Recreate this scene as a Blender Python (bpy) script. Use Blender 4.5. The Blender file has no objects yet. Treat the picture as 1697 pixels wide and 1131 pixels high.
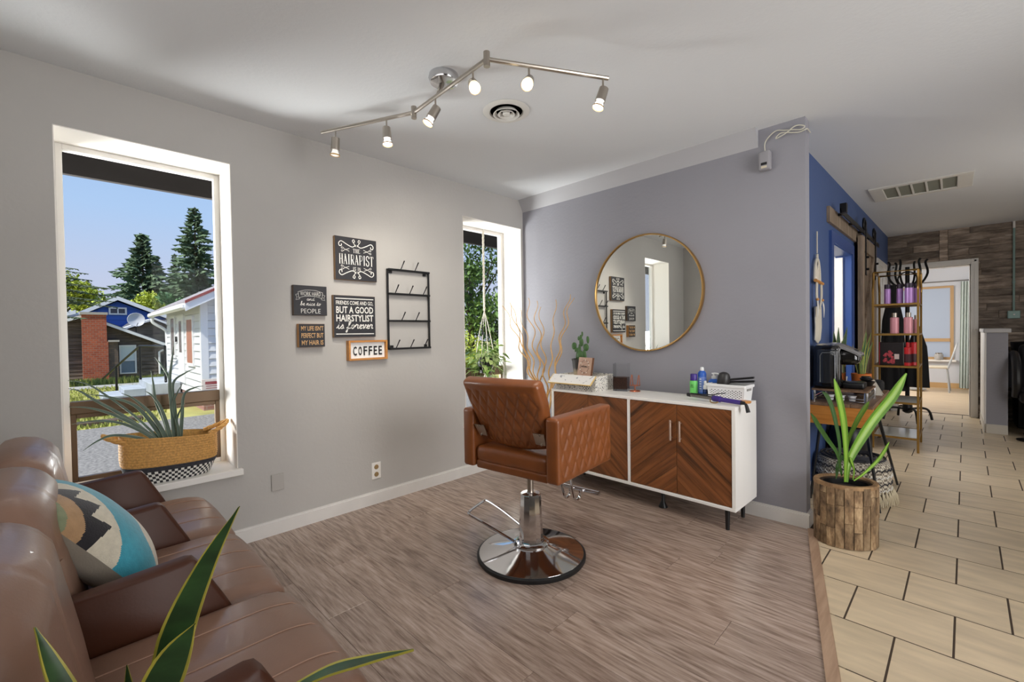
import bpy, math, random
import numpy as np
from mathutils import Vector, Matrix
R = math.radians
sin, cos, pi = math.sin, math.cos, math.pi
rnd = random.Random(7)
C = bpy.context.scene.collection
SC = bpy.context.scene

# ------------------------------------------------------------------ camera, world, light, exposure
def make_camera():
    yaw, pitch, roll = 0.780359775, -0.0170303, -0.0153339
    f = Vector((-sin(yaw) * cos(pitch), cos(yaw) * cos(pitch), sin(pitch)))
    r = Vector((cos(yaw), sin(yaw), 0)); u = r.cross(f)
    r2 = r * cos(roll) + u * sin(roll); u2 = -r * sin(roll) + u * cos(roll)
    cam = bpy.data.cameras.new('camera'); o = bpy.data.objects.new('camera', cam); C.objects.link(o)
    m = Matrix.Identity(4)
    for i in range(3):
        m[i][0] = r2[i]; m[i][1] = u2[i]; m[i][2] = -f[i]
    m[0][3], m[1][3], m[2][3] = 2.89924, -3.09704, 1.18821
    o.matrix_world = m
    cam.sensor_width = 36; cam.sensor_fit = 'HORIZONTAL'; cam.lens = 736.365 / 1697 * 36
    cam.clip_start = 0.03; cam.clip_end = 400
    SC.camera = o
make_camera()
SC.view_settings.view_transform = 'Standard'; SC.view_settings.look = 'None'
SC.view_settings.gamma = 1; SC.view_settings.use_curve_mapping = False
SC.view_settings.exposure = 0.45

def srgb(c, k=1.0):
    out = []
    for v in c[:3]:
        v = v / 255.0
        out.append((v / 12.92 if v <= 0.04045 else ((v + 0.055) / 1.055) ** 2.4) * k)
    return (*out, 1.0)

def make_world():
    w = bpy.data.worlds.new('sky'); SC.world = w; w.use_nodes = True
    nt = w.node_tree; nt.nodes.clear()
    tc = nt.nodes.new('ShaderNodeTexCoord'); sep = nt.nodes.new('ShaderNodeSeparateXYZ')
    ramp = nt.nodes.new('ShaderNodeValToRGB'); bg = nt.nodes.new('ShaderNodeBackground'); out = nt.nodes.new('ShaderNodeOutputWorld')
    e = ramp.color_ramp.elements
    e[0].position = 0.0; e[0].color = srgb((212, 214, 232))
    e[1].position = 0.75; e[1].color = srgb((110, 165, 240))
    a = e.new(0.10); a.color = srgb((205, 213, 240))
    b = e.new(0.22); b.color = srgb((184, 212, 251))
    nt.links.new(tc.outputs['Generated'], sep.inputs[0]); nt.links.new(sep.outputs['Z'], ramp.inputs['Fac'])
    nt.links.new(ramp.outputs['Color'], bg.inputs['Color']); bg.inputs['Strength'].default_value = 0.72
    nt.links.new(bg.outputs[0], out.inputs[0])
make_world()

def light(name, kind, loc, target, energy, color=(1, 1, 1), size=1, size_y=None, **kw):
    d = bpy.data.lights.new(name, kind); o = bpy.data.objects.new(name, d); C.objects.link(o)
    o.location = loc; d.energy = energy; d.color = color
    v = Vector(target) - Vector(loc)
    o.rotation_euler = v.to_track_quat('-Z', 'Y').to_euler()
    if kind == 'AREA':
        d.shape = 'RECTANGLE'; d.size = size; d.size_y = size_y or size
    for k, x in kw.items(): setattr(d, k, x)
    return o
# hazy sun over the yard
light('sun', 'SUN', (2.5, -8.5, 11), (0, 0, 0), 4.4, (1.0, 0.94, 0.84), angle=R(3))
# added fill lamps standing in for unseen shop windows behind the camera
light('room_fill_right', 'AREA', (4.85, -1.0, 1.35), (0, -.3, 1.3), 44, (1.0, 0.99, 0.985), 2.4, 1.8, spread=R(120))
light('room_fill_front', 'AREA', (1.9, -3.55, 1.95), (1.6, 0, 1.2), 10, (1.0, 0.99, 0.98), 2.4, 0.9)
# added lamps outside the two deep side windows, boosting their daylight
light('yard_fill_large_window', 'AREA', (-1.35, -4.3, .55), (0.0, -2.7, 1.5), 175, (1.0, 0.985, 0.965), 1.4, 1.4)
light('yard_fill_narrow_window', 'AREA', (-1.6, -1.55, .6), (0.0, -0.35, 1.4), 105, (1.0, 0.985, 0.965), 0.9, 1.4)
# added fill lamps for the hall and side room; daylight of the far room
light('hall_fill', 'AREA', (4.8, 2.0, 1.3), (2.5, 3.6, .9), 26, (1.0, 0.97, 0.94), 2.4, 1.6)
light('far_room_daylight', 'AREA', (1.2, 7.4, 1.6), (3.2, 6.6, 0.6), 60, (1.0, 0.96, 0.9), 1.4, 1.6)
light('side_room_fill', 'AREA', (1.45, 1.3, 1.9), (1.1, 2.6, 1.0), 16, (1.0, 0.98, 0.95), 0.7, 0.7)

# ------------------------------------------------------------------ materials
MC = {}
def mat(name, col, rough=0.5, metal=0.0, var=0.0, vscale=6.0, bump=0.0, bscale=80.0, spec=0.5, coat=0.0, stretch=None, detail=4, emit=None, rand=0.0, sheen=0.0, bdist=0.002):
    if name in MC: return MC[name]
    m = bpy.data.materials.new(name); m.use_nodes = True; nt = m.node_tree
    p = nt.nodes['Principled BSDF']; N = nt.nodes.new; K = nt.links.new
    base = srgb(col)
    p.inputs['Base Color'].default_value = base
    p.inputs['Roughness'].default_value = rough; p.inputs['Metallic'].default_value = metal
    p.inputs['Specular IOR Level'].default_value = spec; p.inputs['Coat Weight'].default_value = coat
    if sheen: p.inputs['Sheen Weight'].default_value = sheen
    if emit:
        p.inputs['Emission Color'].default_value = srgb(emit[0]); p.inputs['Emission Strength'].default_value = emit[1]
    if var or bump or rand:
        tc = N('ShaderNodeTexCoord'); mp = N('ShaderNodeMapping'); K(tc.outputs['Object'], mp.inputs['Vector'])
        if stretch: mp.inputs['Scale'].default_value = stretch
        vec = mp.outputs[0]
        if rand:
            oi = N('ShaderNodeObjectInfo'); mu = N('ShaderNodeMath'); mu.operation = 'MULTIPLY'; mu.inputs[1].default_value = 37.0
            K(oi.outputs['Random'], mu.inputs[0]); ad = N('ShaderNodeVectorMath'); ad.operation = 'ADD'
            K(vec, ad.inputs[0]); K(mu.outputs[0], ad.inputs[1]); vec = ad.outputs[0]
        colsock = None
        if var:
            no = N('ShaderNodeTexNoise'); no.inputs['Scale'].default_value = vscale; no.inputs['Detail'].default_value = detail
            K(vec, no.inputs['Vector'])
            rp = N('ShaderNodeValToRGB'); e = rp.color_ramp.elements
            e[0].position = 0.32; e[1].position = 0.68
            e[0].color = tuple(max(0, c * (1 - var)) for c in base[:3]) + (1,)
            e[1].color = tuple(min(1, c * (1 + var)) for c in base[:3]) + (1,)
            K(no.outputs['Fac'], rp.inputs['Fac']); colsock = rp.outputs['Color']
        if rand:
            hs = N('ShaderNodeHueSaturation'); mr = N('ShaderNodeMapRange')
            mr.inputs['To Min'].default_value = 1 - rand; mr.inputs['To Max'].default_value = 1 + rand
            K(oi.outputs['Random'], mr.inputs['Value']); K(mr.outputs[0], hs.inputs['Value'])
            if colsock: K(colsock, hs.inputs['Color'])
            else: hs.inputs['Color'].default_value = base
            colsock = hs.outputs['Color']
        if colsock: K(colsock, p.inputs['Base Color'])
        if bump:
            nb = N('ShaderNodeTexNoise'); nb.inputs['Scale'].default_value = bscale; nb.inputs['Detail'].default_value = 3
            K(vec, nb.inputs['Vector'])
            bu = N('ShaderNodeBump'); bu.inputs['Strength'].default_value = bump; bu.inputs['Distance'].default_value = bdist
            K(nb.outputs['Fac'], bu.inputs['Height']); K(bu.outputs[0], p.inputs['Normal'])
    MC[name] = m; return m

def wood(name, dark, light_, stretch, scale=3.0, ring_stretch=None, rough=0.45, rand=0.12, rings=0.0, bump=0.1, mid=None, coat=0.0, bands=6.0, spec=0.5):
    """wood grain drawn along one axis, shifted per piece"""
    if name in MC: return MC[name]
    m = bpy.data.materials.new(name); m.use_nodes = True; nt = m.node_tree
    p = nt.nodes['Principled BSDF']; N = nt.nodes.new; K = nt.links.new
    p.inputs['Roughness'].default_value = rough; p.inputs['Coat Weight'].default_value = coat; p.inputs['Specular IOR Level'].default_value = spec
    tc = N('ShaderNodeTexCoord'); oi = N('ShaderNodeObjectInfo')
    mu = N('ShaderNodeMath'); mu.operation = 'MULTIPLY'; mu.inputs[1].default_value = 53.0
    K(oi.outputs['Random'], mu.inputs[0])
    ad = N('ShaderNodeVectorMath'); ad.operation = 'ADD'; K(tc.outputs['Object'], ad.inputs[0]); K(mu.outputs[0], ad.inputs[1])
    mp = N('ShaderNodeMapping'); mp.inputs['Scale'].default_value = stretch; K(ad.outputs[0], mp.inputs['Vector'])
    n1 = N('ShaderNodeTexNoise'); n1.inputs['Scale'].default_value = scale; n1.inputs['Detail'].default_value = 6; n1.inputs['Roughness'].default_value = 0.65
    n1.inputs['Distortion'].default_value = 0.15; K(mp.outputs[0], n1.inputs['Vector'])
    fac = n1.outputs['Fac']
    if rings:
        n2 = N('ShaderNodeTexNoise'); n2.inputs['Scale'].default_value = scale * 0.22; n2.inputs['Detail'].default_value = 1; K(mp.outputs[0], n2.inputs['Vector'])
        if ring_stretch:
            mp2 = N('ShaderNodeMapping'); mp2.inputs['Scale'].default_value = ring_stretch; K(ad.outputs[0], mp2.inputs['Vector']); K(mp2.outputs[0], n2.inputs['Vector']); n2.inputs['Scale'].default_value = 1.0
        m2 = N('ShaderNodeMath'); m2.operation = 'MULTIPLY'; m2.inputs[1].default_value = bands * 6.283; K(n2.outputs['Fac'], m2.inputs[0])
        m3 = N('ShaderNodeMath'); m3.operation = 'SINE'; K(m2.outputs[0], m3.inputs[0])
        m4 = N('ShaderNodeMath'); m4.operation = 'MULTIPLY_ADD'; m4.inputs[1].default_value = rings; K(m3.outputs[0], m4.inputs[0]); K(fac, m4.inputs[2]); fac = m4.outputs[0]
    rp = N('ShaderNodeValToRGB'); e = rp.color_ramp.elements
    e[0].position = 0.3; e[1].position = 0.7; e[0].color = srgb(dark); e[1].color = srgb(light_)
    if mid: x = e.new(0.5); x.color = srgb(mid)
    K(fac, rp.inputs['Fac'])
    hs = N('ShaderNodeHueSaturation'); mr = N('ShaderNodeMapRange'); mr.inputs['To Min'].default_value = 1 - rand; mr.inputs['To Max'].default_value = 1 + rand
    K(oi.outputs['Random'], mr.inputs['Value']); K(mr.outputs[0], hs.inputs['Value']); K(rp.outputs['Color'], hs.inputs['Color'])
    K(hs.outputs['Color'], p.inputs['Base Color'])
    bu = N('ShaderNodeBump'); bu.inputs['Strength'].default_value = bump; bu.inputs['Distance'].default_value = 0.001
    K(fac, bu.inputs['Height']); K(bu.outputs[0], p.inputs['Normal'])
    MC[name] = m; return m

def glass(name, tint=(255, 255, 255), gloss=0.05, rough=0.0, ior=1.33):
    if name in MC: return MC[name]
    m = bpy.data.materials.new(name); m.use_nodes = True; nt = m.node_tree; nt.nodes.clear(); N = nt.nodes.new; K = nt.links.new
    t = N('ShaderNodeBsdfTransparent'); t.inputs[0].default_value = srgb(tint); g = N('ShaderNodeBsdfGlossy'); g.inputs['Roughness'].default_value = rough
    lw = N('ShaderNodeFresnel'); lw.inputs['IOR'].default_value = ior
    mx = N('ShaderNodeMixShader'); out = N('ShaderNodeOutputMaterial')
    if gloss: K(lw.outputs[0], mx.inputs[0])
    else: mx.inputs[0].default_value = 0
    K(t.outputs[0], mx.inputs[1]); K(g.outputs[0], mx.inputs[2]); K(mx.outputs[0], out.inputs[0])
    MC[name] = m; return m

def checker_mat(name, c1, c2, scale, stretch=(1, 1, 1), rough=0.7, noise=False, thr=0.5, uv=False):
    if name in MC: return MC[name]
    m = bpy.data.materials.new(name); m.use_nodes = True; nt = m.node_tree; p = nt.nodes['Principled BSDF']; N = nt.nodes.new; K = nt.links.new
    p.inputs['Roughness'].default_value = rough
    tc = N('ShaderNodeTexCoord'); mp = N('ShaderNodeMapping'); mp.inputs['Scale'].default_value = stretch
    K(tc.outputs['UV' if uv else 'Object'], mp.inputs['Vector'])
    if noise:
        t = N('ShaderNodeTexNoise'); t.inputs['Scale'].default_value = scale; t.inputs['Detail'].default_value = 5
        rp = N('ShaderNodeValToRGB'); e = rp.color_ramp.elements; e[0].position = thr - .03; e[1].position = thr + .03
        e[0].color = srgb(c1); e[1].color = srgb(c2); K(mp.outputs[0], t.inputs['Vector']); K(t.outputs['Fac'], rp.inputs[0]); K(rp.outputs[0], p.inputs['Base Color'])
    else:
        t = N('ShaderNodeTexChecker'); t.inputs['Scale'].default_value = scale; t.inputs['Color1'].default_value = srgb(c1); t.inputs['Color2'].default_value = srgb(c2)
        K(mp.outputs[0], t.inputs['Vector']); K(t.outputs['Color'], p.inputs['Base Color'])
    MC[name] = m; return m

# ------------------------------------------------------------------ geometry gatherer
def frame_of(t):
    t = t.normalized(); a = Vector((0, 0, 1)) if abs(t.z) < 0.9 else Vector((1, 0, 0))
    x = t.cross(a).normalized(); return x, t.cross(x).normalized()

class G:
    def __init__(s): s.v = []; s.f = []; s.mi = []; s.uv = None
    def add(s, vs, fs, mi=0):
        n = len(s.v); s.v += [tuple(v) for v in vs]; s.f += [tuple(i + n for i in f) for f in fs]; s.mi += [mi] * len(fs); return s
    def box(s, x0, x1, y0, y1, z0, z1, b=0.0, mi=0, M=None):
        if x1 < x0: x0, x1 = x1, x0
        if y1 < y0: y0, y1 = y1, y0
        if z1 < z0: z0, z1 = z1, z0
        if b <= 0:
            vs = [(x, y, z) for z in (z0, z1) for y in (y0, y1) for x in (x0, x1)]
            fs = [(0, 2, 3, 1), (4, 5, 7, 6), (0, 1, 5, 4), (2, 6, 7, 3), (0, 4, 6, 2), (1, 3, 7, 5)]
        else:
            c = ((x0 + x1) / 2, (y0 + y1) / 2, (z0 + z1) / 2); h = ((x1 - x0) / 2, (y1 - y0) / 2, (z1 - z0) / 2)
            b = min(b, min(h) * 0.95); vs = []; idx = {}
            for sx in (-1, 1):
                for sy in (-1, 1):
                    for sz in (-1, 1):
                        for a in range(3):
                            q = [h[0] - b, h[1] - b, h[2] - b]; q[a] = h[a]
                            idx[(sx, sy, sz, a)] = len(vs)
                            vs.append((c[0] + sx * q[0], c[1] + sy * q[1], c[2] + sz * q[2]))
            fs = []
            for a in range(3):
                o1, o2 = [i for i in range(3) if i != a]
                for sg in (-1, 1):
                    q = []
                    for p1, p2 in ((-1, -1), (1, -1), (1, 1), (-1, 1)):
                        k = [0, 0, 0]; k[a] = sg; k[o1] = p1; k[o2] = p2; q.append(idx[(*k, a)])
                    fs.append(tuple(q))
            for a in range(3):
                o1, o2 = [i for i in range(3) if i != a]
                for p1 in (-1, 1):
                    for p2 in (-1, 1):
                        k0 = [0, 0, 0]; k0[a] = -1; k0[o1] = p1; k0[o2] = p2; k1 = list(k0); k1[a] = 1
                        fs.append((idx[(*k0, o1)], idx[(*k1, o1)], idx[(*k1, o2)], idx[(*k0, o2)]))
            for sx in (-1, 1):
                for sy in (-1, 1):
                    for sz in (-1, 1): fs.append(tuple(idx[(sx, sy, sz, a)] for a in range(3)))
        if M is not None: vs = [M @ Vector(v) for v in vs]
        return s.add(vs, fs, mi)
    def tube(s, pts, r, n=8, mi=0, cap=True, closed=False, flat=1.0):
        pts = [Vector(p) for p in pts]; k = len(pts); rr = r if isinstance(r, (list, tuple)) else [r] * k
        vs = []; px = None
        for i, p in enumerate(pts):
            if closed: t = pts[(i + 1) % k] - pts[i - 1]
            else: t = pts[min(i + 1, k - 1)] - pts[max(i - 1, 0)]
            if t.length < 1e-9: t = Vector((0, 0, 1))
            t.normalize()
            if px is None: x, y = frame_of(t)
            else:
                x = px - t * px.dot(t)
                x = x.normalized() if x.length > 1e-6 else frame_of(t)[0]
                y = t.cross(x)
            px = x
            for j in range(n):
                a = 2 * pi * j / n; vs.append(p + x * (rr[i] * cos(a)) + y * (rr[i] * flat * sin(a)))
        fs = []
        for i in range(k if closed else k - 1):
            for j in range(n):
                i2 = (i + 1) % k; fs.append((i * n + j, i * n + (j + 1) % n, i2 * n + (j + 1) % n, i2 * n + j))
        if cap and not closed: fs += [tuple(range(n - 1, -1, -1)), tuple((k - 1) * n + j for j in range(n))]
        return s.add(vs, fs, mi)
    def cyl(s, p0, p1, r, n=16, mi=0): return s.tube([p0, p1], r, n, mi)
    def lathe(s, prof, c=(0, 0, 0), n=24, sx=1, sy=1, mi=0, cap=True, M=None):
        vs = []
        for r, z in prof:
            for j in range(n):
                a = 2 * pi * j / n; v = Vector((r * cos(a) * sx, r * sin(a) * sy, z))
                if M is not None: v = M @ v
                vs.append(v + Vector(c))
        fs = []
        for i in range(len(prof) - 1):
            for j in range(n): fs.append((i * n + j, i * n + (j + 1) % n, (i + 1) * n + (j + 1) % n, (i + 1) * n + j))
        if cap:
            if prof[0][0] > 1e-5: fs.append(tuple(range(n - 1, -1, -1)))
            if prof[-1][0] > 1e-5: fs.append(tuple((len(prof) - 1) * n + j for j in range(n)))
        return s.add(vs, fs, mi)
    def prism(s, poly, z0, z1, ins=0.0, mi=0, M=None):
        """closed prism over a convex polygon, top edge eased by ins"""
        n = len(poly); c = (sum(p[0] for p in poly) / n, sum(p[1] for p in poly) / n)
        def inset(p):
            dx, dy = p[0] - c[0], p[1] - c[1]; d = math.hypot(dx, dy) or 1; k = max(0, 1 - ins * 1.4 / d); return (c[0] + dx * k, c[1] + dy * k)
        rings = [[(p[0], p[1], z0) for p in poly]]
        if ins > 0:
            rings.append([(p[0], p[1], z1 - ins) for p in poly]); rings.append([(*inset(p), z1) for p in poly])
        else: rings.append([(p[0], p[1], z1) for p in poly])
        vs = [v for r in rings for v in r]; fs = [tuple(range(n - 1, -1, -1))]
        for i in range(len(rings) - 1):
            for j in range(n): fs.append((i * n + j, i * n + (j + 1) % n, (i + 1) * n + (j + 1) % n, (i + 1) * n + j))
        fs.append(tuple((len(rings) - 1) * n + j for j in range(n)))
        if M is not None: vs = [M @ Vector(v) for v in vs]
        return s.add(vs, fs, mi)
    def grid(s, fn, nu, nv, cu=False, cv=False, mi=0):
        vs = [fn(i / (nu if cu else nu - 1), j / (nv if cv else nv - 1)) for i in range(nu) for j in range(nv)]
        fs = []
        for i in range(nu if cu else nu - 1):
            for j in range(nv if cv else nv - 1):
                a, b = (i + 1) % nu, (j + 1) % nv; fs.append((i * nv + j, a * nv + j, a * nv + b, i * nv + b))
        return s.add(vs, fs, mi)
    def rbox(s, c, h, r, seg=(6, 6, 6), fn=None, mi=0, M=None, k=3):
        """rounded box, each face a grid that fn(v, q) may push about"""
        def axis(hh, n):
            rr = min(r, hh * 0.98); e = [-hh + rr * (1 - cos(pi / 2 * i / k)) for i in range(k)]
            mid = [-(hh - rr) + 2 * (hh - rr) * i / n for i in range(n + 1)]
            return e + mid + [-x for x in reversed(e)]
        ax = [axis(h[i], seg[i]) for i in range(3)]; vid = {}; vs = []; fs = []
        def vert(p):
            key = tuple(round(x, 6) for x in p)
            if key not in vid:
                q = [max(-(h[i] - min(r, h[i] * .98)), min(h[i] - min(r, h[i] * .98), p[i])) for i in range(3)]
                d = Vector([p[i] - q[i] for i in range(3)]); rr = min(r, min(h) * .98)
                v = Vector(q) + (d.normalized() * rr if d.length > 1e-9 else d)
                vid[key] = len(vs); n = d.normalized()
                if fn: v = Vector(fn(v, n))
                if M is not None: v = M @ v
                vs.append(v + Vector(c))
            return vid[key]
        for a in range(3):
            o1, o2 = [(1, 2), (2, 0), (0, 1)][a]
            for sg in (-1, 1):
                for i in range(len(ax[o1]) - 1):
                    for j in range(len(ax[o2]) - 1):
                        q = []
                        for di, dj in ((0, 0), (1, 0), (1, 1), (0, 1)):
                            p = [0, 0, 0]; p[a] = sg * h[a]; p[o1] = ax[o1][i + di]; p[o2] = ax[o2][j + dj]; q.append(vert(p))
                        if len(set(q)) >= 3:
                            q = list(dict.fromkeys(q)); fs.append(tuple(q if sg > 0 else q[::-1]))
        return s.add(vs, fs, mi)
    def leaf(s, pts, wid, up=(0, 0, 1), fold=0.15, margin=0.0, mi=0, mj=1, thick=0.0012, twist=0.0):
        """blade along pts; margin is the share of the half width given to the edge stripe"""
        pts = [Vector(p) for p in pts]; n = len(pts); up = Vector(up); cols = [-1, -(1 - margin), 0, (1 - margin), 1] if margin else [-1, 0, 1]
        k = len(cols); top = []; bot = []
        for i, p in enumerate(pts):
            t = (pts[min(i + 1, n - 1)] - pts[max(i - 1, 0)]).normalized()
            sd = t.cross(up); sd = sd.normalized() if sd.length > 1e-4 else frame_of(t)[0]
            nn = sd.cross(t).normalized()
            if twist:
                a = twist * i / (n - 1); sd, nn = sd * cos(a) + nn * sin(a), nn * cos(a) - sd * sin(a)
            for c in cols:
                w = wid[i]; v = p + sd * (c * w) + nn * (abs(c) * w * fold); top.append(v + nn * thick); bot.append(v - nn * thick)
        fs = []; ms = []; N = n * k
        for i in range(n - 1):
            for j in range(k - 1):
                m = mj if (margin and j in (0, k - 2)) else mi; a = i * k + j
                fs.append((a, a + 1, a + k + 1, a + k)); ms.append(m); fs.append((N + a, N + a + k, N + a + k + 1, N + a + 1)); ms.append(m)
            a = i * k; fs.append((a, a + k, N + a + k, N + a)); ms.append(mj if margin else mi)
            a = i * k + k - 1; fs.append((a, N + a, N + a + k, a + k)); ms.append(mj if margin else mi)
        b = len(s.v); s.v += [tuple(v) for v in top + bot]; s.f += [tuple(i + b for i in f) for f in fs]; s.mi += ms; return s

ROOT = {}
def emat(loc, rz=0.0): return Matrix.Translation(Vector(loc)) @ Matrix.Rotation(rz, 4, 'Z')
def thing(name, label, cat, loc=(0, 0, 0), rz=0.0, group=None):
    o = bpy.data.objects.new(name, None); C.objects.link(o); o.empty_display_size = 0.05
    o.location = loc; o.rotation_euler = (0, 0, rz); o['label'] = label; o['category'] = cat
    if group: o['group'] = group
    ROOT[o.name] = emat(loc, rz); return o
def tag(o, label, cat, group=None):
    o['label'] = label; o['category'] = cat
    if group: o['group'] = group
    return o
def root_of(o):
    while o.parent: o = o.parent
    return o
def build(name, g, m, parent=None, world=True, smooth=35, origin=None, label=None, kind=None, weld=False):
    """link the gathered geometry as one mesh; world=True means its points are world points"""
    vs = g.v
    if parent is not None and world:
        inv = ROOT.get(root_of(parent).name)
        if inv is not None:
            inv = inv.inverted(); vs = [tuple(inv @ Vector(v)) for v in vs]
    if origin is not None: vs = [tuple(Vector(v) - Vector(origin)) for v in vs]
    me = bpy.data.meshes.new(name); me.from_pydata(vs, [], g.f)
    ms = m if isinstance(m, (list, tuple)) else [m]
    for x in ms: me.materials.append(x)
    if len(ms) > 1: me.polygons.foreach_set('material_index', g.mi)
    me.validate(); me.update()
    if smooth is not None:
        me.polygons.foreach_set('use_smooth', [True] * len(me.polygons)); me.set_sharp_from_angle(angle=R(smooth))
    o = bpy.data.objects.new(name, me); C.objects.link(o)
    if parent is not None: o.parent = parent
    if origin is not None and parent is None: o.location = origin; ROOT[o.name] = Matrix.Translation(Vector(origin))
    if label: o['label'] = label
    if kind: o['kind'] = kind
    return o
def struct(name, g, m, parent=None, smooth=None, label=None):
    o = build(name, g, m, parent, smooth=smooth)
    if parent is None: o['kind'] = 'structure'
    if label: o['label'] = label
    return o
def put(o, parent):
    o.parent = parent; return o
def crm(pts, n=6):
    """smooth curve through the points"""
    P = [Vector(p) for p in pts]; out = []
    for i in range(len(P) - 1):
        p0 = P[i - 1] if i else P[0] * 2 - P[1]; p1, p2 = P[i], P[i + 1]; p3 = P[i + 2] if i + 2 < len(P) else P[-1] * 2 - P[-2]
        for k in range(n):
            t = k / n; out.append(0.5 * ((2 * p1) + (p2 - p0) * t + (2 * p0 - 5 * p1 + 4 * p2 - p3) * t * t + (3 * p1 - p0 - 3 * p2 + p3) * t ** 3))
    out.append(P[-1]); return out
def clip(poly, a, b, c):
    """keep the side a*x + b*y <= c"""
    out = []
    for i in range(len(poly)):
        p, q = poly[i], poly[(i + 1) % len(poly)]; dp, dq = a * p[0] + b * p[1] - c, a * q[0] + b * q[1] - c
        if dp <= 0: out.append(p)
        if (dp < 0 < dq) or (dq < 0 < dp):
            t = dp / (dp - dq); out.append((p[0] + (q[0] - p[0]) * t, p[1] + (q[1] - p[1]) * t))
    return out
def area(poly): return abs(sum(poly[i][0] * poly[(i + 1) % len(poly)][1] - poly[(i + 1) % len(poly)][0] * poly[i][1] for i in range(len(poly)))) / 2 if len(poly) > 2 else 0

# ------------------------------------------------------------------ lettering
def text_geo(body, w, h, bold=0.0, depth=0.001, weight=None):
    """block lettering fitted to a w x h rectangle centred on the origin, in the xy plane"""
    cu = bpy.data.curves.new('lettering', 'FONT'); cu.body = body; cu.align_x = 'CENTER'; cu.offset = bold; cu.resolution_u = 2
    o = bpy.data.objects.new('lettering', cu); C.objects.link(o); bpy.context.view_layer.update()
    me = bpy.data.meshes.new_from_object(o.evaluated_get(bpy.context.evaluated_depsgraph_get()))
    vs = [v.co.copy() for v in me.vertices]; fs = [tuple(p.vertices) for p in me.polygons]
    bpy.data.objects.remove(o); bpy.data.curves.remove(cu); bpy.data.meshes.remove(me)
    x0, x1 = min(v.x for v in vs), max(v.x for v in vs); y0, y1 = min(v.y for v in vs), max(v.y for v in vs)
    return [((v.x - (x0 + x1) / 2) * w / (x1 - x0), (v.y - (y0 + y1) / 2) * h / (y1 - y0), depth) for v in vs], fs
def ribbon(pts, w, depth=0.001):
    pts = [Vector((p[0], p[1], 0)) for p in pts]; vs = []; n = len(pts)
    for i, p in enumerate(pts):
        t = pts[min(i + 1, n - 1)] - pts[max(i - 1, 0)]
        if t.length < 1e-9: t = Vector((1, 0, 0))
        t.normalize(); s = Vector((-t.y, t.x, 0)); ww = w[i] if isinstance(w, list) else w
        vs += [(p.x + s.x * ww / 2, p.y + s.y * ww / 2, depth), (p.x - s.x * ww / 2, p.y - s.y * ww / 2, depth)]
    return vs, [(2 * i, 2 * i + 1, 2 * i + 3, 2 * i + 2) for i in range(n - 1)]
class Flat:
    """flat marks gathered in a plane: origin o, right r, up u, facing n"""
    def __init__(s, o, r, u): s.o = Vector(o); s.r = Vector(r); s.u = Vector(u); s.n = s.r.cross(s.u); s.g = G()
    def put(s, vf, dx=0, dy=0):
        vs, fs = vf; s.g.add([s.o + s.r * (v[0] + dx) + s.u * (v[1] + dy) + s.n * v[2] for v in vs], fs)
    def text(s, body, w, h, dx=0, dy=0, bold=0.0): s.put(text_geo(body, w, h, bold), dx, dy)
    def line(s, pts, w, dx=0, dy=0, n=5): s.put(ribbon(crm([(p[0], p[1], 0) for p in pts], n) if n else pts, w), dx, dy)
    def bar(s, x0, x1, y0, y1): s.put(([(x0, y0, .001), (x1, y0, .001), (x1, y1, .001), (x0, y1, .001)], [(0, 1, 2, 3)]))
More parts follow.
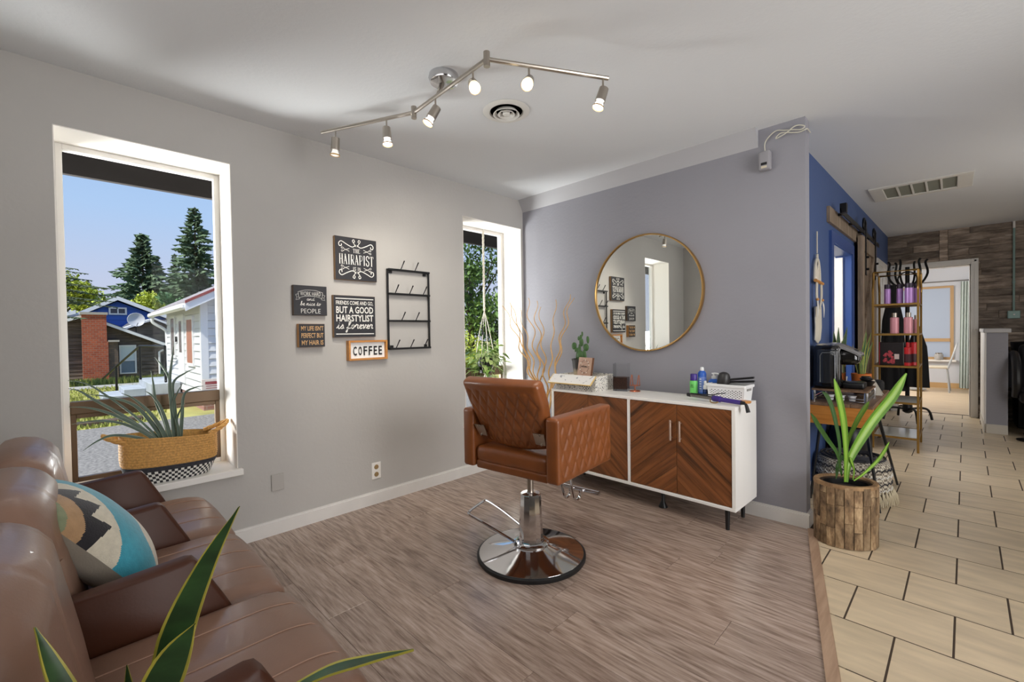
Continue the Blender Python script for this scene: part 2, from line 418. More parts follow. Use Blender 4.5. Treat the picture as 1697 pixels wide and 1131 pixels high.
CURS = {  # connected script: strokes of (x, y) with x-height 1
 'i': (.55, [[(-.1, .1), (.15, .6), (.25, 1), (.2, .3), (.3, 0), (.55, .15)], [(.3, 1.38), (.33, 1.45)]]),
 's': (.6, [[(-.1, .1), (.2, .7), (.3, 1.05), (.42, .6), (.38, .15), (.2, 0), (.1, .15)], [(.38, .1), (.6, .15)]]),
 'f': (.65, [[(-.1, .1), (.2, .6), (.5, 1.6), (.45, 2.0), (.28, 1.7), (.2, .6), (.05, -.7), (-.1, -.9), (-.1, -.6), (.2, .0), (.65, .15)]]),
 'o': (.75, [[(-.1, .1), (.1, .5), (.35, 1), (.12, .75), (.08, .3), (.25, 0), (.48, .3), (.5, .75), (.35, 1), (.45, .8), (.75, .85)]]),
 'r': (.6, [[(-.1, .4), (.15, 1.1), (.22, .95), (.42, .95), (.35, .4), (.4, .05), (.6, .15)]]),
 'e': (.6, [[(-.1, .1), (.3, .5), (.42, .85), (.28, 1), (.12, .65), (.12, .25), (.3, 0), (.6, .2)]]),
 'v': (.7, [[(-.1, .7), (.08, 1), (.18, .85), (.22, 0), (.5, .7), (.48, 1), (.7, .85)]]),
 'a': (.75, [[(.5, .9), (.3, 1), (.1, .6), (.12, .15), (.28, 0), (.48, .5), (.52, 1), (.48, .3), (.55, 0), (.75, .15)]]),
 'n': (.8, [[(-.1, .1), (.12, 1), (.1, 0), (.2, .6), (.38, 1), (.48, .8), (.46, .2), (.56, 0), (.8, .15)]]),
 'd': (.75, [[(.5, .9), (.3, 1), (.1, .6), (.12, .15), (.28, 0), (.48, .5), (.58, 2), (.5, .3), (.57, 0), (.75, .15)]]),
 'b': (.7, [[(-.1, .1), (.2, .8), (.35, 1.8), (.2, 1.9), (.12, 1), (.1, .2), (.25, 0), (.45, .4), (.35, .85), (.4, .7), (.7, .7)]]),
 'c': (.6, [[(.42, .8), (.3, 1), (.1, .6), (.12, .15), (.3, 0), (.6, .2)]]),
 't': (.5, [[(-.1, .1), (.15, .8), (.28, 1.6), (.18, .4), (.25, 0), (.5, .15)], [(.02, 1.15), (.45, 1.2)]]),
 'w': (.95, [[(-.1, .7), (.08, 1), (.12, .3), (.22, 0), (.4, .4), (.44, .9), (.46, .3), (.56, 0), (.75, .5), (.75, 1), (.95, .9)]]),
 'l': (.5, [[(-.1, .1), (.2, .8), (.35, 1.8), (.22, 1.9), (.13, 1), (.12, .2), (.25, 0), (.5, .15)]]),
 'm': (1.05, [[(-.1, .1), (.1, 1), (.1, 0), (.18, .6), (.32, 1), (.4, .8), (.38, 0), (.46, .6), (.6, 1), (.7, .8), (.68, .2), (.78, 0), (1.05, .15)]]),
 ' ': (.5, [])}
def script(fl, body, w, h, dx, dy, lw):
    """script word fitted to width w, x-height h, centred on dx, dy = baseline"""
    tot = sum(CURS[c][0] for c in body); x = -tot / 2; kx = w / tot
    for c in body:
        for st in CURS[c][1]: fl.line([((x + px) * kx + dx + py * h * .12, py * h + dy) for px, py in st], lw, n=5)
        x += CURS[c][0]
SLAB = {  # slab serif capitals on a unit box: (stroke points, thick?)
 'H': [([(.2, 0), (.2, 1)], 1), ([(.8, 0), (.8, 1)], 1), ([(.2, .5), (.8, .5)], 0), ([(.02, .02), (.4, .02)], 0), ([(.6, .02), (.98, .02)], 0), ([(.02, .98), (.4, .98)], 0), ([(.6, .98), (.98, .98)], 0)],
 'A': [([(.12, 0), (.5, 1)], 0), ([(.46, 1), (.84, 0)], 1), ([(.28, .35), (.7, .35)], 0), ([(0, .02), (.3, .02)], 0), ([(.62, .02), (1, .02)], 0)],
 'I': [([(.5, 0), (.5, 1)], 1), ([(.2, .02), (.8, .02)], 0), ([(.2, .98), (.8, .98)], 0)],
 'R': [([(.22, 0), (.22, 1)], 1), ([(.22, .97), (.6, .97), (.8, .88), (.84, .74), (.78, .58), (.6, .5), (.22, .5)], 0), ([(.5, .5), (.84, .02)], 1), ([(.02, .02), (.42, .02)], 0), ([(.02, .98), (.3, .98)], 0), ([(.75, .02), (1, .02)], 0)],
 'P': [([(.25, 0), (.25, 1)], 1), ([(.25, .97), (.65, .97), (.86, .87), (.9, .72), (.84, .55), (.65, .45), (.25, .45)], 0), ([(.05, .02), (.47, .02)], 0), ([(.05, .98), (.3, .98)], 0)],
 'S': [([(.85, .75), (.82, .9), (.5, 1), (.2, .9), (.14, .74), (.28, .58), (.68, .45), (.86, .28), (.76, .08), (.5, 0), (.2, .08), (.13, .28)], 2)],
 'T': [([(.5, 0), (.5, 1)], 1), ([(.04, .97), (.96, .97)], 0), ([(.05, 1), (.05, .78)], 0), ([(.95, 1), (.95, .78)], 0), ([(.3, .02), (.7, .02)], 0)],
 'E': [([(.24, 0), (.24, 1)], 1), ([(.06, .98), (.88, .98)], 0), ([(.06, .02), (.92, .02)], 0), ([(.24, .5), (.68, .5)], 0), ([(.88, 1), (.88, .78)], 0), ([(.92, 0), (.92, .24)], 0)],
 'N': [([(.18, 0), (.18, 1)], 0), ([(.18, .98), (.82, .02)], 1), ([(.82, 0), (.82, 1)], 0), ([(0, .98), (.26, .98)], 0), ([(.66, .98), (1, .98)], 0), ([(.02, .02), (.36, .02)], 0)]}
def slab(fl, body, w, h, dx, dy, gap=.14):
    adv = {'I': .62, ' ': .5}; tot = sum(adv.get(c, 1) for c in body) + gap * (len(body) - 1); k = w / tot; x = -w / 2
    for c in body:
        a = adv.get(c, 1)
        for pts, th in SLAB.get(c, []):
            ww = {0: .11, 1: .24, 2: .2}[th] * k
            q = [(x + dx + px * k * a, dy - h / 2 + py * h) for px, py in pts]
            fl.line(q, ww * (.8 if th == 0 else 1), n=3 if len(q) > 2 else 0)
        x += (a + gap) * k
# ------------------------------------------------------------------ shared materials
M_wall = mat('wall_warm_grey', (183, 180, 176), .75, bump=.32, bscale=42, spec=.3, var=.03, vscale=2, bdist=.004)
M_mwall = mat('wall_cool_grey', (148, 147, 154), .62, bump=.4, bscale=42, spec=.4, var=.03, vscale=2, bdist=.004)
M_blue = mat('wall_blue', (70, 92, 138), .6, bump=.25, bscale=60, spec=.4)
M_bluetrim = mat('blue_gloss_trim', (52, 80, 142), .35)
M_ceil = mat('ceiling_white', (226, 228, 230), .85, bump=.3, bscale=60, spec=.2, bdist=.003)
M_white = mat('white_paint', (236, 233, 228), .45)
M_base = mat('baseboard_paint', (218, 215, 211), .5, var=.03, vscale=8)
M_reveal = mat('reveal_white', (240, 235, 228), .6)
M_bronze = mat('bronze_anodised', (98, 78, 58), .4, metal=.5)
M_chrome = mat('chrome', (222, 222, 224), .08, metal=1)
M_nickel = mat('brushed_nickel', (176, 168, 158), .3, metal=1)
M_black = mat('black_plastic', (18, 18, 20), .35)
M_blackm = mat('black_metal', (20, 20, 22), .4, metal=.3)
M_gold = mat('brass_gold', (150, 116, 58), .42, metal=.6)
M_glass = glass('window_glass', (250, 252, 252), ior=1.1)
M_lam = wood('laminate_oak', (124, 104, 92), (182, 162, 149), (1.9, 24, 24), 3.4, rough=.22, rand=.08, rings=.06, ring_stretch=(.9, 5.5, 5.5), mid=(158, 138, 125), bands=12, bump=.06, spec=.45)
M_tile = mat('ceramic_tile', (208, 189, 160), .34, var=.12, vscale=7, stretch=(.6, 3, 1), rand=.06, bump=.1, bscale=30, spec=.45)
M_grout = mat('grout', (66, 52, 40), .9)
def sroot(name):
    o = bpy.data.objects.new(name, None); C.objects.link(o); o['kind'] = 'structure'; o.empty_display_size = .05; ROOT[name] = Matrix.Identity(4); return o
def BX(y): return 2.165 + .0156 * y

# ------------------------------------------------------------------ floors
g = G(); g.prism([(-.02, -3.6), (3.19, -3.6), (2.34, .0), (-.02, .0)], -.12, -.004); floor = struct('floor', g, mat('underlay', (50, 42, 38), .9))
def strip_x(y): return 2.292 - .236 * y
W = .1895; y = -.827 + W * 5; k = 0
rr = random.Random(3)
fixed = {1: 1.887 - 1.22, 5: 1.765 - 1.22}
while y > -3.6:
    off = fixed.get(k - 4, rr.uniform(-1.1, 0)); x = off if off <= 0 else off - 1.22
    while x < 3.2:
        poly = [(max(x, 0.0) + .0006, y - W + .0006), (x + 1.22 - .0006, y - W + .0006), (x + 1.22 - .0006, y - .0006), (max(x, 0.0) + .0006, y - .0006)]
        if x + 1.22 > 0.01:
            poly = clip(poly, 1, .236, 2.292); poly = clip(poly, 0, 1, -.002); poly = clip(poly, 0, -1, 3.6)
            if area(poly) > .0005: build('plank', G().prism(poly, -.01, 0, .0012), M_lam, floor, smooth=None)
        x += 1.22
    y -= W; k += 1
# transition strip between laminate and tile
g = G(); g.prism([(strip_x(0) - .004, 0), (strip_x(-3.6) - .004, -3.6), (strip_x(-3.6) + .040, -3.6), (strip_x(0) + .040, 0)], -.004, .006, .004)
struct('trim_1', g, wood('strip_oak', (136, 108, 88), (176, 148, 124), (14, 1.2, 14), 2, rough=.4))
g = G(); g.prism([(3.23, -3.6), (4.9, -3.6), (4.9, 5.42), (2.0, 5.42), (2.0, .05), (2.34, .0)], -.12, -.0008); ftile = struct('floor', g, M_grout)
TA = -.0155607; ca, sa = cos(TA), sin(TA)
PX, PY = .318, .3272
def trot(x, y): return (ca * x - sa * y, sa * x + ca * y)
for r in range(-10, 18):
    y0 = -.180 + PY * r; off = 2.758 if r % 2 == 0 else 2.918
    for i in range(-4, 4):
        x0 = off + PX * (i - 1); e = .0034
        poly = [trot(*q) for q in ((x0 + e, y0 - PY + e), (x0 + PX - e, y0 - PY + e), (x0 + PX - e, y0 - e), (x0 + e, y0 - e))]
        poly = clip(poly, -1, -.236, -(2.292 + .041)) if y0 < .2 else clip(poly, -1, .0156, -2.168)
        poly = clip(poly, 0, 1, 5.40); poly = clip(poly, 1, 0, 3.95); poly = clip(poly, 0, -1, 3.0)
        if min((p[0] for p in poly), default=9) > 3.9: continue
        if area(poly) > .002: build('tile', G().prism(poly, -.01, 0, .0006), M_tile, ftile, smooth=None)
g = G(); g.box(3.95, 4.9, -3.6, 5.4, -.02, -.0005); g.prism([(3.2, -3.6), (3.96, -3.6), (3.96, -3.0), (3.06, -3.0)], -.02, -.0005); build('tile_field', g, M_tile, ftile, smooth=None, kind='stuff')
g = G(); g.box(.9, 3.6, 5.40, 9.0, -.1, 0); struct('floor', g, wood('vinyl_oak', (176, 150, 118), (214, 194, 164), (1.2, 12, 12), 2.2, rough=.35, rand=0))

# ------------------------------------------------------------------ walls
W1 = (-3.11, -2.41, .437, 2.171); W2 = (-.733, -.028, .437, 2.176)
g = G(); HT = 2.62
for y0, y1, z0, z1 in ((-3.75, W1[0], -.35, HT), (W1[0], W1[1], -.35, W1[2]), (W1[0], W1[1], W1[3], HT), (W1[1], W2[0], -.35, HT), (W2[0], W2[1], -.35, W2[2]), (W2[0], W2[1], W2[3], HT), (W2[1], .10, -.35, HT)):
    g.box(-.30, 0, y0, y1, z0, z1)
struct('wall_left', g, M_wall)
g = G(); g.box(0, 2.285, 0, .10, -.05, 2.44); struct('wall_back', g, M_mwall)
g = G(); g.box(-.3, 5.0, -3.75, -3.6, -.1, 2.6); struct('wall_front', g, M_wall)
g = G(); g.box(4.9, 5.05, -3.75, 5.4, -.1, 2.6); struct('wall_right', g, M_wall)
def blue(g, y0, y1, z0, z1, a=0.0, b=-.11, mi=0):
    return g.prism([(BX(y0) + b, y0), (BX(y0) + a, y0), (BX(y1) + a, y1), (BX(y1) + b, y1)], z0, z1, 0, mi)
g = G(); blue(g, .10, 1.405, -.05, 2.5); blue(g, 1.405, 2.275, 1.90, 2.5); blue(g, 2.275, 5.24, -.05, 2.5)
struct('wall_hall', g, M_blue)
# plank-clad wall at the end of the hall
DX0, DX1, DZ = 2.35, 3.075, 2.0
g = G(); g.box(1.0, DX0, 5.25, 5.36, -.05, 2.6); g.box(DX1, 4.9, 5.25, 5.36, -.05, 2.6); g.box(DX0, DX1, 5.25, 5.36, DZ, 2.6)
wfar = struct('wall_far', g, mat('wall_board', (120, 110, 100), .8))
M_pl = wood('weathered_plank', (96, 83, 73), (186, 170, 154), (2.6, 12, 12), 2.0, rough=.75, rand=.42, rings=.05, mid=(142, 127, 114), bump=.3)
rr = random.Random(11); z = 0.0; ph = .0925
while z < 2.49:
    x = 2.24 - rr.uniform(0, .6); top = min(z + ph - .0025, 2.486)
    while x < 4.0:
        l = rr.choice((.5, .72, .95, 1.2)); a, b = max(x, 2.24), min(x + l - .003, 4.05); x += l
        cuts = [(a, b)]
        if z < 2.0: cuts = [(a, min(b, DX0)), (max(a, DX1), b)]
        elif z > 2.05 and a < 2.86 and b > 2.78: cuts = [(a, 2.777), (2.863, b)]
        for p, q in cuts:
            if q - p > .02: build('plank', G().box(p, q, 5.238 - rr.uniform(0, .006), 5.26, z, top, .0015), M_pl, wfar, smooth=None)
    z += ph
build('plank', G().box(2.78, 2.86, 5.226, 5.26, 2.075, 2.486, .0015), M_pl, wfar, smooth=None)
# far room shell
g = G(); M_fr = mat('far_room_paint', (206, 208, 214), .8)
g.box(.9, 1.98, 8.95, 9.05, -.05, 2.5); g.box(2.926, 3.6, 8.95, 9.05, -.05, 2.5); g.box(1.98, 2.926, 8.95, 9.05, -.05, .55); g.box(1.98, 2.926, 8.95, 9.05, 1.98, 2.5)
struct('wall_far_room_back', g, M_fr)
g = G(); g.box(3.45, 3.6, 5.36, 8.95, -.05, 2.5); struct('wall_far_room_right', g, M_fr)
g = G(); g.box(.8, .9, 5.36, 8.95, -.05, 2.5); struct('wall_far_room_left', g, M_fr)
g = G(); g.box(.8, 3.6, 5.36, 9.05, 2.46, 2.56); struct('ceiling', g, M_ceil)
# side room seen through the blue doorway
g = G(); g.box(.9, 1.0, .1, 5.2, -.05, 2.5); g.box(1.0, 2.06, .1, .2, -.05, 2.5); g.box(1.0, 2.06, 3.2, 3.3, -.05, 2.5); struct('wall_side_room', g, mat('side_room_white', (232, 230, 224), .8))
g = G(); g.box(.9, 2.06, .1, 3.3, -.1, -.006); struct('floor', g, M_tile)
# ceiling: flat over the salon, a slight change of plane over the hall, a small cove over the mirror wall
g = G(); g.add([(-.0, -3.75, 2.44), (5.05, -3.75, 2.44), (5.05, 0, 2.44), (-.0, 0, 2.44), (-.0, 0, 2.62), (-.0, -3.75, 2.62), (5.05, -3.75, 2.62), (5.05, 0, 2.62),
                (-.0, 5.4, 2.486), (5.05, 5.4, 2.486), (-.0, 5.4, 2.64), (5.05, 5.4, 2.64)],
               [(0, 3, 2, 1), (0, 5, 4, 3), (5, 6, 7, 4), (0, 1, 6, 5), (1, 2, 7, 6), (3, 8, 9, 2), (4, 7, 11, 10), (8, 10, 11, 9), (2, 9, 11, 7), (3, 4, 10, 8)])
struct('ceiling', g, M_ceil)
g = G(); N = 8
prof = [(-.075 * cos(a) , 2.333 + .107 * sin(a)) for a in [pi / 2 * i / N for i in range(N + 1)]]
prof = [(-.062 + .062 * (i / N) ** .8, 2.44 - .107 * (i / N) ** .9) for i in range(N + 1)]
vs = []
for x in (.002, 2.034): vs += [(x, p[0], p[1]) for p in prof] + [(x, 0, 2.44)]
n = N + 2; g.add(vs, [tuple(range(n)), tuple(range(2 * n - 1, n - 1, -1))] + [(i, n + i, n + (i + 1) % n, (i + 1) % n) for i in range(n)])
struct('trim_2', g, mat('cove_white_shaded', (178, 177, 180), .85, bump=.3, bscale=60), smooth=40)  # ceiling white greyed down, so the cove's shade sits in its colour
# baseboards
def bboard(name, pts, n, h=.088, t=.015, m=M_base):
    """run a baseboard along floor points, thickness towards n"""
    g = G()
    for (x0, y0), (x1, y1), (nx, ny) in zip(pts[:-1], pts[1:], n):
        pl = lambda a: [(x0, y0), (x1, y1), (x1 + nx * a, y1 + ny * a), (x0 + nx * a, y0 + ny * a)]
        g.prism(pl(t), .0, h - .012); g.prism(pl(t * .55), h - .012, h)
    return struct(name, g, m)
bboard('baseboard_left', [(0.0, -3.6), (0.0, 0.0)], [(1, 0)])
bboard('baseboard_back', [(.015, 0.0), (2.30, 0.0)], [(0, -1)])
bboard('baseboard_end', [(2.285, -.0), (2.285, .10)], [(1, 0)])
bboard('baseboard_hall', [(BX(.1), .1), (BX(1.31), 1.31)], [(1, 0)])
# windows
def deep_window(name, w, split):
    y0, y1, z0, z1 = w; r = sroot(name); xg = -.262
    g = G(); t = .004
    g.box(-.30, .0008, y0, y0 + t, z0, z1); g.box(-.30, .0008, y1 - t, y1, z0, z1); g.box(-.30, .0008, y0, y1, z1 - t, z1)
    build('reveal', g, M_reveal, r, smooth=None)
    g = G(); g.box(-.30, -.0, y0 + t, y1 - t, z0 - .02, z0 + .004); g.box(-.001, .03, y0 - .03, y1 + (.022 if y1 < -1 else .01), z0 - .032, z0 + .004, .003); build('sill', g, M_white, r, smooth=None)
    def frame(g, a0, a1, b0, b1, wd, x0, x1, b=.002):
        g.box(x0, x1, a0, a0 + wd, b0, b1, b); g.box(x0, x1, a1 - wd, a1, b0, b1, b); g.box(x0, x1, a0 + wd, a1 - wd, b1 - wd, b1, b); g.box(x0, x1, a0 + wd, a1 - wd, b0, b0 + wd, b)
    g = G(); frame(g, y0 + t, y1 - t, z0 + .004, z1 - t, .026, -.295, -.245); build('frame', g, M_white, r, smooth=None)
    a0, a1, b0, b1 = y0 + .03, y1 - .03, z0 + .03, z1 - .03
    build('pane', G().box(xg - .012, xg - .007, a0, a1, split + .035, b1), M_glass, r, smooth=None)
    build('crossbar', G().box(xg - .024, xg + .024, a0, a1, split - .03, split + .034, .004), M_bronze, r, smooth=None)
    g = G(); frame(g, a0, a1, b0, split - .03, .022, xg - .016, xg + .014); build('sash_frame', g, M_bronze, r, smooth=None)
    build('pane', G().box(xg - .005, xg, a0 + .02, a1 - .02, b0 + .02, split - .05), M_glass, r, smooth=None)
deep_window('window_1', W1, .842); deep_window('window_2', W2, .842)
r = sroot('window_3'); g = G()
for a in ((1.98, 2.03), (2.876, 2.926)): g.box(a[0], a[1], 8.93, 9.0, .55, 1.98)
g.box(2.03, 2.876, 8.93, 9.0, 1.94, 1.98); g.box(2.03, 2.876, 8.93, 9.0, .55, .60); g.box(2.03, 2.876, 8.92, 9.0, .90, .965)
build('frame', g, mat('oak_frame', (184, 150, 108), .5), r, smooth=None)
build('pane', G().box(2.03, 2.876, 8.96, 8.965, .6, 1.94), mat('frosted_daylight', (120, 126, 136), .5, emit=((172, 180, 194), .40)), r, smooth=None)  # pane emits light in place of the daylight behind it
build('sill', G().box(1.9, 2.96, 8.86, 8.95, .515, .55, .004), M_white, r, smooth=None)
g = G(); g.box(.9, 3.45, 8.935, 8.95, 0, .1); struct('trim_3', g, mat('oak_base', (196, 160, 112), .5))
# blue doorway with its casing
r = sroot('door_1'); g = G()
blue(g, 1.316, 1.405, 0, 1.99, .02, 0); blue(g, 2.275, 2.365, 0, 1.99, .02, 0); blue(g, 1.405, 2.275, 1.90, 1.99, .02, 0)
build('casing', g, M_bluetrim, r, smooth=None)
g = G(); blue(g, 1.403, 1.408, 0, 1.9, .012, -.115); blue(g, 2.262, 2.277, 0, 1.9, .012, -.115); blue(g, 1.408, 2.262, 1.888, 1.903, .012, -.115); 
build('jamb', g, M_bluetrim, r, smooth=None); g = G(); blue(g, 2.235, 2.262, 0.01, 1.875, -.055, -.118); build('leaf', g, M_white, r, smooth=None)
# white door near the far corner
r = sroot('door_2'); g = G(); blue(g, 4.05, 4.12, 0, 2.06, .018, 0); blue(g, 4.93, 5.0, 0, 2.06, .018, 0); blue(g, 4.12, 4.93, 1.99, 2.06, .018, 0); build('casing', g, M_white, r, smooth=None)
g = G(); blue(g, 4.12, 4.93, 0.01, 1.99, .008, 0)
for z0, z1 in ((.15, .85), (1.0, 1.85)):
    for a in (4.2, 4.56): blue(g, a, a + .3, z0, z1, .014, .007)
build('leaf', g, M_white, r, smooth=None); g = G(); g.lathe([(.0, 0), (.025, .005), (.028, .03), (.012, .05), (.012, .07)], (BX(4.2) + .075, 4.2, .98), 12, M=Matrix.Rotation(R(-90), 4, 'Y')); build('knob', g, M_nickel, r)
# white cased doorway into the far room
r = sroot('door_3'); g = G(); y0, y1 = 5.215, 5.26
g.box(2.276, DX0, y0, y1, 0, 2.07, .004); g.box(DX1, 3.144, y0, y1, 0, 2.07, .004); g.box(DX0, DX1, y0, y1, DZ, 2.07, .004)
g.box(2.30, 2.32, y0 - .006, y0 + .01, 0, 2.05); g.box(3.105, 3.125, y0 - .006, y0 + .01, 0, 2.05); g.box(2.30, 3.125, y0 - .006, y0 + .01, 2.03, 2.05)
g.box(DX0 - .002, DX0 + .012, y1, 5.38, 0, DZ); g.box(DX1 - .012, DX1 + .002, y1, 5.38, 0, DZ); g.box(DX0, DX1, y1, 5.38, DZ - .012, DZ + .002)
build('casing', g, M_white, r, smooth=None)
# half wall at the wash station
g = G(); g.box(3.172, 3.335, 4.118, 5.236, 0, 1.115); hw = struct('wall_half', g, M_mwall)
build('cap', G().box(3.15, 3.357, 4.095, 5.23, 1.115, 1.16, .006), mat('half_wall_cap', (186, 184, 184), .5), hw, smooth=None)
build('white_side_sheet', G().box(3.160, 3.174, 4.118, 5.2, .1, 1.115, .003), M_white, hw, smooth=None)  # thin white sheet over the whole left face
bboard('baseboard_half_wall', [(3.172, 5.21), (3.172, 4.118), (3.335, 4.118)], [(-1, 0), (0, -1)], h=.1, m=mat('half_wall_base', (206, 200, 188), .5))
# ------------------------------------------------------------------ the yard outside
GZ = -.35
M_gravel = mat('gravel_grey', (132, 127, 121), .95, var=.4, vscale=28, bump=1.0, bscale=40, detail=8)
M_grass = mat('dry_lawn', (170, 164, 96), .95, var=.3, vscale=1.2, bump=.8, bscale=60, detail=8)
g = G(); g.box(-90, -.3, -40, 60, GZ - .3, GZ - .02); struct('ground', g, M_grass)
g = G(); g.prism([(-.3, -14), (-.3, 9), (-7.7, 9), (-7.75, -1.0), (-7.2, -14)], GZ - .04, GZ); struct('driveway', g, M_gravel)
g = G(); g.box(-17.6, -16.5, -9, -.9, GZ - .04, GZ + .0); struct('path', g, mat('concrete_path', (170, 166, 160), .9, var=.1, vscale=3))
# grass tufts: one mass
g = G(); rr = random.Random(5)
for i in range(5200):
    x = -7.8 - rr.random() ** 1.3 * 9; y = -3.6 + (abs(x) / 17) * 3.6 * rr.random() + rr.uniform(-.4, .2)
    if y > -1.15 and x < -8.2: continue
    a = rr.uniform(0, 6.3); h = rr.uniform(.03, .09); w = .02; dx, dy = cos(a) * w, sin(a) * w
    g.add([(x - dx, y - dy, GZ - .02), (x + dx, y + dy, GZ - .02), (x + rr.uniform(-.03, .03), y + rr.uniform(-.03, .03), GZ - .02 + h)], [(0, 1, 2)])
for i in range(2200):
    x = -18.9 + rr.random() * 1.0; y = -4 + rr.random() * 3.6; a = rr.uniform(0, 6.3); h = rr.uniform(.08, .25); w = .03
    g.add([(x - cos(a) * w, y - sin(a) * w, GZ - .02), (x + cos(a) * w, y + sin(a) * w, GZ - .02), (x, y + rr.uniform(-.05, .05), GZ - .02 + h)], [(0, 1, 2)])
o = build('lawn_grass', g, mat('grass_blades', (150, 154, 78), .9, var=.35, vscale=3), smooth=None); o['kind'] = 'stuff'; o['label'] = 'patchy green and straw coloured lawn grass beyond the gravel drive'
te = tag(build('timber_edging', G().box(-8.25, -8.05, -3.3, -2.05, GZ - .02, GZ + .07, .02), mat('old_timber', (84, 70, 58), .9, var=.3, vscale=6), origin=(-8.15, -2.7, GZ)), 'weathered timber log edging between lawn and gravel drive', 'log')
# eave of this building above the windows
g = G(); g.box(-.96, -.92, -6, 3.0, 2.20, 2.46); g.box(-.92, -.3, -6, 3.0, 2.46, 2.5)
ev = struct('roof_eave', g, mat('dark_brown_soffit', (40, 35, 33), .8))
for yy in (-5.4, -4.4, -3.5, -2.6, -1.7, -.8, .1, 1.0, 1.9): build('rafter', G().box(-.92, -.3, yy - .025, yy + .025, 2.33, 2.46), mat('rafter_brown', (86, 66, 52), .8), ev, smooth=None)

M_sidw = mat('white_siding', (214, 214, 216), .6); M_sidw2 = mat('white_trim', (226, 226, 228), .5)
M_roofg = mat('grey_shingle', (150, 142, 142), .9, var=.2, vscale=30, bump=.5, bscale=60)
M_brick = None
def brick_mat(name, c1, c2, mortar, scale):
    m = bpy.data.materials.new(name); m.use_nodes = True; nt = m.node_tree; p = nt.nodes['Principled BSDF']; p.inputs['Roughness'].default_value = .9
    tc = nt.nodes.new('ShaderNodeTexCoord'); mp = nt.nodes.new('ShaderNodeMapping'); mp.inputs['Rotation'].default_value = (R(90), 0, R(90)); t = nt.nodes.new('ShaderNodeTexBrick')
    t.inputs['Color1'].default_value = srgb(c1); t.inputs['Color2'].default_value = srgb(c2); t.inputs['Mortar'].default_value = srgb(mortar); t.inputs['Scale'].default_value = scale * .8; t.inputs['Mortar Size'].default_value = .022
    sx = nt.nodes.new('ShaderNodeSeparateXYZ'); cb = nt.nodes.new('ShaderNodeCombineXYZ')
    nt.links.new(tc.outputs['Object'], sx.inputs[0]); nt.links.new(sx.outputs['Y'], cb.inputs['X']); nt.links.new(sx.outputs['Z'], cb.inputs['Y'])
    nt.links.new(cb.outputs[0], t.inputs['Vector']); nt.links.new(t.outputs['Color'], p.inputs['Base Color']); return m
M_brick = brick_mat('red_brick', (178, 92, 62), (150, 72, 50), (150, 120, 104), 4.2)
def lap_face(root, name, a0, a1, z0, z1, h, fn, m, top=None, t=.03, gap=.016):
    """lap boards over a face: fn(s, z, out) gives a world point; top(z) narrows the board under a gable"""
    z = z0
    while z < z1 - .02:
        zb = min(z + h, z1); s0, s1 = (a0, a1) if top is None else top(z, zb)
        if s1 - s0 > .05:
            q = [fn(s0, z, t), fn(s1, z, t), fn(s1, zb - gap * .3, .004), fn(s0, zb - gap * .3, .004), fn(s0, z, -.02), fn(s1, z, -.02), fn(s1, zb, -.02), fn(s0, zb, -.02)]
            build('plank', G().add(q, [(0, 1, 2, 3), (7, 6, 5, 4), (0, 4, 5, 1), (3, 2, 6, 7), (0, 3, 7, 4), (1, 5, 6, 2)]), m, root, world=True, smooth=None)
        z = zb
# --- white house next door
wh = thing('white_house', 'small white lap sided house with red edged shingle roof beyond the drive', 'house', (-11.5, 1.8, GZ))
HX0, HX1, HY0, HY1 = -12.95, -8.5, -1.0, 4.55; WT = 2.02; RZ = 3.55; RY = 1.78
g = G(); g.box(HX0, HX1 - .03, HY0 + .03, HY1, GZ, WT); g.add([(HX0, HY0, WT), (HX0, HY1, WT), (HX0, RY, RZ - .1), (HX1 - .03, HY0, WT), (HX1 - .03, HY1, WT), (HX1 - .03, RY, RZ - .1)], [(0, 1, 2), (3, 5, 4), (0, 2, 5, 3), (1, 4, 5, 2), (0, 3, 4, 1)])
build('wall', g, M_sidw, wh, smooth=None)
lap_face(wh, 'gable', HY0, HY1, -.08, 3.4, .165, lambda s, z, o: (HX1 + o, s, z), M_sidw,
         top=lambda z, zb: (HY0 + .1, HY1) if zb <= WT else (HY0 + (zb - WT) / (RZ - .1 - WT) * (RY - HY0), HY1 - (zb - WT) / (RZ - .1 - WT) * (HY1 - RY)))
lap_face(wh, 'side', HX0, HX1 - .1, -.08, WT, .165, lambda s, z, o: (s, HY0 - o, z), M_sidw)
g = G(); g.box(HX1 - .1, HX1 + .03, HY0 - .03, HY0 + .1, -.1, WT); build('corner_board', g, M_sidw2, wh, smooth=None)
build('foundation', G().box(HX0, HX1 + .004, HY0 - .004, HY1, GZ - .05, -.08), brick_mat('pink_brick', (168, 120, 108), (150, 104, 94), (160, 140, 132), 4.2), wh, smooth=None)
ov = .32; sl = (RZ - WT) / (RY - HY0); x0, x1 = HX0 - .3, HX1 + .34
def roofpl(side):
    ye = (HY0 - ov) if side < 0 else (HY1 + ov); ze = WT - sl * ov + .04; t = .07
    return G().add([(x0, ye, ze), (x1, ye, ze), (x1, RY, RZ + .04), (x0, RY, RZ + .04), (x0, ye, ze + t), (x1, ye, ze + t), (x1, RY, RZ + .04 + t), (x0, RY, RZ + .04 + t)], [(0, 1, 2, 3), (4, 7, 6, 5), (0, 4, 5, 1), (1, 5, 6, 2), (2, 6, 7, 3), (3, 7, 4, 0)])
for sd in (-1, 1): build('roof_slope', roofpl(sd), M_roofg, wh, smooth=None)
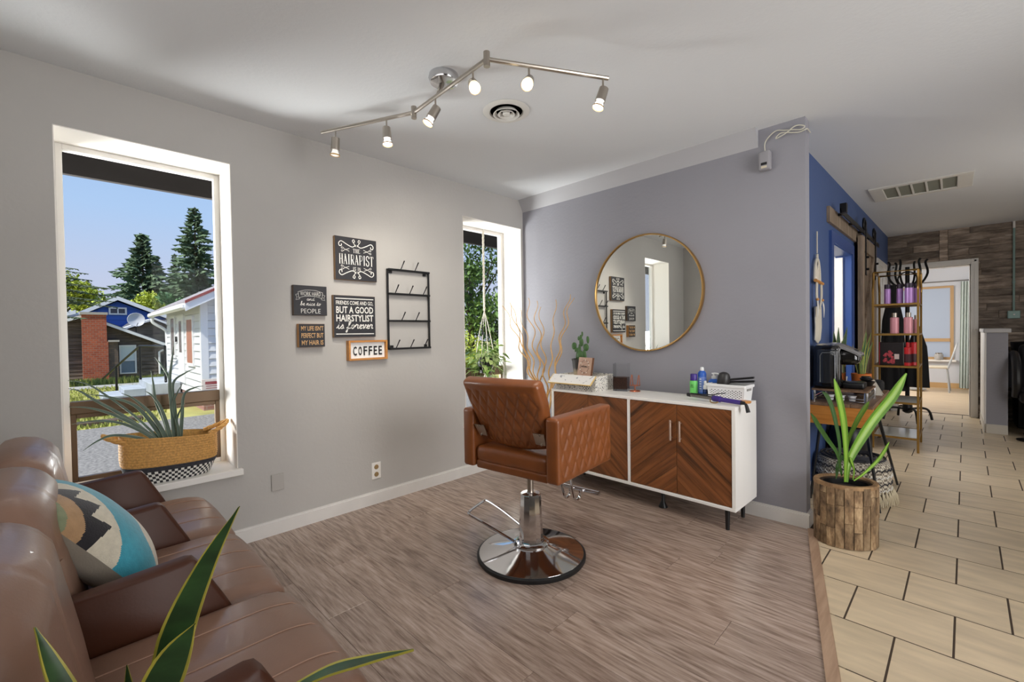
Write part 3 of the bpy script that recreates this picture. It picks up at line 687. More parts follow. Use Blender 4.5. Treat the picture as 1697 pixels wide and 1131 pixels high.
def rake(sd, dz, h, t, m, nm):
    ye = (HY0 - ov - .02) if sd < 0 else (HY1 + ov + .02); ze = WT - sl * (ov + .02) + .04 + dz; zr = RZ + .04 + dz
    return build(nm, G().add([(x1, ye, ze), (x1, RY, zr), (x1, RY, zr + h), (x1, ye, ze + h), (x1 + t, ye, ze), (x1 + t, RY, zr), (x1 + t, RY, zr + h), (x1 + t, ye, ze + h)], [(0, 1, 2, 3), (4, 7, 6, 5), (0, 4, 5, 1), (1, 5, 6, 2), (2, 6, 7, 3), (3, 7, 4, 0)]), m, wh, smooth=None)
M_red = mat('red_roof_edge', (150, 70, 66), .7)
for sd in (-1, 1): rake(sd, -.13, .16, .03, M_sidw2, 'fascia'); rake(sd, .03, .06, .05, M_red, 'roof_edge')
for sd, ye in ((-1, HY0 - ov), (1, HY1 + ov)):
    ze = WT - sl * ov
    build('gutter', G().box(x0, x1, ye - .09, ye + .02, ze - .06, ze + .06, .03), M_sidw2, wh, smooth=None)
    g = G(); g.tube(crm([(x0 + .3, ye, ze - .05), (x0 + .3, ye, ze - .2), (x0 + .3, ye - sd * .26, ze - .4), (x0 + .3, ye - sd * .3, ze - .6), (x0 + .3, ye - sd * .3, -.2)], 4), .04, 8); build('downpipe', g, M_sidw2, wh)
g = G(); g.tube(crm([(HX1 + .1, HY1 + ov, WT - .25), (HX1 + .1, HY1 + ov - .05, WT - .45), (HX1 + .1, HY1 - .1, WT - .62), (HX1 + .1, HY1 + .02, WT - .8)], 4), .05, 8); build('downpipe', g, M_sidw2, wh)
def sidewin(xa, xb, za, zb, blind):
    g = G(); f = .07; y = HY0 - .055
    for a, b, c, d in ((xa - f, xa, za - f, zb + f), (xb, xb + f, za - f, zb + f), (xa, xb, zb, zb + f), (xa, xb, za - f, za)): g.box(a, b, y, HY0, c, d)
    o = build('window', g, M_sidw2, wh, smooth=None); build('pane', G().box(xa, xb, HY0 - .046, HY0 - .040, za, zb), blind, o, smooth=None)
sidewin(-9.92, -9.28, .62, 1.62, mat('copper_blind', (168, 112, 92), .5)); sidewin(-12.1, -11.55, .75, 1.72, mat('grey_glass', (122, 122, 124), .2))
g = G(); g.box(-11.1, -10.3, HY0 - .05, HY0, .1, 1.78); o = build('door', g, M_sidw2, wh, smooth=None); build('pane', G().box(-10.85, -10.55, HY0 - .058, HY0 - .05, .85, 1.62), mat('grey_glass', (122, 122, 124), .2), o, smooth=None)
build('house_number_box', G().box(-11.4, -11.27, HY0 - .06, HY0, 1.1, 1.24), M_black, wh, smooth=None)
st = thing('entry_steps', 'grey painted concrete entry steps against white house', 'steps', (-12.2, -1.6, GZ))
M_step = mat('grey_concrete', (168, 174, 182), .85, var=.12, vscale=4)
build('landing', G().box(-13.4, -10.9, -1.62, HY0 - .04, GZ - .02, .09, .01), M_step, st, smooth=None)
for i, (a, b) in enumerate(((-2.05, -.08), (-2.45, -.22))): build('tread', G().box(-13.4, -11.9, a, -1.62 if i == 0 else -2.05, GZ - .02, b, .01), M_step, st, smooth=None)
hr = thing('hand_rail', 'thin black iron hand rail along the grey steps', 'railing', (-12.2, -1.7, GZ))
zt = 1.0
for a, b in (((-13.9, -2.06), (GZ, .42)), ((-12.75, -1.64), (.09, zt)), ((-11.15, -1.30), (.09, zt))): build('post', G().cyl((*a, b[0]), (*a, b[1]), .028, 8), M_blackm, hr)
g = G(); g.tube([(-14.6, -2.3, .06), (-13.9, -2.06, .42), (-12.75, -1.64, zt), (-11.15, -1.30, zt)], .028, 8); build('top_rail', g, M_blackm, hr)
sg = thing('yard_sign', 'small pale sign board with red heading by the white house', 'sign', (-8.05, -.86, GZ))
build('stake', G().box(-8.07, -8.03, -.90, -.86, GZ - .05, .3), M_sidw2, sg, smooth=None)
build('panel', G().box(-8.03, -8.01, -1.12, -.70, -.02, .34, .004), mat('sign_cream', (222, 206, 192), .6), sg, smooth=None)
fl = Flat((-8.009, -.91, .16), (0, 1, 0), (0, 0, 1)); fl.bar(-.15, .15, .07, .13)
for k in range(4): fl.bar(-.14, .13 - .03 * (k % 2), .03 - k * .045, .043 - k * .045)
build('print', fl.g, mat('sign_red', (150, 62, 62), .6), sg, smooth=None)
# --- brown board house with the brick chimney
bh = thing('brown_house', 'weathered brown board house with tall red brick chimney', 'house', (-22, -2.4, GZ))
BXF = -19.6; ba, bb, ay = -5.2, -.42, -2.55; ez, az = 1.02, 2.02
def brown_top(z, zb):
    if zb <= ez: return ba, bb
    k = (zb - ez) / (az - ez); return ba + k * (ay - ba), bb - k * (bb - ay)
M_bwood = wood('weathered_siding', (62, 54, 50), (128, 116, 106), (8, 1.0, 14), 1.6, rough=.9, rand=.18)
lap_face(bh, 'front', ba, bb, GZ, 1.98, .135, lambda s, z, o: (BXF + o, s, z), M_bwood, top=brown_top)
g = G(); g.add([(BXF - .02, ba, GZ), (BXF - .02, bb, GZ), (BXF - .02, bb, ez), (BXF - .02, ay, az), (BXF - .02, ba, ez), (-27, ba, GZ), (-27, bb, GZ), (-27, bb, ez), (-27, ay, az), (-27, ba, ez)],
               [(0, 1, 2, 3, 4), (9, 8, 7, 6, 5), (0, 5, 6, 1), (1, 6, 7, 2), (2, 7, 8, 3), (3, 8, 9, 4), (4, 9, 5, 0)]); build('wall', g, M_bwood, bh, smooth=None)
M_dkroof = mat('dark_shingle', (98, 98, 104), .9, var=.15, vscale=20)
for sd, ye in ((-1, ba - .3), (1, bb + .35)):
    k = (az - ez) / abs(ay - (ba if sd < 0 else bb)); ze = ez - k * (.3 if sd < 0 else .35)
    build('roof_slope', G().add([(BXF + .3, ye, ze + .03), (BXF + .3, ay, az + .05), (-27, ay, az + .05), (-27, ye, ze + .03), (BXF + .3, ye, ze + .10), (BXF + .3, ay, az + .12), (-27, ay, az + .12), (-27, ye, ze + .10)], [(0, 1, 2, 3), (4, 7, 6, 5), (0, 4, 5, 1), (1, 5, 6, 2), (2, 6, 7, 3), (3, 7, 4, 0)]), M_dkroof, bh, smooth=None)
    build('fascia', G().add([(BXF + .3, ye, ze - .04), (BXF + .3, ay, az - .01), (BXF + .3, ay, az + .09), (BXF + .3, ye, ze + .07), (BXF + .34, ye, ze - .04), (BXF + .34, ay, az - .01), (BXF + .34, ay, az + .09), (BXF + .34, ye, ze + .07)], [(0, 1, 2, 3), (4, 7, 6, 5), (0, 4, 5, 1), (1, 5, 6, 2), (2, 6, 7, 3), (3, 7, 4, 0)]), M_sidw2, bh, smooth=None)
g = G(); g.box(BXF - .1, BXF + .45, -2.62, -1.93, GZ - .02, 1.12); g.box(BXF + .0, BXF + .44, -2.62, -1.96, 1.12, 2.10); build('chimney', g, M_brick, bh, smooth=None)
build('chimney_cap', G().box(BXF - .04, BXF + .48, -2.66, -1.92, 2.10, 2.19), mat('stone_cap', (176, 168, 158), .9), bh, smooth=None)
build('chimney_ledge', G().box(BXF + .1, BXF + .5, -1.93, -1.62, 1.1, 1.17), mat('stone_cap', (176, 168, 158), .9), bh, smooth=None)
build('brick_wing', G().box(BXF + .0, BXF + .4, -1.93, -1.66, GZ, 1.1), brick_mat('brown_brick', (120, 100, 84), (96, 82, 72), (90, 84, 78), 4), bh, smooth=None)
g = G(); wy0, wy1, wz0, wz1 = -1.56, -1.16, -.08, .92; f = .05
for a, b, c, d in ((wy0 - f, wy0, wz0 - f, wz1 + f), (wy1, wy1 + f, wz0 - f, wz1 + f), (wy0, wy1, wz1, wz1 + f), (wy0, wy1, wz0 - f, wz0), (wy0, wy1, .36, .40)): g.box(BXF + .02, BXF + .07, a, b, c, d)
o = build('window', g, M_sidw2, bh, smooth=None); build('pane', G().box(BXF + .03, BXF + .04, wy0, wy1, .4, wz1), mat('curtain_pale', (206, 218, 222), .4), o, smooth=None); build('pane', G().box(BXF + .03, BXF + .04, wy0, wy1, wz0, .36), mat('window_dim', (112, 130, 150), .2), o, smooth=None)
g = G(); g.tube(crm([(BXF + .3, bb + .3, ez - .12), (BXF + .3, bb + .28, ez - .2), (BXF + .12, bb + .02, ez - .34), (BXF + .12, bb, ez - .5), (BXF + .12, bb, GZ + .15)], 4), .035, 8); build('downpipe', g, M_sidw2, bh)
# lower roof behind with the satellite dish
g = G(); x = -24.5
g.add([(x, -2.0, GZ), (x, 1.6, GZ), (x, 1.6, 1.3), (x, .0, 2.05), (x, -2.0, 1.2), (x - 3, -2.0, GZ), (x - 3, 1.6, GZ), (x - 3, 1.6, 1.3), (x - 3, .0, 2.05), (x - 3, -2, 1.2)], [(0, 1, 2, 3, 4), (9, 8, 7, 6, 5), (1, 6, 7, 2), (2, 7, 8, 3), (3, 8, 9, 4), (0, 4, 9, 5)])
build('rear_wing', g, M_bwood, bh, smooth=None)
g = G()
for ya, yb, za, zb in ((.0, 1.9, 2.12, 1.2), (-2.2, .0, 1.15, 2.12)): g.add([(x + .25, ya, za), (x + .25, yb, zb), (x + .25, yb, zb + .09), (x + .25, ya, za + .09), (x - 3, ya, za + .09), (x - 3, yb, zb + .09)], [(0, 1, 2, 3), (3, 2, 5, 4)])
build('rear_fascia', g, M_sidw2, bh, smooth=None)
ds = thing('satellite_dish', 'round grey satellite dish on the brown house roof', 'satellite dish', (-21.2, -.88, 1.62))
g = G(); g.lathe([(.0, .0), (.12, .012), (.22, .045), (.29, .09), (.28, .095), (.21, .055), (.11, .02), (0, .008)], (-21.15, -.95, 1.98), 20, M=Matrix.Rotation(R(80), 4, 'Y')); build('dish', g, mat('dish_grey', (196, 196, 200), .5), ds)
g = G(); g.cyl((-21.2, -.95, 1.45), (-21.2, -.95, 1.95), .02, 8); build('mast', g, M_blackm, ds); g = G(); g.tube([(-21.1, -.95, 1.72), (-20.8, -.92, 1.85)], .012, 6); build('feed_arm', g, M_blackm, ds)
# --- blue house
bl = thing('blue_house', 'bright blue gabled house with white edged roof behind the chimney', 'house', (-33, -2, GZ))
M_bsid = mat('blue_siding', (52, 92, 178), .7); bx = -31.0
def bgable(ya, yb, yap, z0, ze, za, x, nm):
    lap_face(bl, nm, ya, yb, z0, za - .05, .3, lambda s, z, o: (x + o, s, z), M_bsid, top=lambda z, zb: (ya, yb) if zb <= ze else (ya + (zb - ze) / (za - ze) * (yap - ya), yb - (zb - ze) / (za - ze) * (yb - yap)))
    g = G(); g.add([(x - .02, ya, z0), (x - .02, yb, z0), (x - .02, yb, ze), (x - .02, yap, za), (x - .02, ya, ze), (x - 8, ya, z0), (x - 8, yb, z0), (x - 8, yb, ze), (x - 8, yap, za), (x - 8, ya, ze)], [(0, 1, 2, 3, 4), (9, 8, 7, 6, 5), (1, 6, 7, 2), (2, 7, 8, 3), (3, 8, 9, 4), (4, 9, 5, 0)]); build('wall', g, M_bsid, bl, smooth=None)
    for a, zA in ((ya, ze), (yb, ze)):
        s_ = .5 * (1 if a > yap else -1); k = (za - ze) / (a - yap); a2 = a + s_; z2 = ze - abs(k) * abs(s_)
        g = G().add([(x + .4, a2, z2), (x + .4, yap, za + .06), (x + .4, yap, za + .28), (x + .4, a2, z2 + .22), (x + .34, a2, z2), (x + .34, yap, za + .06), (x + .34, yap, za + .28), (x + .34, a2, z2 + .22)], [(0, 1, 2, 3), (7, 6, 5, 4), (3, 2, 6, 7), (0, 4, 5, 1)]); build('fascia', g, M_sidw2, bl, smooth=None)
        g = G().add([(x + .34, a2, z2 + .2), (x + .34, yap, za + .26), (x - 8, yap, za + .26), (x - 8, a2, z2 + .2), (x + .34, a2, z2 + .05), (x + .34, yap, za + .1), (x - 8, yap, za + .1), (x - 8, a2, z2 + .05)], [(0, 1, 2, 3), (7, 6, 5, 4), (0, 4, 5, 1), (2, 6, 7, 3), (3, 7, 4, 0)]); build('roof_slope', g, M_dkroof, bl, smooth=None)
bgable(-2.6, 1.3, -.87, .5, 2.40, 3.36, bx, 'gable')
g = G(); wy0, wy1, wz0, wz1 = -1.17, -.55, 2.68, 2.94
for a, b, c, d in ((wy0 - .08, wy0, wz0 - .08, wz1 + .08), (wy1, wy1 + .08, wz0 - .08, wz1 + .08), (wy0, wy1, wz1, wz1 + .08), (wy0, wy1, wz0 - .08, wz0), (-.88, -.83, wz0, wz1)): g.box(bx + .03, bx + .1, a, b, c, d)
o = build('window', g, M_sidw2, bl, smooth=None)
for a, b in ((wy0, -.88), (-.83, wy1)): build('pane', G().box(bx + .04, bx + .06, a, b, wz0, wz1), mat('window_dark', (58, 62, 78), .15), o, smooth=None)
g = G(); g.box(bx + .5, bx + 1.4, -8, -2.2, GZ, 2.2); build('wing_wall', g, M_bsid, bl, smooth=None)
g = G().add([(bx + 1.7, -5.6, 1.55), (bx + 1.7, -2.6, 2.55), (bx + 1.7, -2.6, 2.75), (bx + 1.7, -5.6, 1.75), (bx + .3, -5.6, 1.75), (bx + .3, -2.6, 2.75)], [(0, 1, 2, 3), (3, 2, 5, 4)]); build('fascia', g, M_sidw2, bl, smooth=None)
g = G().add([(bx + 1.9, -1.0, 1.72), (bx + 1.9, 5, 1.72), (bx + .2, 5, 2.35), (bx + .2, -.2, 2.35), (bx + 1.9, -1.0, 1.55), (bx + 1.9, 5, 1.55)], [(0, 1, 2, 3), (0, 4, 5, 1)]); build('porch_roof', g, M_dkroof, bl, smooth=None)
g = G(); g.box(bx + 1.88, bx + 1.96, -1.1, 5, 1.5, 1.66); build('porch_fascia', g, M_sidw2, bl, smooth=None)
g = G(); g.box(bx + .1, bx + .5, -1.0, 5, .4, 1.6); build('porch_wall', g, M_bsid, bl, smooth=None)
# --- trees
M_needle = mat('fir_needles', (88, 108, 78), .85, var=.35, vscale=.8); M_bark = mat('fir_bark', (84, 72, 62), .95, var=.2, vscale=4)
def conifer(label, x, y, h, r, seed, base=.06, dens=1.0, mat_=None, group=None):
    rr = random.Random(seed); t = thing('fir_tree', label, 'tree', (x, y, GZ), 0, group); g = G(); g.tube([(x, y, GZ), (x, y, GZ + h * .55), (x + .1, y, GZ + h * .99)], [h * .016, h * .009, .02], 7); build('trunk', g, M_bark, t)
    g = G(); z = base
    while z < .985:
        rad = r * (1 - z) ** 1.0 * rr.uniform(.6, 1.12) + .03; nb = max(4, int(11 * dens * (1 - z * .5)))
        for b in range(nb):
            a = rr.uniform(0, 2 * pi); L = rad * rr.uniform(.6, 1.12); dr = rr.uniform(.12, .4) * L; zc = GZ + h * z + rr.uniform(-.1, .1) * h * .03
            ns = max(5, int(L / r * 22))
            for s in range(1, ns + 1):
                q = s / ns; px, py, pz = x + cos(a) * L * q, y + sin(a) * L * q, zc - dr * q + .14 * L * q * q
                wv = r * .115 * (1.15 - q * .8) * rr.uniform(.7, 1.3); a2 = a + rr.choice((-1, 1)) * rr.uniform(.5, 1.2)
                ex, ey = px + cos(a2) * wv, py + sin(a2) * wv; d = .05 * r
                g.add([(px - cos(a) * d, py - sin(a) * d, pz + .03 * r), (px + cos(a) * d * 1.6, py + sin(a) * d * 1.6, pz), (ex, ey, pz - wv * rr.uniform(.2, .75))], [(0, 1, 2)])
                if rr.random() < .5: g.add([(px, py, pz + .02), (px + cos(a) * d * 2, py + sin(a) * d * 2, pz), (px + cos(a) * d, py + sin(a) * d, pz - wv * .8)], [(0, 1, 2)])
        z += .018 / dens * (1 + .4 * z)
    build('foliage', g, mat_ or M_needle, t, smooth=None)
CF = 'tall conifers behind the houses'
conifer('tall broad dark fir in middle of the large window, behind blue house', -48, 2.0, 11.0, 4.9, 1, dens=1.15, group=CF)
conifer('tallest dark fir above the white house roof in the large window', -44, 5.2, 13.1, 4.6, 2, dens=1.15, group=CF)
conifer('slender mid height fir just right of the broad dark fir', -50, 3.3, 9.4, 2.4, 3, dens=1.1, group=CF)
conifer('mid height fir immediately left of the tallest dark fir', -47, 4.15, 9.3, 2.3, 4, dens=1.1, group=CF)
def leafy(name, label, cat, x, y, z, rx, rz, n, s, m, seed, trunk=True, group=None):
    rr = random.Random(seed); t = thing(name, label, cat, (x, y, GZ), 0, group)
    if trunk:
        g = G(); g.tube([(x, y, GZ), (x + .1, y, z)], [rx * .06, rx * .03], 7)
        for k in range(5):
            a = k * 1.3; g.tube([(x, y, z - rz * .6), (x + cos(a) * rx * .5, y + sin(a) * rx * .5, z + rz * .2)], [rx * .03, .02], 5)
        build('trunk', g, M_bark, t)
    g = G(); cl = []
    for k in range(26):
        a = rr.uniform(0, 2 * pi); b = rr.uniform(-1, 1); q = rr.uniform(.45, .95); c = math.sqrt(1 - b * b); cl.append((x + cos(a) * c * rx * q, y + sin(a) * c * rx * q, z + b * rz * q, rr.uniform(.2, .38)))
    for i in range(n):
        c = cl[i % len(cl)]; d = Vector((rr.gauss(0, 1), rr.gauss(0, 1), rr.gauss(0, .8))); d = d.normalized() * rr.random() ** .4
        p = Vector((c[0] + d.x * rx * c[3], c[1] + d.y * rx * c[3], c[2] + d.z * rz * c[3])); u = Vector((rr.gauss(0, 1), rr.gauss(0, 1), rr.gauss(0, 1))).normalized(); v = u.cross(Vector((0, 0, 1))).normalized() if abs(u.z) < .95 else Vector((1, 0, 0))
        k = s * rr.uniform(.6, 1.3); g.add([p - u * k, p + v * k * .55, p + u * k, p - v * k * .55], [(0, 1, 2, 3)])
    build('foliage', g, m, t, smooth=None)
M_yel = mat('yellow_green_leaves', (172, 182, 70), .8, var=.3, vscale=.7); M_grn = mat('green_leaves', (96, 126, 64), .8, var=.35, vscale=.8); M_lgrn = mat('light_green_leaves', (142, 172, 92), .8, var=.3, vscale=.8)
leafy('maple_tree', 'yellow green leafy tree behind the blue house, left part', 'tree', -44, -3.2, 4.2, 3.4, 1.9, 5200, .17, M_yel, 11)
leafy('maple_tree', 'yellow green leafy bush right of the blue gable', 'tree', -42, 1.6, 3.6, 1.6, 1.5, 2400, .14, M_yel, 12)
leafy('green_shrub', 'green rounded tree under the tallest fir beside white roof', 'tree', -38, 3.4, 3.2, 1.8, 1.6, 3000, .14, mat('mid_green_leaves', (84, 122, 70), .8, var=.3, vscale=.8), 13)
# drooping conifer boughs reaching in at the left of the large window
t = thing('cedar_tree', 'dark conifer boughs reaching in at left of large window', 'tree', (-17.5, -5.6, GZ)); g = G(); g.tube([(-17.5, -5.6, GZ), (-17.5, -5.6, 7)], [.25, .12], 8); build('trunk', g, M_bark, t)
g = G(); rr = random.Random(8)
for b in range(24):
    z0 = rr.uniform(1.9, 4.2); L = rr.uniform(2.0, 3.9) * (1.15 if 2.9 < z0 < 3.7 else .82); a = rr.uniform(1.25, 1.75)
    for s in range(46):
        q = s / 45; px, py, pz = -17.5 + cos(a) * L * q * .7, -5.6 + sin(a) * L * q, z0 - .25 * L * q + .08 * L * q * q
        for _ in range(4):
            w = rr.uniform(.08, .26) * (1.1 - q * .5); a2 = rr.uniform(0, 6.3); g.add([(px - .02, py - .05, pz + .02), (px + .02, py + .05, pz), (px + cos(a2) * w * .5, py + sin(a2) * w, pz - w * rr.uniform(.0, .6))], [(0, 1, 2)])
build('foliage', g, mat('olive_needles', (72, 84, 58), .85, var=.4, vscale=1.5), t, smooth=None)
# trees seen through the narrow window
GV = 'leafy trees seen through the narrow window'
leafy('maple_tree', 'large green leafy tree filling the narrow window', 'tree', -14.5, 11.5, 4.0, 3.4, 3.2, 9000, .13, M_grn, 21)
leafy('maple_tree', 'light green leafy tree behind hanging plant, lower right of narrow window', 'tree', -13.0, 12.6, 1.6, 2.6, 1.9, 6000, .11, M_lgrn, 22)
leafy('green_shrub', 'bright yellow green shrub low in narrow window', 'shrub', -9.5, 6.6, .55, 1.1, .8, 2600, .08, M_yel, 23, trunk=False)
conifer('dark fir behind the leafy tree in the narrow window', -26, 17.5, 10.5, 3.2, 6)
# ------------------------------------------------------------------ styling chair
M_tan = mat('tan_leather', (130, 73, 34), .36, var=.13, vscale=9, bump=.12, bscale=220, coat=.15)
M_choc = mat('brown_leather', (132, 101, 84), .36, var=.12, vscale=5, bump=.15, bscale=160, coat=.12)
M_chocd = mat('brown_leather_arm', (70, 36, 20), .46, var=.1, vscale=5, bump=.08, bscale=160, spec=.35)
ch = thing('salon_chair', 'tan quilted leather styling chair on round chrome base', 'chair', (1.30, -1.36, 0), R(6))
def quilt(a, b, pa, pb, depth=.006, w=.0075):
    s = a / pa + b / pb; t = a / pa - b / pb
    d = min(abs(s - round(s)), abs(t - round(t))) * min(pa, pb) * .75
    return -depth * math.exp(-(d / w) ** 2)
cu, cv = .021, .058
for sg in (-1, 1):
    def fn(v, n, sg=sg):
        if n.x * sg > .6:
            e = min(.247 - abs(v.y), .135 - abs(v.z)); k = max(0, min(1, e / .012)); v = Vector((v.x + sg * k * (quilt(v.y, v.z, .072, .125) + .002), v.y, v.z))
        return v
    g = G().rbox((cu + sg * .265, cv - .012, .645), (.036, .265, .153), .016, (2, 110, 64), fn); build('armrest', g, M_tan, ch, world=False)
g = G().rbox((cu, cv - .0, .562), (.226, .262, .042), .026, (10, 10, 2), lambda v, n: Vector((v.x, v.y, v.z + (.008 * (1 - (v.x / .23) ** 2) * (1 - (v.y / .26) ** 2) if v.z > 0 else 0)))); build('seat', g, M_tan, ch, world=False)
g = G().rbox((cu, cv - .0, .506), (.226, .258, .022), .012, (4, 4, 1)); build('seat_base', g, M_tan, ch, world=False)
def bfn(v, n):
    x, y, z = v; h = (z + .175) / .35
    wk = .86 + .14 * min(1, h * 1.5)
    z2 = z - .018 * (1 - (x / .24) ** 2) * max(0, 1 - h * 2.2) + .012 * (1 - (x / .24) ** 2) * max(0, h * 3 - 2)
    if n.y < -.6:
        e = min(.222 - abs(x), .14 - z, z + .16); k = max(0, min(1, e / .012)); y = y + k * (-quilt(x, z, .060, .120) - .002)
    y = y + .02 * (x / .24) ** 2
    return Vector((x * wk, y, z2))
B = Matrix.Translation((cu, cv - .262, .795)) @ Matrix.Rotation(R(25), 4, 'X')
g = G().rbox((0, 0, 0), (.236, .034, .178), .022, (110, 2, 80), bfn, M=B); build('backrest', g, M_tan, ch, world=False)
for sg in (-1, 1):
    g = G(); x = cu + sg * .205; g.prism([(-.055, -.035), (.02, -.035), (.032, .05), (-.055, .05)][::1], -.003, .003, 0, M=B @ Matrix.Translation((sg * .196, -.0395, -.105)) @ Matrix.Scale(.75, 4) @ Matrix.Rotation(R(90) , 4, 'X') @ Matrix.Scale(sg, 4, (1, 0, 0)))
    for dx, dz in ((-.03 * sg, .03), (.005 * sg, -.02)): q0 = B @ Vector((sg * .192, -.04, -.105 + dz)); q1 = B @ Vector((sg * .192, -.049, -.105 + dz)); g.cyl(q0, q1, .006, 8)
    build('bracket', g, M_nickel, ch, world=False)
g = G(); g.lathe([(.285, 0), (.289, .006), (.289, .02), (.28, .026), (.25, .02), (.2, .01)], n=64, cap=False); build('rubber_rim', g, mat('black_rubber', (22, 22, 23), .5), ch, world=False)
g = G(); g.lathe([(.281, .018), (.277, .026), (.255, .031), (.2, .042), (.15, .054), (.11, .064), (.098, .068), (.098, .078), (.088, .083), (.07, .085)], n=72, cap=False); build('base', g, M_chrome, ch, world=False, smooth=25)
g = G(); g.lathe([(.0705, .08), (.066, .09), (.0555, .325), (.052, .335), (.02, .338), (.02, .34)], n=12); build('column', g, M_chrome, ch, world=False, smooth=20)
g = G(); g.cyl((0, 0, .33), (0, 0, .50), .0165, 16); g.box(cu - .1, cu + .1, cv - .16, cv + .1, .476, .486); build('piston', g, M_nickel, ch, world=False)
g = G(); pu = crm([(-.03, -.085, .088), (-.25, -.12, .158), (-.325, -.132, .182), (-.335, -.115, .197), (-.30, -.045, .235), (-.285, -.03, .236), (-.2, -.01, .2), (-.06, .0, .14)], 5)
g.tube(pu, .0075, 8); g.lathe([(0, -.012), (.014, -.01), (.014, .01), (0, .012)], (-.03, -.085, .088), 10); build('pump_lever', g, M_chrome, ch, world=False)
g = G()
for x in (cu - .035, cu + .035): g.tube(crm([(x, cv + .22, .49), (x, cv + .27, .30), (x, cv + .30, .215), (x, cv + .33, .19), (x, cv + .365, .21), (x, cv + .36, .245)], 5), .008, 8)
g.cyl((cu - .17, cv + .355, .252), (cu + .17, cv + .355, .252), .0135, 12); build('footrest', g, M_chrome, ch, world=False)
g = G(); g.cyl((cu - .30, cv - .2, .605), (cu - .325, cv - .2, .605), .008, 8); g.lathe([(0, -.012), (.014, -.008), (.014, .008), (0, .012)], (cu - .33, cv - .2, .605), 10); build('recline_knob', g, M_chrome, ch, world=False)

# ------------------------------------------------------------------ waiting bench
so = thing('waiting_bench', 'row of three joined brown leather seats with wing arms under large window', 'sofa', (1.205, -2.92, 0))
sx0, pit = .38, .55
for k in range(3):
    xc = sx0 + pit * (k + .5)
    def sfn(v, n):
        x, y, z = v
        if n.z > .3 or n.y > .5:
            z += .018 * (1 - (x / .275) ** 2) if n.z > .3 else 0
            for sx in (-.135, 0, .135):
                z -= .0015 * math.exp(-((x - sx) / .006) ** 2) if n.z > .3 else 0
            if y > .12: z -= .030 * ((y - .12) / .12) ** 2
        return Vector((x, y, z))
    g = G().rbox((xc, -2.875, .405), (.272, .245, .058), .045, (44, 10, 2), sfn); st_ = build('seat', g, M_choc, so)
    g = G()
    for sx in (-.135, 0, .135): g.tube([Vector((xc, -2.875, .405)) + sfn(Vector((sx, yy, .058)), Vector((0, 0, 1))) + Vector((0, 0, .0012)) for yy in [-.2 + .4 * i / 14 for i in range(15)]] + [Vector((xc + sx, -2.875 + .2 + .045 * sin(a), .405 + .013 - .0022 + .018 * (1 - (sx / .275) ** 2) * cos(a) - .030 * ((.08 + .045 * sin(a)) / .12) ** 2 * 1.0 + .045 * cos(a))) for a in (.5, .9, 1.3)], .0016, 5)
    build('stitching', g, mat('seat_thread', (158, 124, 104), .6), st_)
    def bk(v, n):
        x, y, z = v; h = (z + .25) / .5
        zz_ = z + .63; y += float(np.interp(zz_, [.42, .5, .6, .73, .79, .845], [.03, .015, 0, -.024, -.034, -.06])) + (.022 * (1 - (x / .27) ** 2) - .012 if n.y > 0 else 0)
        if n.y > .4:
            for sx in (-.11, .11): y -= .0035 * math.exp(-((x - sx) / .006) ** 2)
        z -= .045 * (abs(x) / .27) ** 3 if h > .6 else 0
        return Vector((x, y, z))
    g = G().rbox((xc, -3.155, .63), (.270, .065, .218), .055, (40, 2, 14), bk); build('backrest', g, M_choc, so)
for k in range(4):
    x = sx0 + pit * k - .005
    M = Matrix.Translation((x, 0, 0)) @ Matrix(((0, 0, 1, 0), (1, 0, 0, 0), (0, 1, 0, 0), (0, 0, 0, 1)))
    pr = [(-3.165, .34), (-2.835, .34), (-2.775, .42), (-2.79, .46), (-2.855, .59), (-2.868, .608), (-2.885, .612), (-3.165, .592)]
    t = .023; g = G(); g.prism(pr, -t, t, .008, M=M)
    build('armrest', g, M_chocd, so, smooth=50)
g = G(); g.box(.42, 2.0, -3.0, -2.9, .30, .345)
build('beam', g, M_blackm, so, smooth=None)
for x in (.55, 1.2, 1.85):
    g = G(); g.box(x - .02, x + .02, -2.97, -2.93, 0.02, .30); g.box(x - .025, x + .025, -3.15, -2.72, 0, .03, .006); build('leg', g, M_chrome, so, smooth=None)
# throw pillow
pc = Vector((1.185, -3.045, .632)); th = R(-30)
pl = thing('throw_pillow', 'teal, cream and black patterned pillow leaning on middle bench seat', 'pillow', pc - Vector((0, 0, .19)))
PM = Matrix.Translation(pc) @ Matrix.Rotation(R(-1), 4, 'Z') @ Matrix.Rotation(R(36), 4, 'X')
cols = [mat('pillow_' + n, c, .95, bump=.5, bscale=260, sheen=.3, var=.08, vscale=60) for n, c in (('navy', (34, 36, 52)), ('green', (126, 134, 104)), ('tan', (168, 134, 98)), ('black', (34, 32, 36)), ('cream', (206, 198, 178)), ('teal', (58, 150, 170)), ('grey', (112, 112, 104)))]
def pillow_half(sg, n=120):
    def f(u, v):
        x, z = (u - .5) * .37, (v - .5) * .385; a, b = abs(u - .5) * 2, abs(v - .5) * 2
        pinch = 1 - .07 * (a * a * (1 - b * b) + 0) ; pin2 = 1 - .07 * b * b * (1 - a * a)
        h = .082 * (max(0, (1 - a ** 2.4)) ** .55) * (max(0, (1 - b ** 2.4)) ** .55)
        return PM @ Vector((x * pin2 * 1.0 * (1 - .06 * (1 - b) * a), sg * h, z * pinch))
    g = G().grid(f, n, n)
    return g
g = pillow_half(1); n = 120; g.mi = []
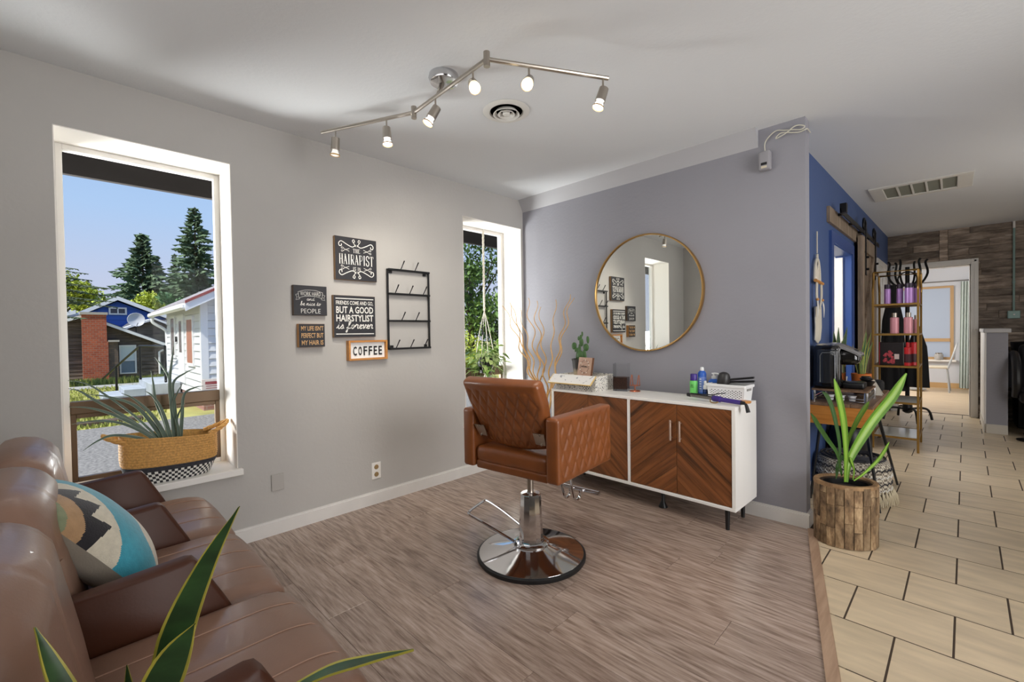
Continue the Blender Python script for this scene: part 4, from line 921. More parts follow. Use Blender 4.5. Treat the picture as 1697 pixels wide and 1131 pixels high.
for i in range(n - 1):
    for j in range(n - 1):
        u, v = i / (n - 2), j / (n - 2); d = 1 - u; h = 1 - v
        s = h + d * .9; zz = abs(((d - h) * 3.6) % 1 - .5) * .34
        if s < .09: m = 0
        elif s < .20: m = 1
        elif s < .32: m = 2
        elif s < .38 + zz: m = 3
        elif s < .62: m = 4
        elif s < 1.04 + .05 * sin(d * 14): m = 5
        elif s < 1.28 + zz: m = 4
        elif s < 1.5: m = 5
        else: m = 6
        g.mi.append(m)
build('cover_front', g, cols, pl, smooth=80)
build('cover_back', pillow_half(-1, 30), mat('pillow_back_grey', (150, 142, 128), .9, bump=.3, bscale=200, sheen=.3), pl, smooth=80)

# ------------------------------------------------------------------ sideboard
sb = thing('sideboard', 'white sideboard with chevron walnut doors on black legs', 'cabinet', (1.335, -.215, 0), R(-1.4))
SBM = ROOT[sb.name]; hw_, fd, bd, zb, zt_ = .692, -.18, .172, .14, .747
M_sbw = mat('sideboard_white', (238, 236, 232), .4)
g = G(); t = .02
g.box(-hw_, hw_, fd, bd, zt_ - t, zt_, .002); g.box(-hw_, hw_, fd, bd, zb, zb + t, .002); g.box(-hw_, -hw_ + t, fd, bd, zb + t, zt_ - t); g.box(hw_ - t, hw_, fd, bd, zb + t, zt_ - t); g.box(-.009, .009, fd, bd, zb + t, zt_ - t)
g.box(-hw_ + t, hw_ - t, bd - .01, bd - .004, zb + t, zt_ - t); build('body', g, M_sbw, sb, world=False, smooth=None)
M_wal = [wood('walnut_rise', (66, 32, 14), (168, 98, 50), (14, 14, 1.0), 1.3, rough=.34, rand=.2, mid=(128, 68, 32), bump=.05), ]
def walnut(name, sg):
    m = wood(name, (54, 33, 19), (146, 92, 52), (1, 1, 1), 1.7, rough=.33, rand=.1, mid=(120, 72, 39), bump=.05)
    mp = [n for n in m.node_tree.nodes if n.type == 'MAPPING'][0]; mp.inputs['Scale'].default_value = (1.0, 12, 16); src = mp.inputs['Vector'].links[0].from_socket; m2 = m.node_tree.nodes.new('ShaderNodeMapping'); m2.inputs['Rotation'].default_value = (0, R(40) * sg, 0); m.node_tree.links.new(src, m2.inputs['Vector']); m.node_tree.links.new(m2.outputs[0], mp.inputs['Vector']); return m
MW = {1: walnut('walnut_up', 1), -1: walnut('walnut_down', -1)}
def door(x0, x1, sg, hx):
    z0, z1 = zb + t + .003, zt_ - t - .003; y = fd + .004
    d = build('door', G().box(x0, x1, y + .004, y + .018, z0, z1), mat('walnut_core', (52, 28, 14), .6), sb, world=False, smooth=None)
    al = R(40); w = .068; nx, nz = -sin(al) * sg, cos(al)   # strip normal
    c0 = min(nx * x + nz * z for x in (x0, x1) for z in (z0, z1)); c1 = max(nx * x + nz * z for x in (x0, x1) for z in (z0, z1)); c = c0
    while c < c1:
        poly = clip(clip([(x0, z0), (x1, z0), (x1, z1), (x0, z1)], nx, nz, c + w - .0004), -nx, -nz, -c - .0004)
        if area(poly) > .0002:
            MM = Matrix(((1, 0, 0, 0), (0, 0, -1, y + .004), (0, 1, 0, 0), (0, 0, 0, 1))); build('plank', G().prism(poly, 0, .004, .0006, M=MM), MW[sg], d, world=False, smooth=None)
        c += w
    g = G(); g.cyl((hx, y - .026, .50), (hx, y - .026, .628), .0065, 10); g.cyl((hx, y - .026, .515), (hx, y + .002, .515), .004, 8); g.cyl((hx, y - .026, .613), (hx, y + .002, .613), .004, 8); build('handle', g, mat('satin_copper', (206, 184, 168), .3, metal=.9), d, world=False)
a, m_, b = .012, .3405, hw_ - t - .003
door(-b, -m_ - .0015, 1, -m_ - .03); door(-m_ + .0015, -a, -1, -m_ + .03); door(a, m_ - .0015, 1, m_ - .03); door(m_ + .0015, b, -1, m_ + .03)
for x in (-.62, 0, .62):
    for y in (fd + .07, bd - .03):
        if x == 0 and y > 0: continue
        g = G(); g.lathe([(.011, 0), (.015, zb)], (x, y, 0), 14) if x else g.lathe([(.03, 0), (.03, .006), (.012, .04), (.012, zb)], (x + .18, y + .06, 0), 14); build('leg', g, M_black, sb, world=False)

# ------------------------------------------------------------------ round mirror
mi = thing('round_mirror', 'large round mirror in thin brass frame on grey wall', 'mirror', (1.262, -.012, 1.478))
MM = Matrix.Rotation(R(90), 4, 'X'); MR = .433
g = G(); g.lathe([(MR - .006, -.010), (MR + .005, -.010), (MR + .006, .02), (MR + .003, .026), (MR - .004, .026), (MR - .006, .02), (MR - .006, -.010)], n=96, M=MM, cap=False); build('frame', g, mat('brass_frame', (190, 150, 92), .28, metal=.9), mi, world=False)
g = G(); g.lathe([(MR - .005, -.008), (MR - .005, .012), (0, .012)], n=96, M=MM); build('glass', g, mat('mirror_silver', (232, 234, 230), .0, metal=1), mi, world=False, smooth=30)

# ------------------------------------------------------------------ signs on the window wall
M_print = mat('print_white', (232, 230, 224), .6); M_board = mat('sign_black', (34, 34, 40), .6, var=.1, vscale=20); M_side = mat('sign_wood_edge', (150, 118, 82), .6)
def wsign(name, label, y0, y1, z0, z1, d, side=M_side, face=M_board):
    r = thing(name, label, 'sign', (0, (y0 + y1) / 2, z0), 0, None)
    build('board', G().box(.0015, d, y0, y1, z0, z1, .001), side, r, smooth=None)
    build('panel', G().box(d, d + .0015, y0 + .001, y1 - .001, z0 + .001, z1 - .001), face, r, smooth=None)
    return r, Flat((d + .0018, (y0 + y1) / 2, (z0 + z1) / 2), (0, 1, 0), (0, 0, 1)), (y1 - y0), (z1 - z0)
# THE HAIRAPIST IS IN
r, f, w, h = wsign('wall_plaque', 'square black plaque reading THE HAIRAPIST IS IN with scroll flourishes', -1.832, -1.537, 1.563, 1.850, .028)
slab(f, 'THE', .05, .028, 0, .055); slab(f, 'HAIRAPIST', .245, .068, 0, -.005, .1); slab(f, 'IS IN', .055, .024, 0, -.066)
def scis(x, y, k):
    for s in (-1, 1):
        f.line([(x - .022 * k, y + .012 * s), (x - .012 * k, y + .004 * s), (x + .022 * k, y - .010 * s)], .003)
        f.line([(x - .022 * k, y + .012 * s), (x - .03 * k, y + .016 * s), (x - .034 * k, y + .008 * s), (x - .025 * k, y + .005 * s), (x - .02 * k, y + .010 * s)], .0025)
for x, y, k in ((-.072, .058, 1), (.072, .058, -1), (-.075, -.062, 1), (.072, -.066, -1)): scis(x, y, k)
for sy in (1, -1):
    for sx in (1, -1):
        P = lambda q: [(sx * a, sy * b) for a, b in q]
        f.line(P([(.004, .095), (.03, .08), (.07, .095), (.105, .112), (.122, .098), (.118, .08), (.105, .082), (.104, .094)]), .0055)
        f.line(P([(.004, .084), (.018, .105), (.028, .122), (.018, .13), (.012, .118), (.018, .112)]), .0045)
build('print', f.g, M_print, r, smooth=None)
# WORK HARD
r, f, w, h = wsign('wall_plaque', 'small black plaque reading WORK HARD and be nice to PEOPLE', -2.098, -1.893, 1.321, 1.508, .03, side=mat('dark_edge', (92, 74, 60), .6))
f.line([(-.075, .052), (-.03, .064), (.03, .064), (.075, .052)], .0016); f.line([(-.072, .015), (-.03, .026), (.03, .026), (.072, .015)], .0016)
f.line([(-.075, .052), (-.072, .015)], .0016, n=0); f.line([(.075, .052), (.072, .015)], .0016, n=0)
for s in (-1, 1): f.line([(s * .073, .04), (s * .09, .034), (s * .082, .018), (s * .09, .002), (s * .066, .008), (s * .066, .016)], .0016, n=0)
f.text('WORK HARD', .125, .026, 0, .042, -.01); script(f, 'and', .05, .011, 0, .0, .0022)
script(f, 'be nice to', .125, .013, 0, -.031, .0026); f.text('PEOPLE', .12, .028, .0, -.066, -.012)
build('print', f.g, M_print, r, smooth=None)
# FRIENDS COME AND GO
r, f, w, h = wsign('wall_plaque', 'black plaque reading FRIENDS COME AND GO, BUT A GOOD HAIRSTYLIST is forever', -1.85, -1.555, 1.180, 1.459, .028)
for y in (.118, -.118): f.bar(-.134, .134, y - .003, y + .003)
f.text('FRIENDS COME AND GO,', .262, .030, 0, .088, .012); f.text('BUT A GOOD', .262, .046, 0, .043, .02); f.text('HAIRSTYLIST', .262, .046, 0, -.012, .02)
script(f, 'is forever', .255, .026, .0, -.082, .0062)
build('print', f.g, M_print, r, smooth=None)
# MY LIFE ISN'T PERFECT
r, f, w, h = wsign('wall_plaque', 'smallest wooden block sign reading MY LIFE ISN\'T PERFECT BUT MY HAIR IS', -2.073, -1.913, 1.122, 1.268, .036, side=mat('oak_edge', (178, 128, 70), .55))
M_tanp = mat('print_tan', (206, 164, 112), .6)
for y, s, k in ((.045, "MY LIFE ISN'T", .138), (0, 'PERFECT BUT', .136), (-.045, 'MY HAIR IS', .134)): f.text(s, k, .030, .002, y, .015)
build('print', f.g, M_tanp, r, smooth=None)
# COFFEE letter box
y0, y1, z0, z1 = -1.757, -1.471, 1.021, 1.156; r = thing('letter_box_sign', 'honey wood framed white letter box reading COFFEE', 'sign', (0, (y0 + y1) / 2, z0))
M_honey = wood('honey_wood', (176, 112, 46), (216, 156, 84), (12, 1.2, 12), 2, rough=.45, rand=.05)
g = G(); t = .013
for a, b, c, d in ((y0, y0 + t, z0, z1), (y1 - t, y1, z0, z1), (y0 + t, y1 - t, z1 - t, z1), (y0 + t, y1 - t, z0, z0 + t)): g.box(.0015, .042, a, b, c, d, .001)
build('frame', g, M_honey, r, smooth=None); build('panel', G().box(.0015, .018, y0 + t, y1 - t, z0 + t, z1 - t), mat('letter_board_white', (240, 240, 238), .6), r, smooth=None)
for k, c in enumerate('COFFEE'):
    f = Flat((.0182, (y0 + y1) / 2 - .092 + k * .0375, (z0 + z1) / 2 - .004), (0, 1, 0), (0, 0, 1)); f.text(c, .026, .062, 0, 0, .02)
    n0 = len(f.g.v); vs = f.g.v; g = G(); g.add([(x + .004, y, z) for x, y, z in vs], f.g.f); build('letter', g, M_black, r, smooth=None)

# ------------------------------------------------------------------ coffee mug rack
r = thing('mug_rack', 'black metal wall rack with slanted empty mug hooks', 'rack', (0, -1.275, 1.08))
y0, y1, z0, z1 = -1.448, -1.097, 1.085, 1.668; g = G()
for y in (y0, y1): g.box(.012, .022, y - .007, y + .007, z0, z1, .001)
for k, z in enumerate((z0 + .005, 1.292, 1.488, z1 - .005)):
    g.box(.012, .040, y0, y1, z - .007, z + .007, .001)
g.box(.0005, .014, y0 + .02, y0 + .04, z1 - .03, z1 - .01); g.box(.0005, .014, y1 - .04, y1 - .02, z1 - .03, z1 - .01); g.box(.0005, .014, y0 + .02, y0 + .04, z0 + .01, z0 + .03); g.box(.0005, .014, y1 - .04, y1 - .02, z0 + .01, z0 + .03)
build('frame', g, M_black, r, smooth=None)
for z, offs in ((z0 + .005, (.02, .14, .26)), (1.292, (.07, .19)), (1.488, (.02, .14, .26)), (z1 - .005, (.07, .19))):
    for dy in offs:
        y = y0 + .03 + dy; g = G(); g.tube([(.03, y, z), (.052, y + .003, z + .03), (.076, y + .006, z + .064)], [.0035, .0035, .0048], 6); build('hook', g, M_black, r)
# outlet and blank plate
o = thing('wall_outlet', 'white double power outlet on wall above baseboard', 'outlet', (0, -1.558, .176)); build('plate', G().box(.0006, .006, -1.593, -1.523, .174, .29, .002), M_white, o, smooth=None)
for z in (.206, .258):
    g = G(); g.lathe([(.0, 0), (.017, 0), (.016, .003), (0, .003)], (.006, -1.558, z), 16, M=Matrix.Rotation(R(90), 4, 'Y')); build('socket', g, mat('brass_socket', (150, 124, 84), .5), o)
o = thing('blank_plate', 'blank grey painted cover plate on wall below large window', 'cover plate', (0, -2.204, .262)); build('plate', G().box(.0006, .008, -2.239, -2.169, .262, .361, .0015), mat('plate_grey', (172, 168, 163), .5), o, smooth=None)
# ------------------------------------------------------------------ motion sensor and loose wire
o = thing('motion_sensor', 'small grey wall sensor box near ceiling on grey wall end', 'sensor', (2.08, 0, 2.168)); g = G().rbox((2.08, -.028, 2.227), (.033, .026, .058), .012, (2, 2, 2)); build('housing', g, mat('sensor_grey', (150, 148, 152), .5), o)
build('lens', G().box(2.062, 2.098, -.0555, -.05, 2.196, 2.214, .003), M_black, o, smooth=None); build('tab', G().box(2.064, 2.096, -.056, -.05, 2.178, 2.192, .002), mat('cream_plastic', (206, 196, 172), .5), o, smooth=None)
g = G(); g.tube(crm([(2.075, -.004, 2.285), (2.075, -.012, 2.34), (2.10, -.02, 2.372), (2.14, -.022, 2.395), (2.18, -.02, 2.385), (2.23, -.02, 2.372), (2.27, -.018, 2.362), (2.285, -.016, 2.378), (2.24, -.02, 2.392), (2.19, -.03, 2.36), (2.14, -.03, 2.345), (2.17, -.03, 2.37), (2.25, -.02, 2.35), (2.288, -.016, 2.355), (2.296, .0, 2.362), (2.296, .08, 2.365)], 5), .0032, 6)
tag(build('cable', g, mat('cream_cable', (206, 202, 186), .5), origin=(2.075, -.004, 2.285)), 'tangled cream cable loop above the wall sensor', 'cable')
AGAVE = [ ((-0.13, -3.085, 0.955), (-0.121, -2.995, 0.89), 0.009, (0, -0.03)), ((-0.12, -3.085, 0.867), (-0.116, -2.93, 0.809), 0.01, (0.02, -0.03)), ((-0.08, -3.078, 0.787), (-0.096, -2.912, 0.768), 0.009, (0.03, -0.03)), ((0, -3.043, 0.668), (-0.056, -2.929, 0.712), 0.009, (0.04, -0.03)), ((-0.12, -3.017, 0.92), (-0.116, -2.845, 0.845), 0.011, (-0.01, -0.02)), ((-0.1, -2.894, 0.915), (-0.106, -2.796, 0.816), 0.011, (0, -0.01)), ((-0.12, -2.671, 1.16), (-0.116, -2.696, 0.944), 0.011, (0, 0.01)), ((-0.15, -2.751, 1.089), (-0.131, -2.694, 0.963), 0.009, (-0.02, 0.02)), ((-0.12, -2.578, 1.019), (-0.116, -2.681, 0.943), 0.009, (-0.01, 0.02)), ((-0.1, -2.641, 0.94), (-0.106, -2.687, 0.826), 0.008, (0, 0.03)), ((-0.1, -2.544, 0.919), (-0.106, -2.635, 0.879), 0.009, (0.01, 0.03)), ((-0.06, -2.64, 0.836), (-0.086, -2.674, 0.747), 0.008, (0.02, 0.03)), ((-0.13, -2.772, 1.018), (-0.121, -2.756, 0.852), 0.01, (-0.01, 0)), ((-0.16, -3.085, 0.991), (-0.136, -2.98, 0.937), 0.006, (-0.02, -0.02)), ((-0.1, -2.802, 0.917), (-0.106, -2.743, 0.833), 0.01, (0, 0)) ]
WILLOW = [ (0.035, -0.303, 1.439, 0.020, 40), (0.050, -0.259, 1.471, 0.018, 41), (0.060, -0.234, 1.463, 0.022, 42), (0.223, -0.300, 1.407, 0.014, 43), (0.182, -0.160, 1.505, 0.022, 44), (0.249, -0.120, 1.476, 0.024, 45), (0.308, -0.120, 1.420, 0.018, 46), (0.504, -0.140, 1.470, 0.020, 47), (0.630, -0.120, 1.505, 0.016, 48), (0.686, -0.150, 1.472, 0.020, 49) ]
# ------------------------------------------------------------------ track light and vents
tl = thing('track_light', 'brushed nickel zigzag track light with six spot heads on ceiling', 'ceiling light', (1.16, -1.785, 2.44))
P = [Vector(q) for q in ((.385, -2.05, 2.333), (.93, -1.80, 2.333), (1.52, -1.828, 2.333), (1.795, -1.34, 2.333))]
g = G(); g.lathe([(.0, .0), (.070, 0), (.073, -.016), (.066, -.036), (.03, -.044), (0, -.045)][::-1], (1.155, -1.775, 2.44), 28); build('canopy', g, mat('chrome_canopy', (200, 200, 202), .14, metal=1), tl)
g = G(); g.cyl((1.155, -1.785, 2.40), (1.155, -1.808, 2.335), .012, 10); build('stem', g, M_nickel, tl)
for a, b in zip(P[:-1], P[1:]): build('bar', G().cyl(a, b, .0095, 10), M_nickel, tl)
for q in P[1:3]: build('joint', G().cyl(q - Vector((0, 0, .03)), q + Vector((0, 0, .03)), .014, 12), M_nickel, tl)
M_bulb = mat('bulb_glow', (255, 250, 240), .3, emit=((255, 236, 200), 5)); M_bulbc = mat('bulb_cool', (255, 250, 240), .3, emit=((246, 248, 255), 5)); M_bulb0 = mat('bulb_frosted', (228, 226, 222), .3, emit=((255, 250, 244), .35))
heads = [(0, .16, (-.10, -.02, -1), M_bulb0), (0, .72, (.15, -.03, -1), M_bulbc), (1, .34, (-.25, -.5, -1), M_bulbc), (1, .84, (.62, -.42, -.62), M_bulb), (2, .33, (.42, -.62, -.62), M_bulb), (2, .955, (-.18, -.30, -1), M_bulbc)]
for s, k, d, bm in heads:
    p = P[s].lerp(P[s + 1], k); d = Vector(d).normalized(); q = p - Vector((0, 0, .062)); 
    hd = build('head', G().tube([q - d * .018, q - d * .014, q + d * .05], [.012, .021, .023], 16), M_nickel, tl)
    build('stem', G().cyl(p, q, .0045, 8), M_nickel, hd)
    build('bezel', G().tube([q + d * .074, q + d * .081], [.0255, .0255], 18, cap=False), mat('bezel_gold', (200, 160, 96), .35, metal=.7), hd)
    build('bulb', G().tube([q + d * .046, q + d * .058, q + d * .076, q + d * .080], [.014, .016, .0235, .019], 16), bm, hd)
for s, k, d, e in ((0, .72, (-.55, .5, -1), 16), (1, .34, (-.9, .55, -.75), 20), (1, .84, (.4, 1.0, -.8), 10), (2, .33, (-.3, .4, -1), 12), (2, .955, (-.1, .1, -1), 12)):
    p = P[s].lerp(P[s + 1], k) - Vector((0, 0, .17)); light('spot_head', 'SPOT', p, p + Vector(d), e, (1.0, .93, .82), spot_size=R(95), spot_blend=.8, shadow_soft_size=.02)
v = thing('ceiling_diffuser', 'round white ring air diffuser on ceiling beside track light', 'air vent', (1.118, -1.315, 2.44)); M_vent = mat('vent_white', (222, 220, 214), .45)
g = G(); g.lathe([(.128, 0), (.132, -.004), (.118, -.012), (.095, -.010), (.09, -.002)], n=40, cap=False, c=(1.118, -1.315, 2.44)); build('rim', g, M_vent, v)
g = G(); g.lathe([(.09, .001), (0, .001)][::-1], n=32, c=(1.118, -1.315, 2.436)); build('throat', g, mat('vent_dark', (26, 24, 22), .8), v)
for r0 in (.068, .042): g = G(); g.lathe([(r0 - .012, -.004), (r0 + .004, -.022), (r0 + .007, -.020), (r0 - .008, -.002)], n=36, cap=False, c=(1.118, -1.315, 2.438)); build('ring', g, M_vent, v)
g = G(); g.lathe([(0, -.024), (.018, -.022), (.022, -.014), (.02, -.004)], n=24, cap=False, c=(1.118, -1.315, 2.438)); build('cone', g, M_vent, v)
v = thing('return_air_grille', 'long white rectangular vent with five openings on hall ceiling', 'air vent', (2.69, 2.4, 2.46)); x0, x1, y0, y1, z = 2.35, 3.03, 2.06, 2.72, 2.456
y0, y1 = 2.12, 2.66
g = G(); f = .06
for a, b, c, d in ((x0, x1, y0, y0 + f), (x0, x1, y1 - f, y1), (x0, x0 + .10, y0 + f, y1 - f), (x1 - .10, x1, y0 + f, y1 - f)): g.box(a, b, c, d, z - .012, z + .004, .004)
build('frame', g, M_vent, v, smooth=None); build('filter', G().box(x0 + .09, x1 - .09, y0 + .05, y1 - .05, z - .002, z + .003), mat('filter_grey', (138, 140, 128), .9, bump=.4, bscale=300), v, smooth=None)
for k in range(1, 5): xx = x0 + .1 + (x1 - x0 - .2) * k / 5; build('slat', G().box(xx - .007, xx + .007, y0 + f, y1 - f, z - .009, z - .002), M_vent, v, smooth=None)

# ------------------------------------------------------------------ foliage helpers
M_soil = mat('potting_soil', (42, 32, 26), .95, bump=.8, bscale=90)
M_snk = mat('snake_leaf', (48, 78, 40), .42, var=.35, vscale=14, stretch=(1, 1, 3)); M_snky = mat('snake_leaf_edge', (178, 168, 66), .45, var=.15, vscale=30)
def blade(root, pts, w, up, m, margin=.0, mm=None, fold=.15, twist=0, n=6, prof=None):
    q = crm(pts, n); k = len(q); prof = prof or (lambda t: min(1, .55 + 1.1 * t) * (1 - max(0, (t - .45) / .55) ** 1.7))
    g = G().leaf(q, [max(.0006, w * prof(i / (k - 1))) for i in range(k)], up, fold, margin, twist=twist); return build('leaf', g, [m, mm or m], root, smooth=60)
# --- snake plant close to the camera
sp = thing('snake_plant', 'yellow edged snake plant in front of the bench at bottom left', 'plant', (2.245, -3.035, .50))
g = G(); g.lathe([(.075, .5), (.095, .66), (.1, .665), (.1, .68), (.09, .68), (.088, .65)], (2.245, -3.035, 0), 28, cap=False); g.lathe([(0, .5), (.075, .5)], (2.245, -3.035, 0), 28, cap=False); build('pot', g, mat('pot_white', (216, 212, 204), .4), sp)
g = G(); g.lathe([(.0885, .65), (0, .652)], (2.245, -3.035, 0), 24, cap=False); build('soil', g, M_soil, sp)
blade(sp, [(2.258, -3.028, .65), (2.262, -3.03, .76), (2.278, -3.015, .85), (2.302, -2.99, .93), (2.330, -2.962, .998)], .0165, (.75, -.2, .5), M_snk, .17, M_snky, .2, prof=lambda t: (.6 + .6 * min(1, t * 2)) * (1 - max(0, (t - .5) / .5) ** 1.3) / 1.15)
blade(sp, [(2.265, -3.052, .66), (2.275, -3.047, .755), (2.294, -3.025, .826), (2.312, -3.003, .876)], .0185, (.75, -.2, .45), M_snk, .17, M_snky, .2, prof=lambda t: (.7 + .45 * min(1, t * 2)) * (1 - max(0, (t - .6) / .4) ** 2) / 1.1)
blade(sp, [(2.215, -3.06, .65), (2.20, -3.09, .74), (2.182, -3.112, .81), (2.167, -3.127, .866)], .0125, (.8, .5, .2), M_snk, .22, M_snky, .35)
blade(sp, [(2.27, -3.015, .65), (2.32, -2.965, .735), (2.385, -2.905, .795), (2.43, -2.865, .818), (2.470, -2.828, .834)], .0155, (-.1, .1, 1), M_snk, .22, M_snky, .35)
blade(sp, [(2.245, -3.05, .65), (2.245, -3.052, .74), (2.241, -3.055, .822)], .011, (.8, -.1, .2), M_snk, .2, M_snky, .2)
blade(sp, [(2.26, -3.06, .65), (2.275, -3.075, .72), (2.285, -3.085, .78)], .013, (.8, -.1, .2), M_snk, .2, M_snky, .2)
st = thing('plant_stand', 'small round wooden plant stand at end of bench', 'plant stand', (2.245, -3.035, 0)); g = G(); g.lathe([(0, .478), (.12, .478), (.124, .484), (.124, .495), (.12, .4995), (0, .4995)], (2.245, -3.035, 0), 28); build('top', g, M_honey, st)
for k in range(3): a = k * 2.094 + .3; build('leg', G().tube([(2.245 + cos(a) * .07, -3.035 + sin(a) * .07, .48), (2.245 + cos(a) * .115, -3.035 + sin(a) * .115, 0)], .011, 8), M_honey, st)

# --- woven basket with its plant on the sill
bc = (-.112, -2.70, .442); BL, BW = .205, .118
bs = thing('woven_basket', 'honey seagrass basket with black and white zigzag base on window sill', 'basket', bc)
def wrap(u, v, z0, z1, bulge, rows, braid, flare=0):
    a = 2 * pi * u; t = v; z = z0 + (z1 - z0) * t; k = 1 + bulge * sin(pi * min(1, t * .95)) + flare * t
    row = t * rows; ph = row - math.floor(row); rad = k + .012 * sin(pi * ph) + braid * sin(a * 46 + (math.floor(row) % 2) * pi) * sin(pi * ph)
    e = 2.6; ca_, sa_ = cos(a), sin(a); d = (abs(ca_) ** e + abs(sa_) ** e) ** (-1 / e)
    return (ca_ * d * BW * rad, sa_ * d * BL * rad, z)
def basket_band(name, z0, z1, rows, b0, m, mis=None, tilt=True, scale=1.0):
    def f(u, v):
        x, y, z = wrap(u, v, z0, z1, 0, rows, .006); k = b0(z); x, y = x * k, y * k
        if tilt: z += (z - .0) / .23 * (-.018 * (y / BL) )
        return (x, y, z)
    g = G().grid(f, 184, rows * 4 + 1, cu=True); o_ = g.mi
    if mis: g.mi = [mis(i // (rows * 4), (i % (rows * 4)) // 4) for i in range(len(g.f))]
    return build(name, g, m, bs, world=False, smooth=70)
kf = lambda z: .84 + .18 * sin(min(1, z / .13) * pi / 2)
M_sea = mat('seagrass_honey', (204, 154, 86), .75, var=.22, vscale=110, bump=.5, bscale=140); M_char = mat('woven_charcoal', (52, 52, 58), .8, var=.2, vscale=80); M_wov = mat('woven_white', (226, 224, 218), .8)
basket_band('zigzag_base', .0, .062, 5, kf, [M_wov, mat('woven_black', (34, 34, 38), .8)], mis=lambda c, r: (1 if ((c + (r % 2) * 2) // 2) % 2 else 0))
basket_band('charcoal_band', .062, .086, 2, kf, M_char)
basket_band('seagrass_side', .086, .232, 11, kf, M_sea)
g = G(); g.grid(lambda u, v: tuple(a * b for a, b in zip(wrap(u, 0, .004, .004, 0, 1, 0), (.84 * (1 - v), .84 * (1 - v), 1))), 60, 4, cu=True); build('bottom', g, M_char, bs, world=False)
g = G(); g.grid(lambda u, v: (lambda q: (q[0] * (.985 - .01), q[1] * .975, .19 + .040 * v - .018 * q[1] / BL))(wrap(u, 0, 0, 0, 0, 1, 0)), 90, 3, cu=True); build('inner_side', g, M_sea, bs, world=False)
for sg in (-1, 1):
    pts = crm([(-.07, sg * BL * .80, .215), (-.05, sg * (BL + .02), .238), (.0, sg * (BL + .065), .262), (.05, sg * (BL + .02), .238), (.07, sg * BL * .80, .215)], 8)
    g = G()
    for ph in (0, 2.1, 4.2):
        q = []
        for i, p in enumerate(pts): a = i * .55 + ph; q.append(p + Vector((cos(a) * .006, 0, sin(a) * .006)))
        g.tube(q, .0075, 6)
    build('handle', g, M_sea, bs, world=False)
ap = thing('spider_agave', 'grey green strappy potted plant growing out of the woven basket', 'plant', (-.112, -2.70, .456))
M_aga = mat('agave_leaf', (74, 94, 80), .45, var=.25, vscale=10); M_agae = mat('agave_edge', (150, 160, 138), .5)
c0 = Vector((-.112, -2.69, .0)); g = G(); g.lathe([(.06, .456), (.078, .60), (.082, .6), (.082, .622), (.074, .622), (.072, .6), (0, .6)], (c0.x, c0.y, 0), 26); build('pot', g, mat('pot_grey', (172, 178, 172), .5), ap)
def px_leaf(tip, mid=None, w=.011, base=(0, 0), x=-.112):
    b = Vector((c0.x + base[0], c0.y + base[1], .60)); t = Vector(tip); m = Vector(mid) if mid else b.lerp(t, .5) + Vector((0, 0, .05))
    blade(ap, [b, b.lerp(m, .5) + Vector((0, 0, .02)), m, m.lerp(t, .55) + Vector((0, 0, .012)), t], w, (.9, 0, .4), M_aga, .12, M_agae, .3, n=5, prof=lambda s: (1 - s ** 1.6) * .95 + .05)
for a in AGAVE: px_leaf(*a)
# --- hanging plant in the narrow window
hp = thing('hanging_plant', 'trailing leafy plant in black pot on white macrame hanger in narrow window', 'hanging plant', (-.10, -.418, .82))
hx, hy = -.13, -.39; M_cord = mat('cotton_cord', (228, 222, 208), .9, bump=.3, bscale=300)
g = G(); g.tube(crm([(hx, hy, 2.172), (hx + .01, hy, 2.14), (hx, hy, 2.12)], 4), .003, 6); build('hook', g, M_white, hp)
g = G(); nP = 60
for ph in (0, 2.1, 4.2):
    q = []
    for i in range(nP):
        t = i / (nP - 1); a = t * 40 + ph; rr_ = .007; q.append((hx + cos(a) * rr_, hy + sin(a) * rr_, 2.13 - t * .73))
    g.tube(q, .0045, 5)
build('cord', g, M_cord, hp)
g = G()
for k in range(4):
    a = k * pi / 2 + .5; g.tube(crm([(hx, hy, 1.40), (hx + cos(a) * .045, hy + sin(a) * .045, 1.22), (hx + cos(a) * .085, hy + sin(a) * .085, .985), (hx + cos(a) * .07, hy + sin(a) * .07, .88), (hx, hy, .815)], 5), .0035, 6)
g.tube([(hx, hy, .82), (hx, hy, .80), (hx + .002, hy, .56)], [.008, .014, .018], 8); build('hanger', g, M_cord, hp)
for k in (1, 3): a = k * pi / 2 + .5; build('bead', G().tube([(hx + cos(a) * .05, hy + sin(a) * .05, 1.27), (hx + cos(a) * .058, hy + sin(a) * .058, 1.18)], .006, 6), M_black, hp)
g = G(); g.lathe([(.0, .835), (.055, .835), (.078, .97), (.083, .97), (.083, .985), (.074, .985), (.072, .96), (0, .96)], (hx, hy, 0), 24); build('pot', g, M_black, hp)
rr = random.Random(31); M_hl = mat('pothos_leaf', (122, 156, 74), .45, var=.35, vscale=12); M_hl2 = mat('pothos_leaf_pale', (176, 196, 122), .45, var=.25, vscale=12)
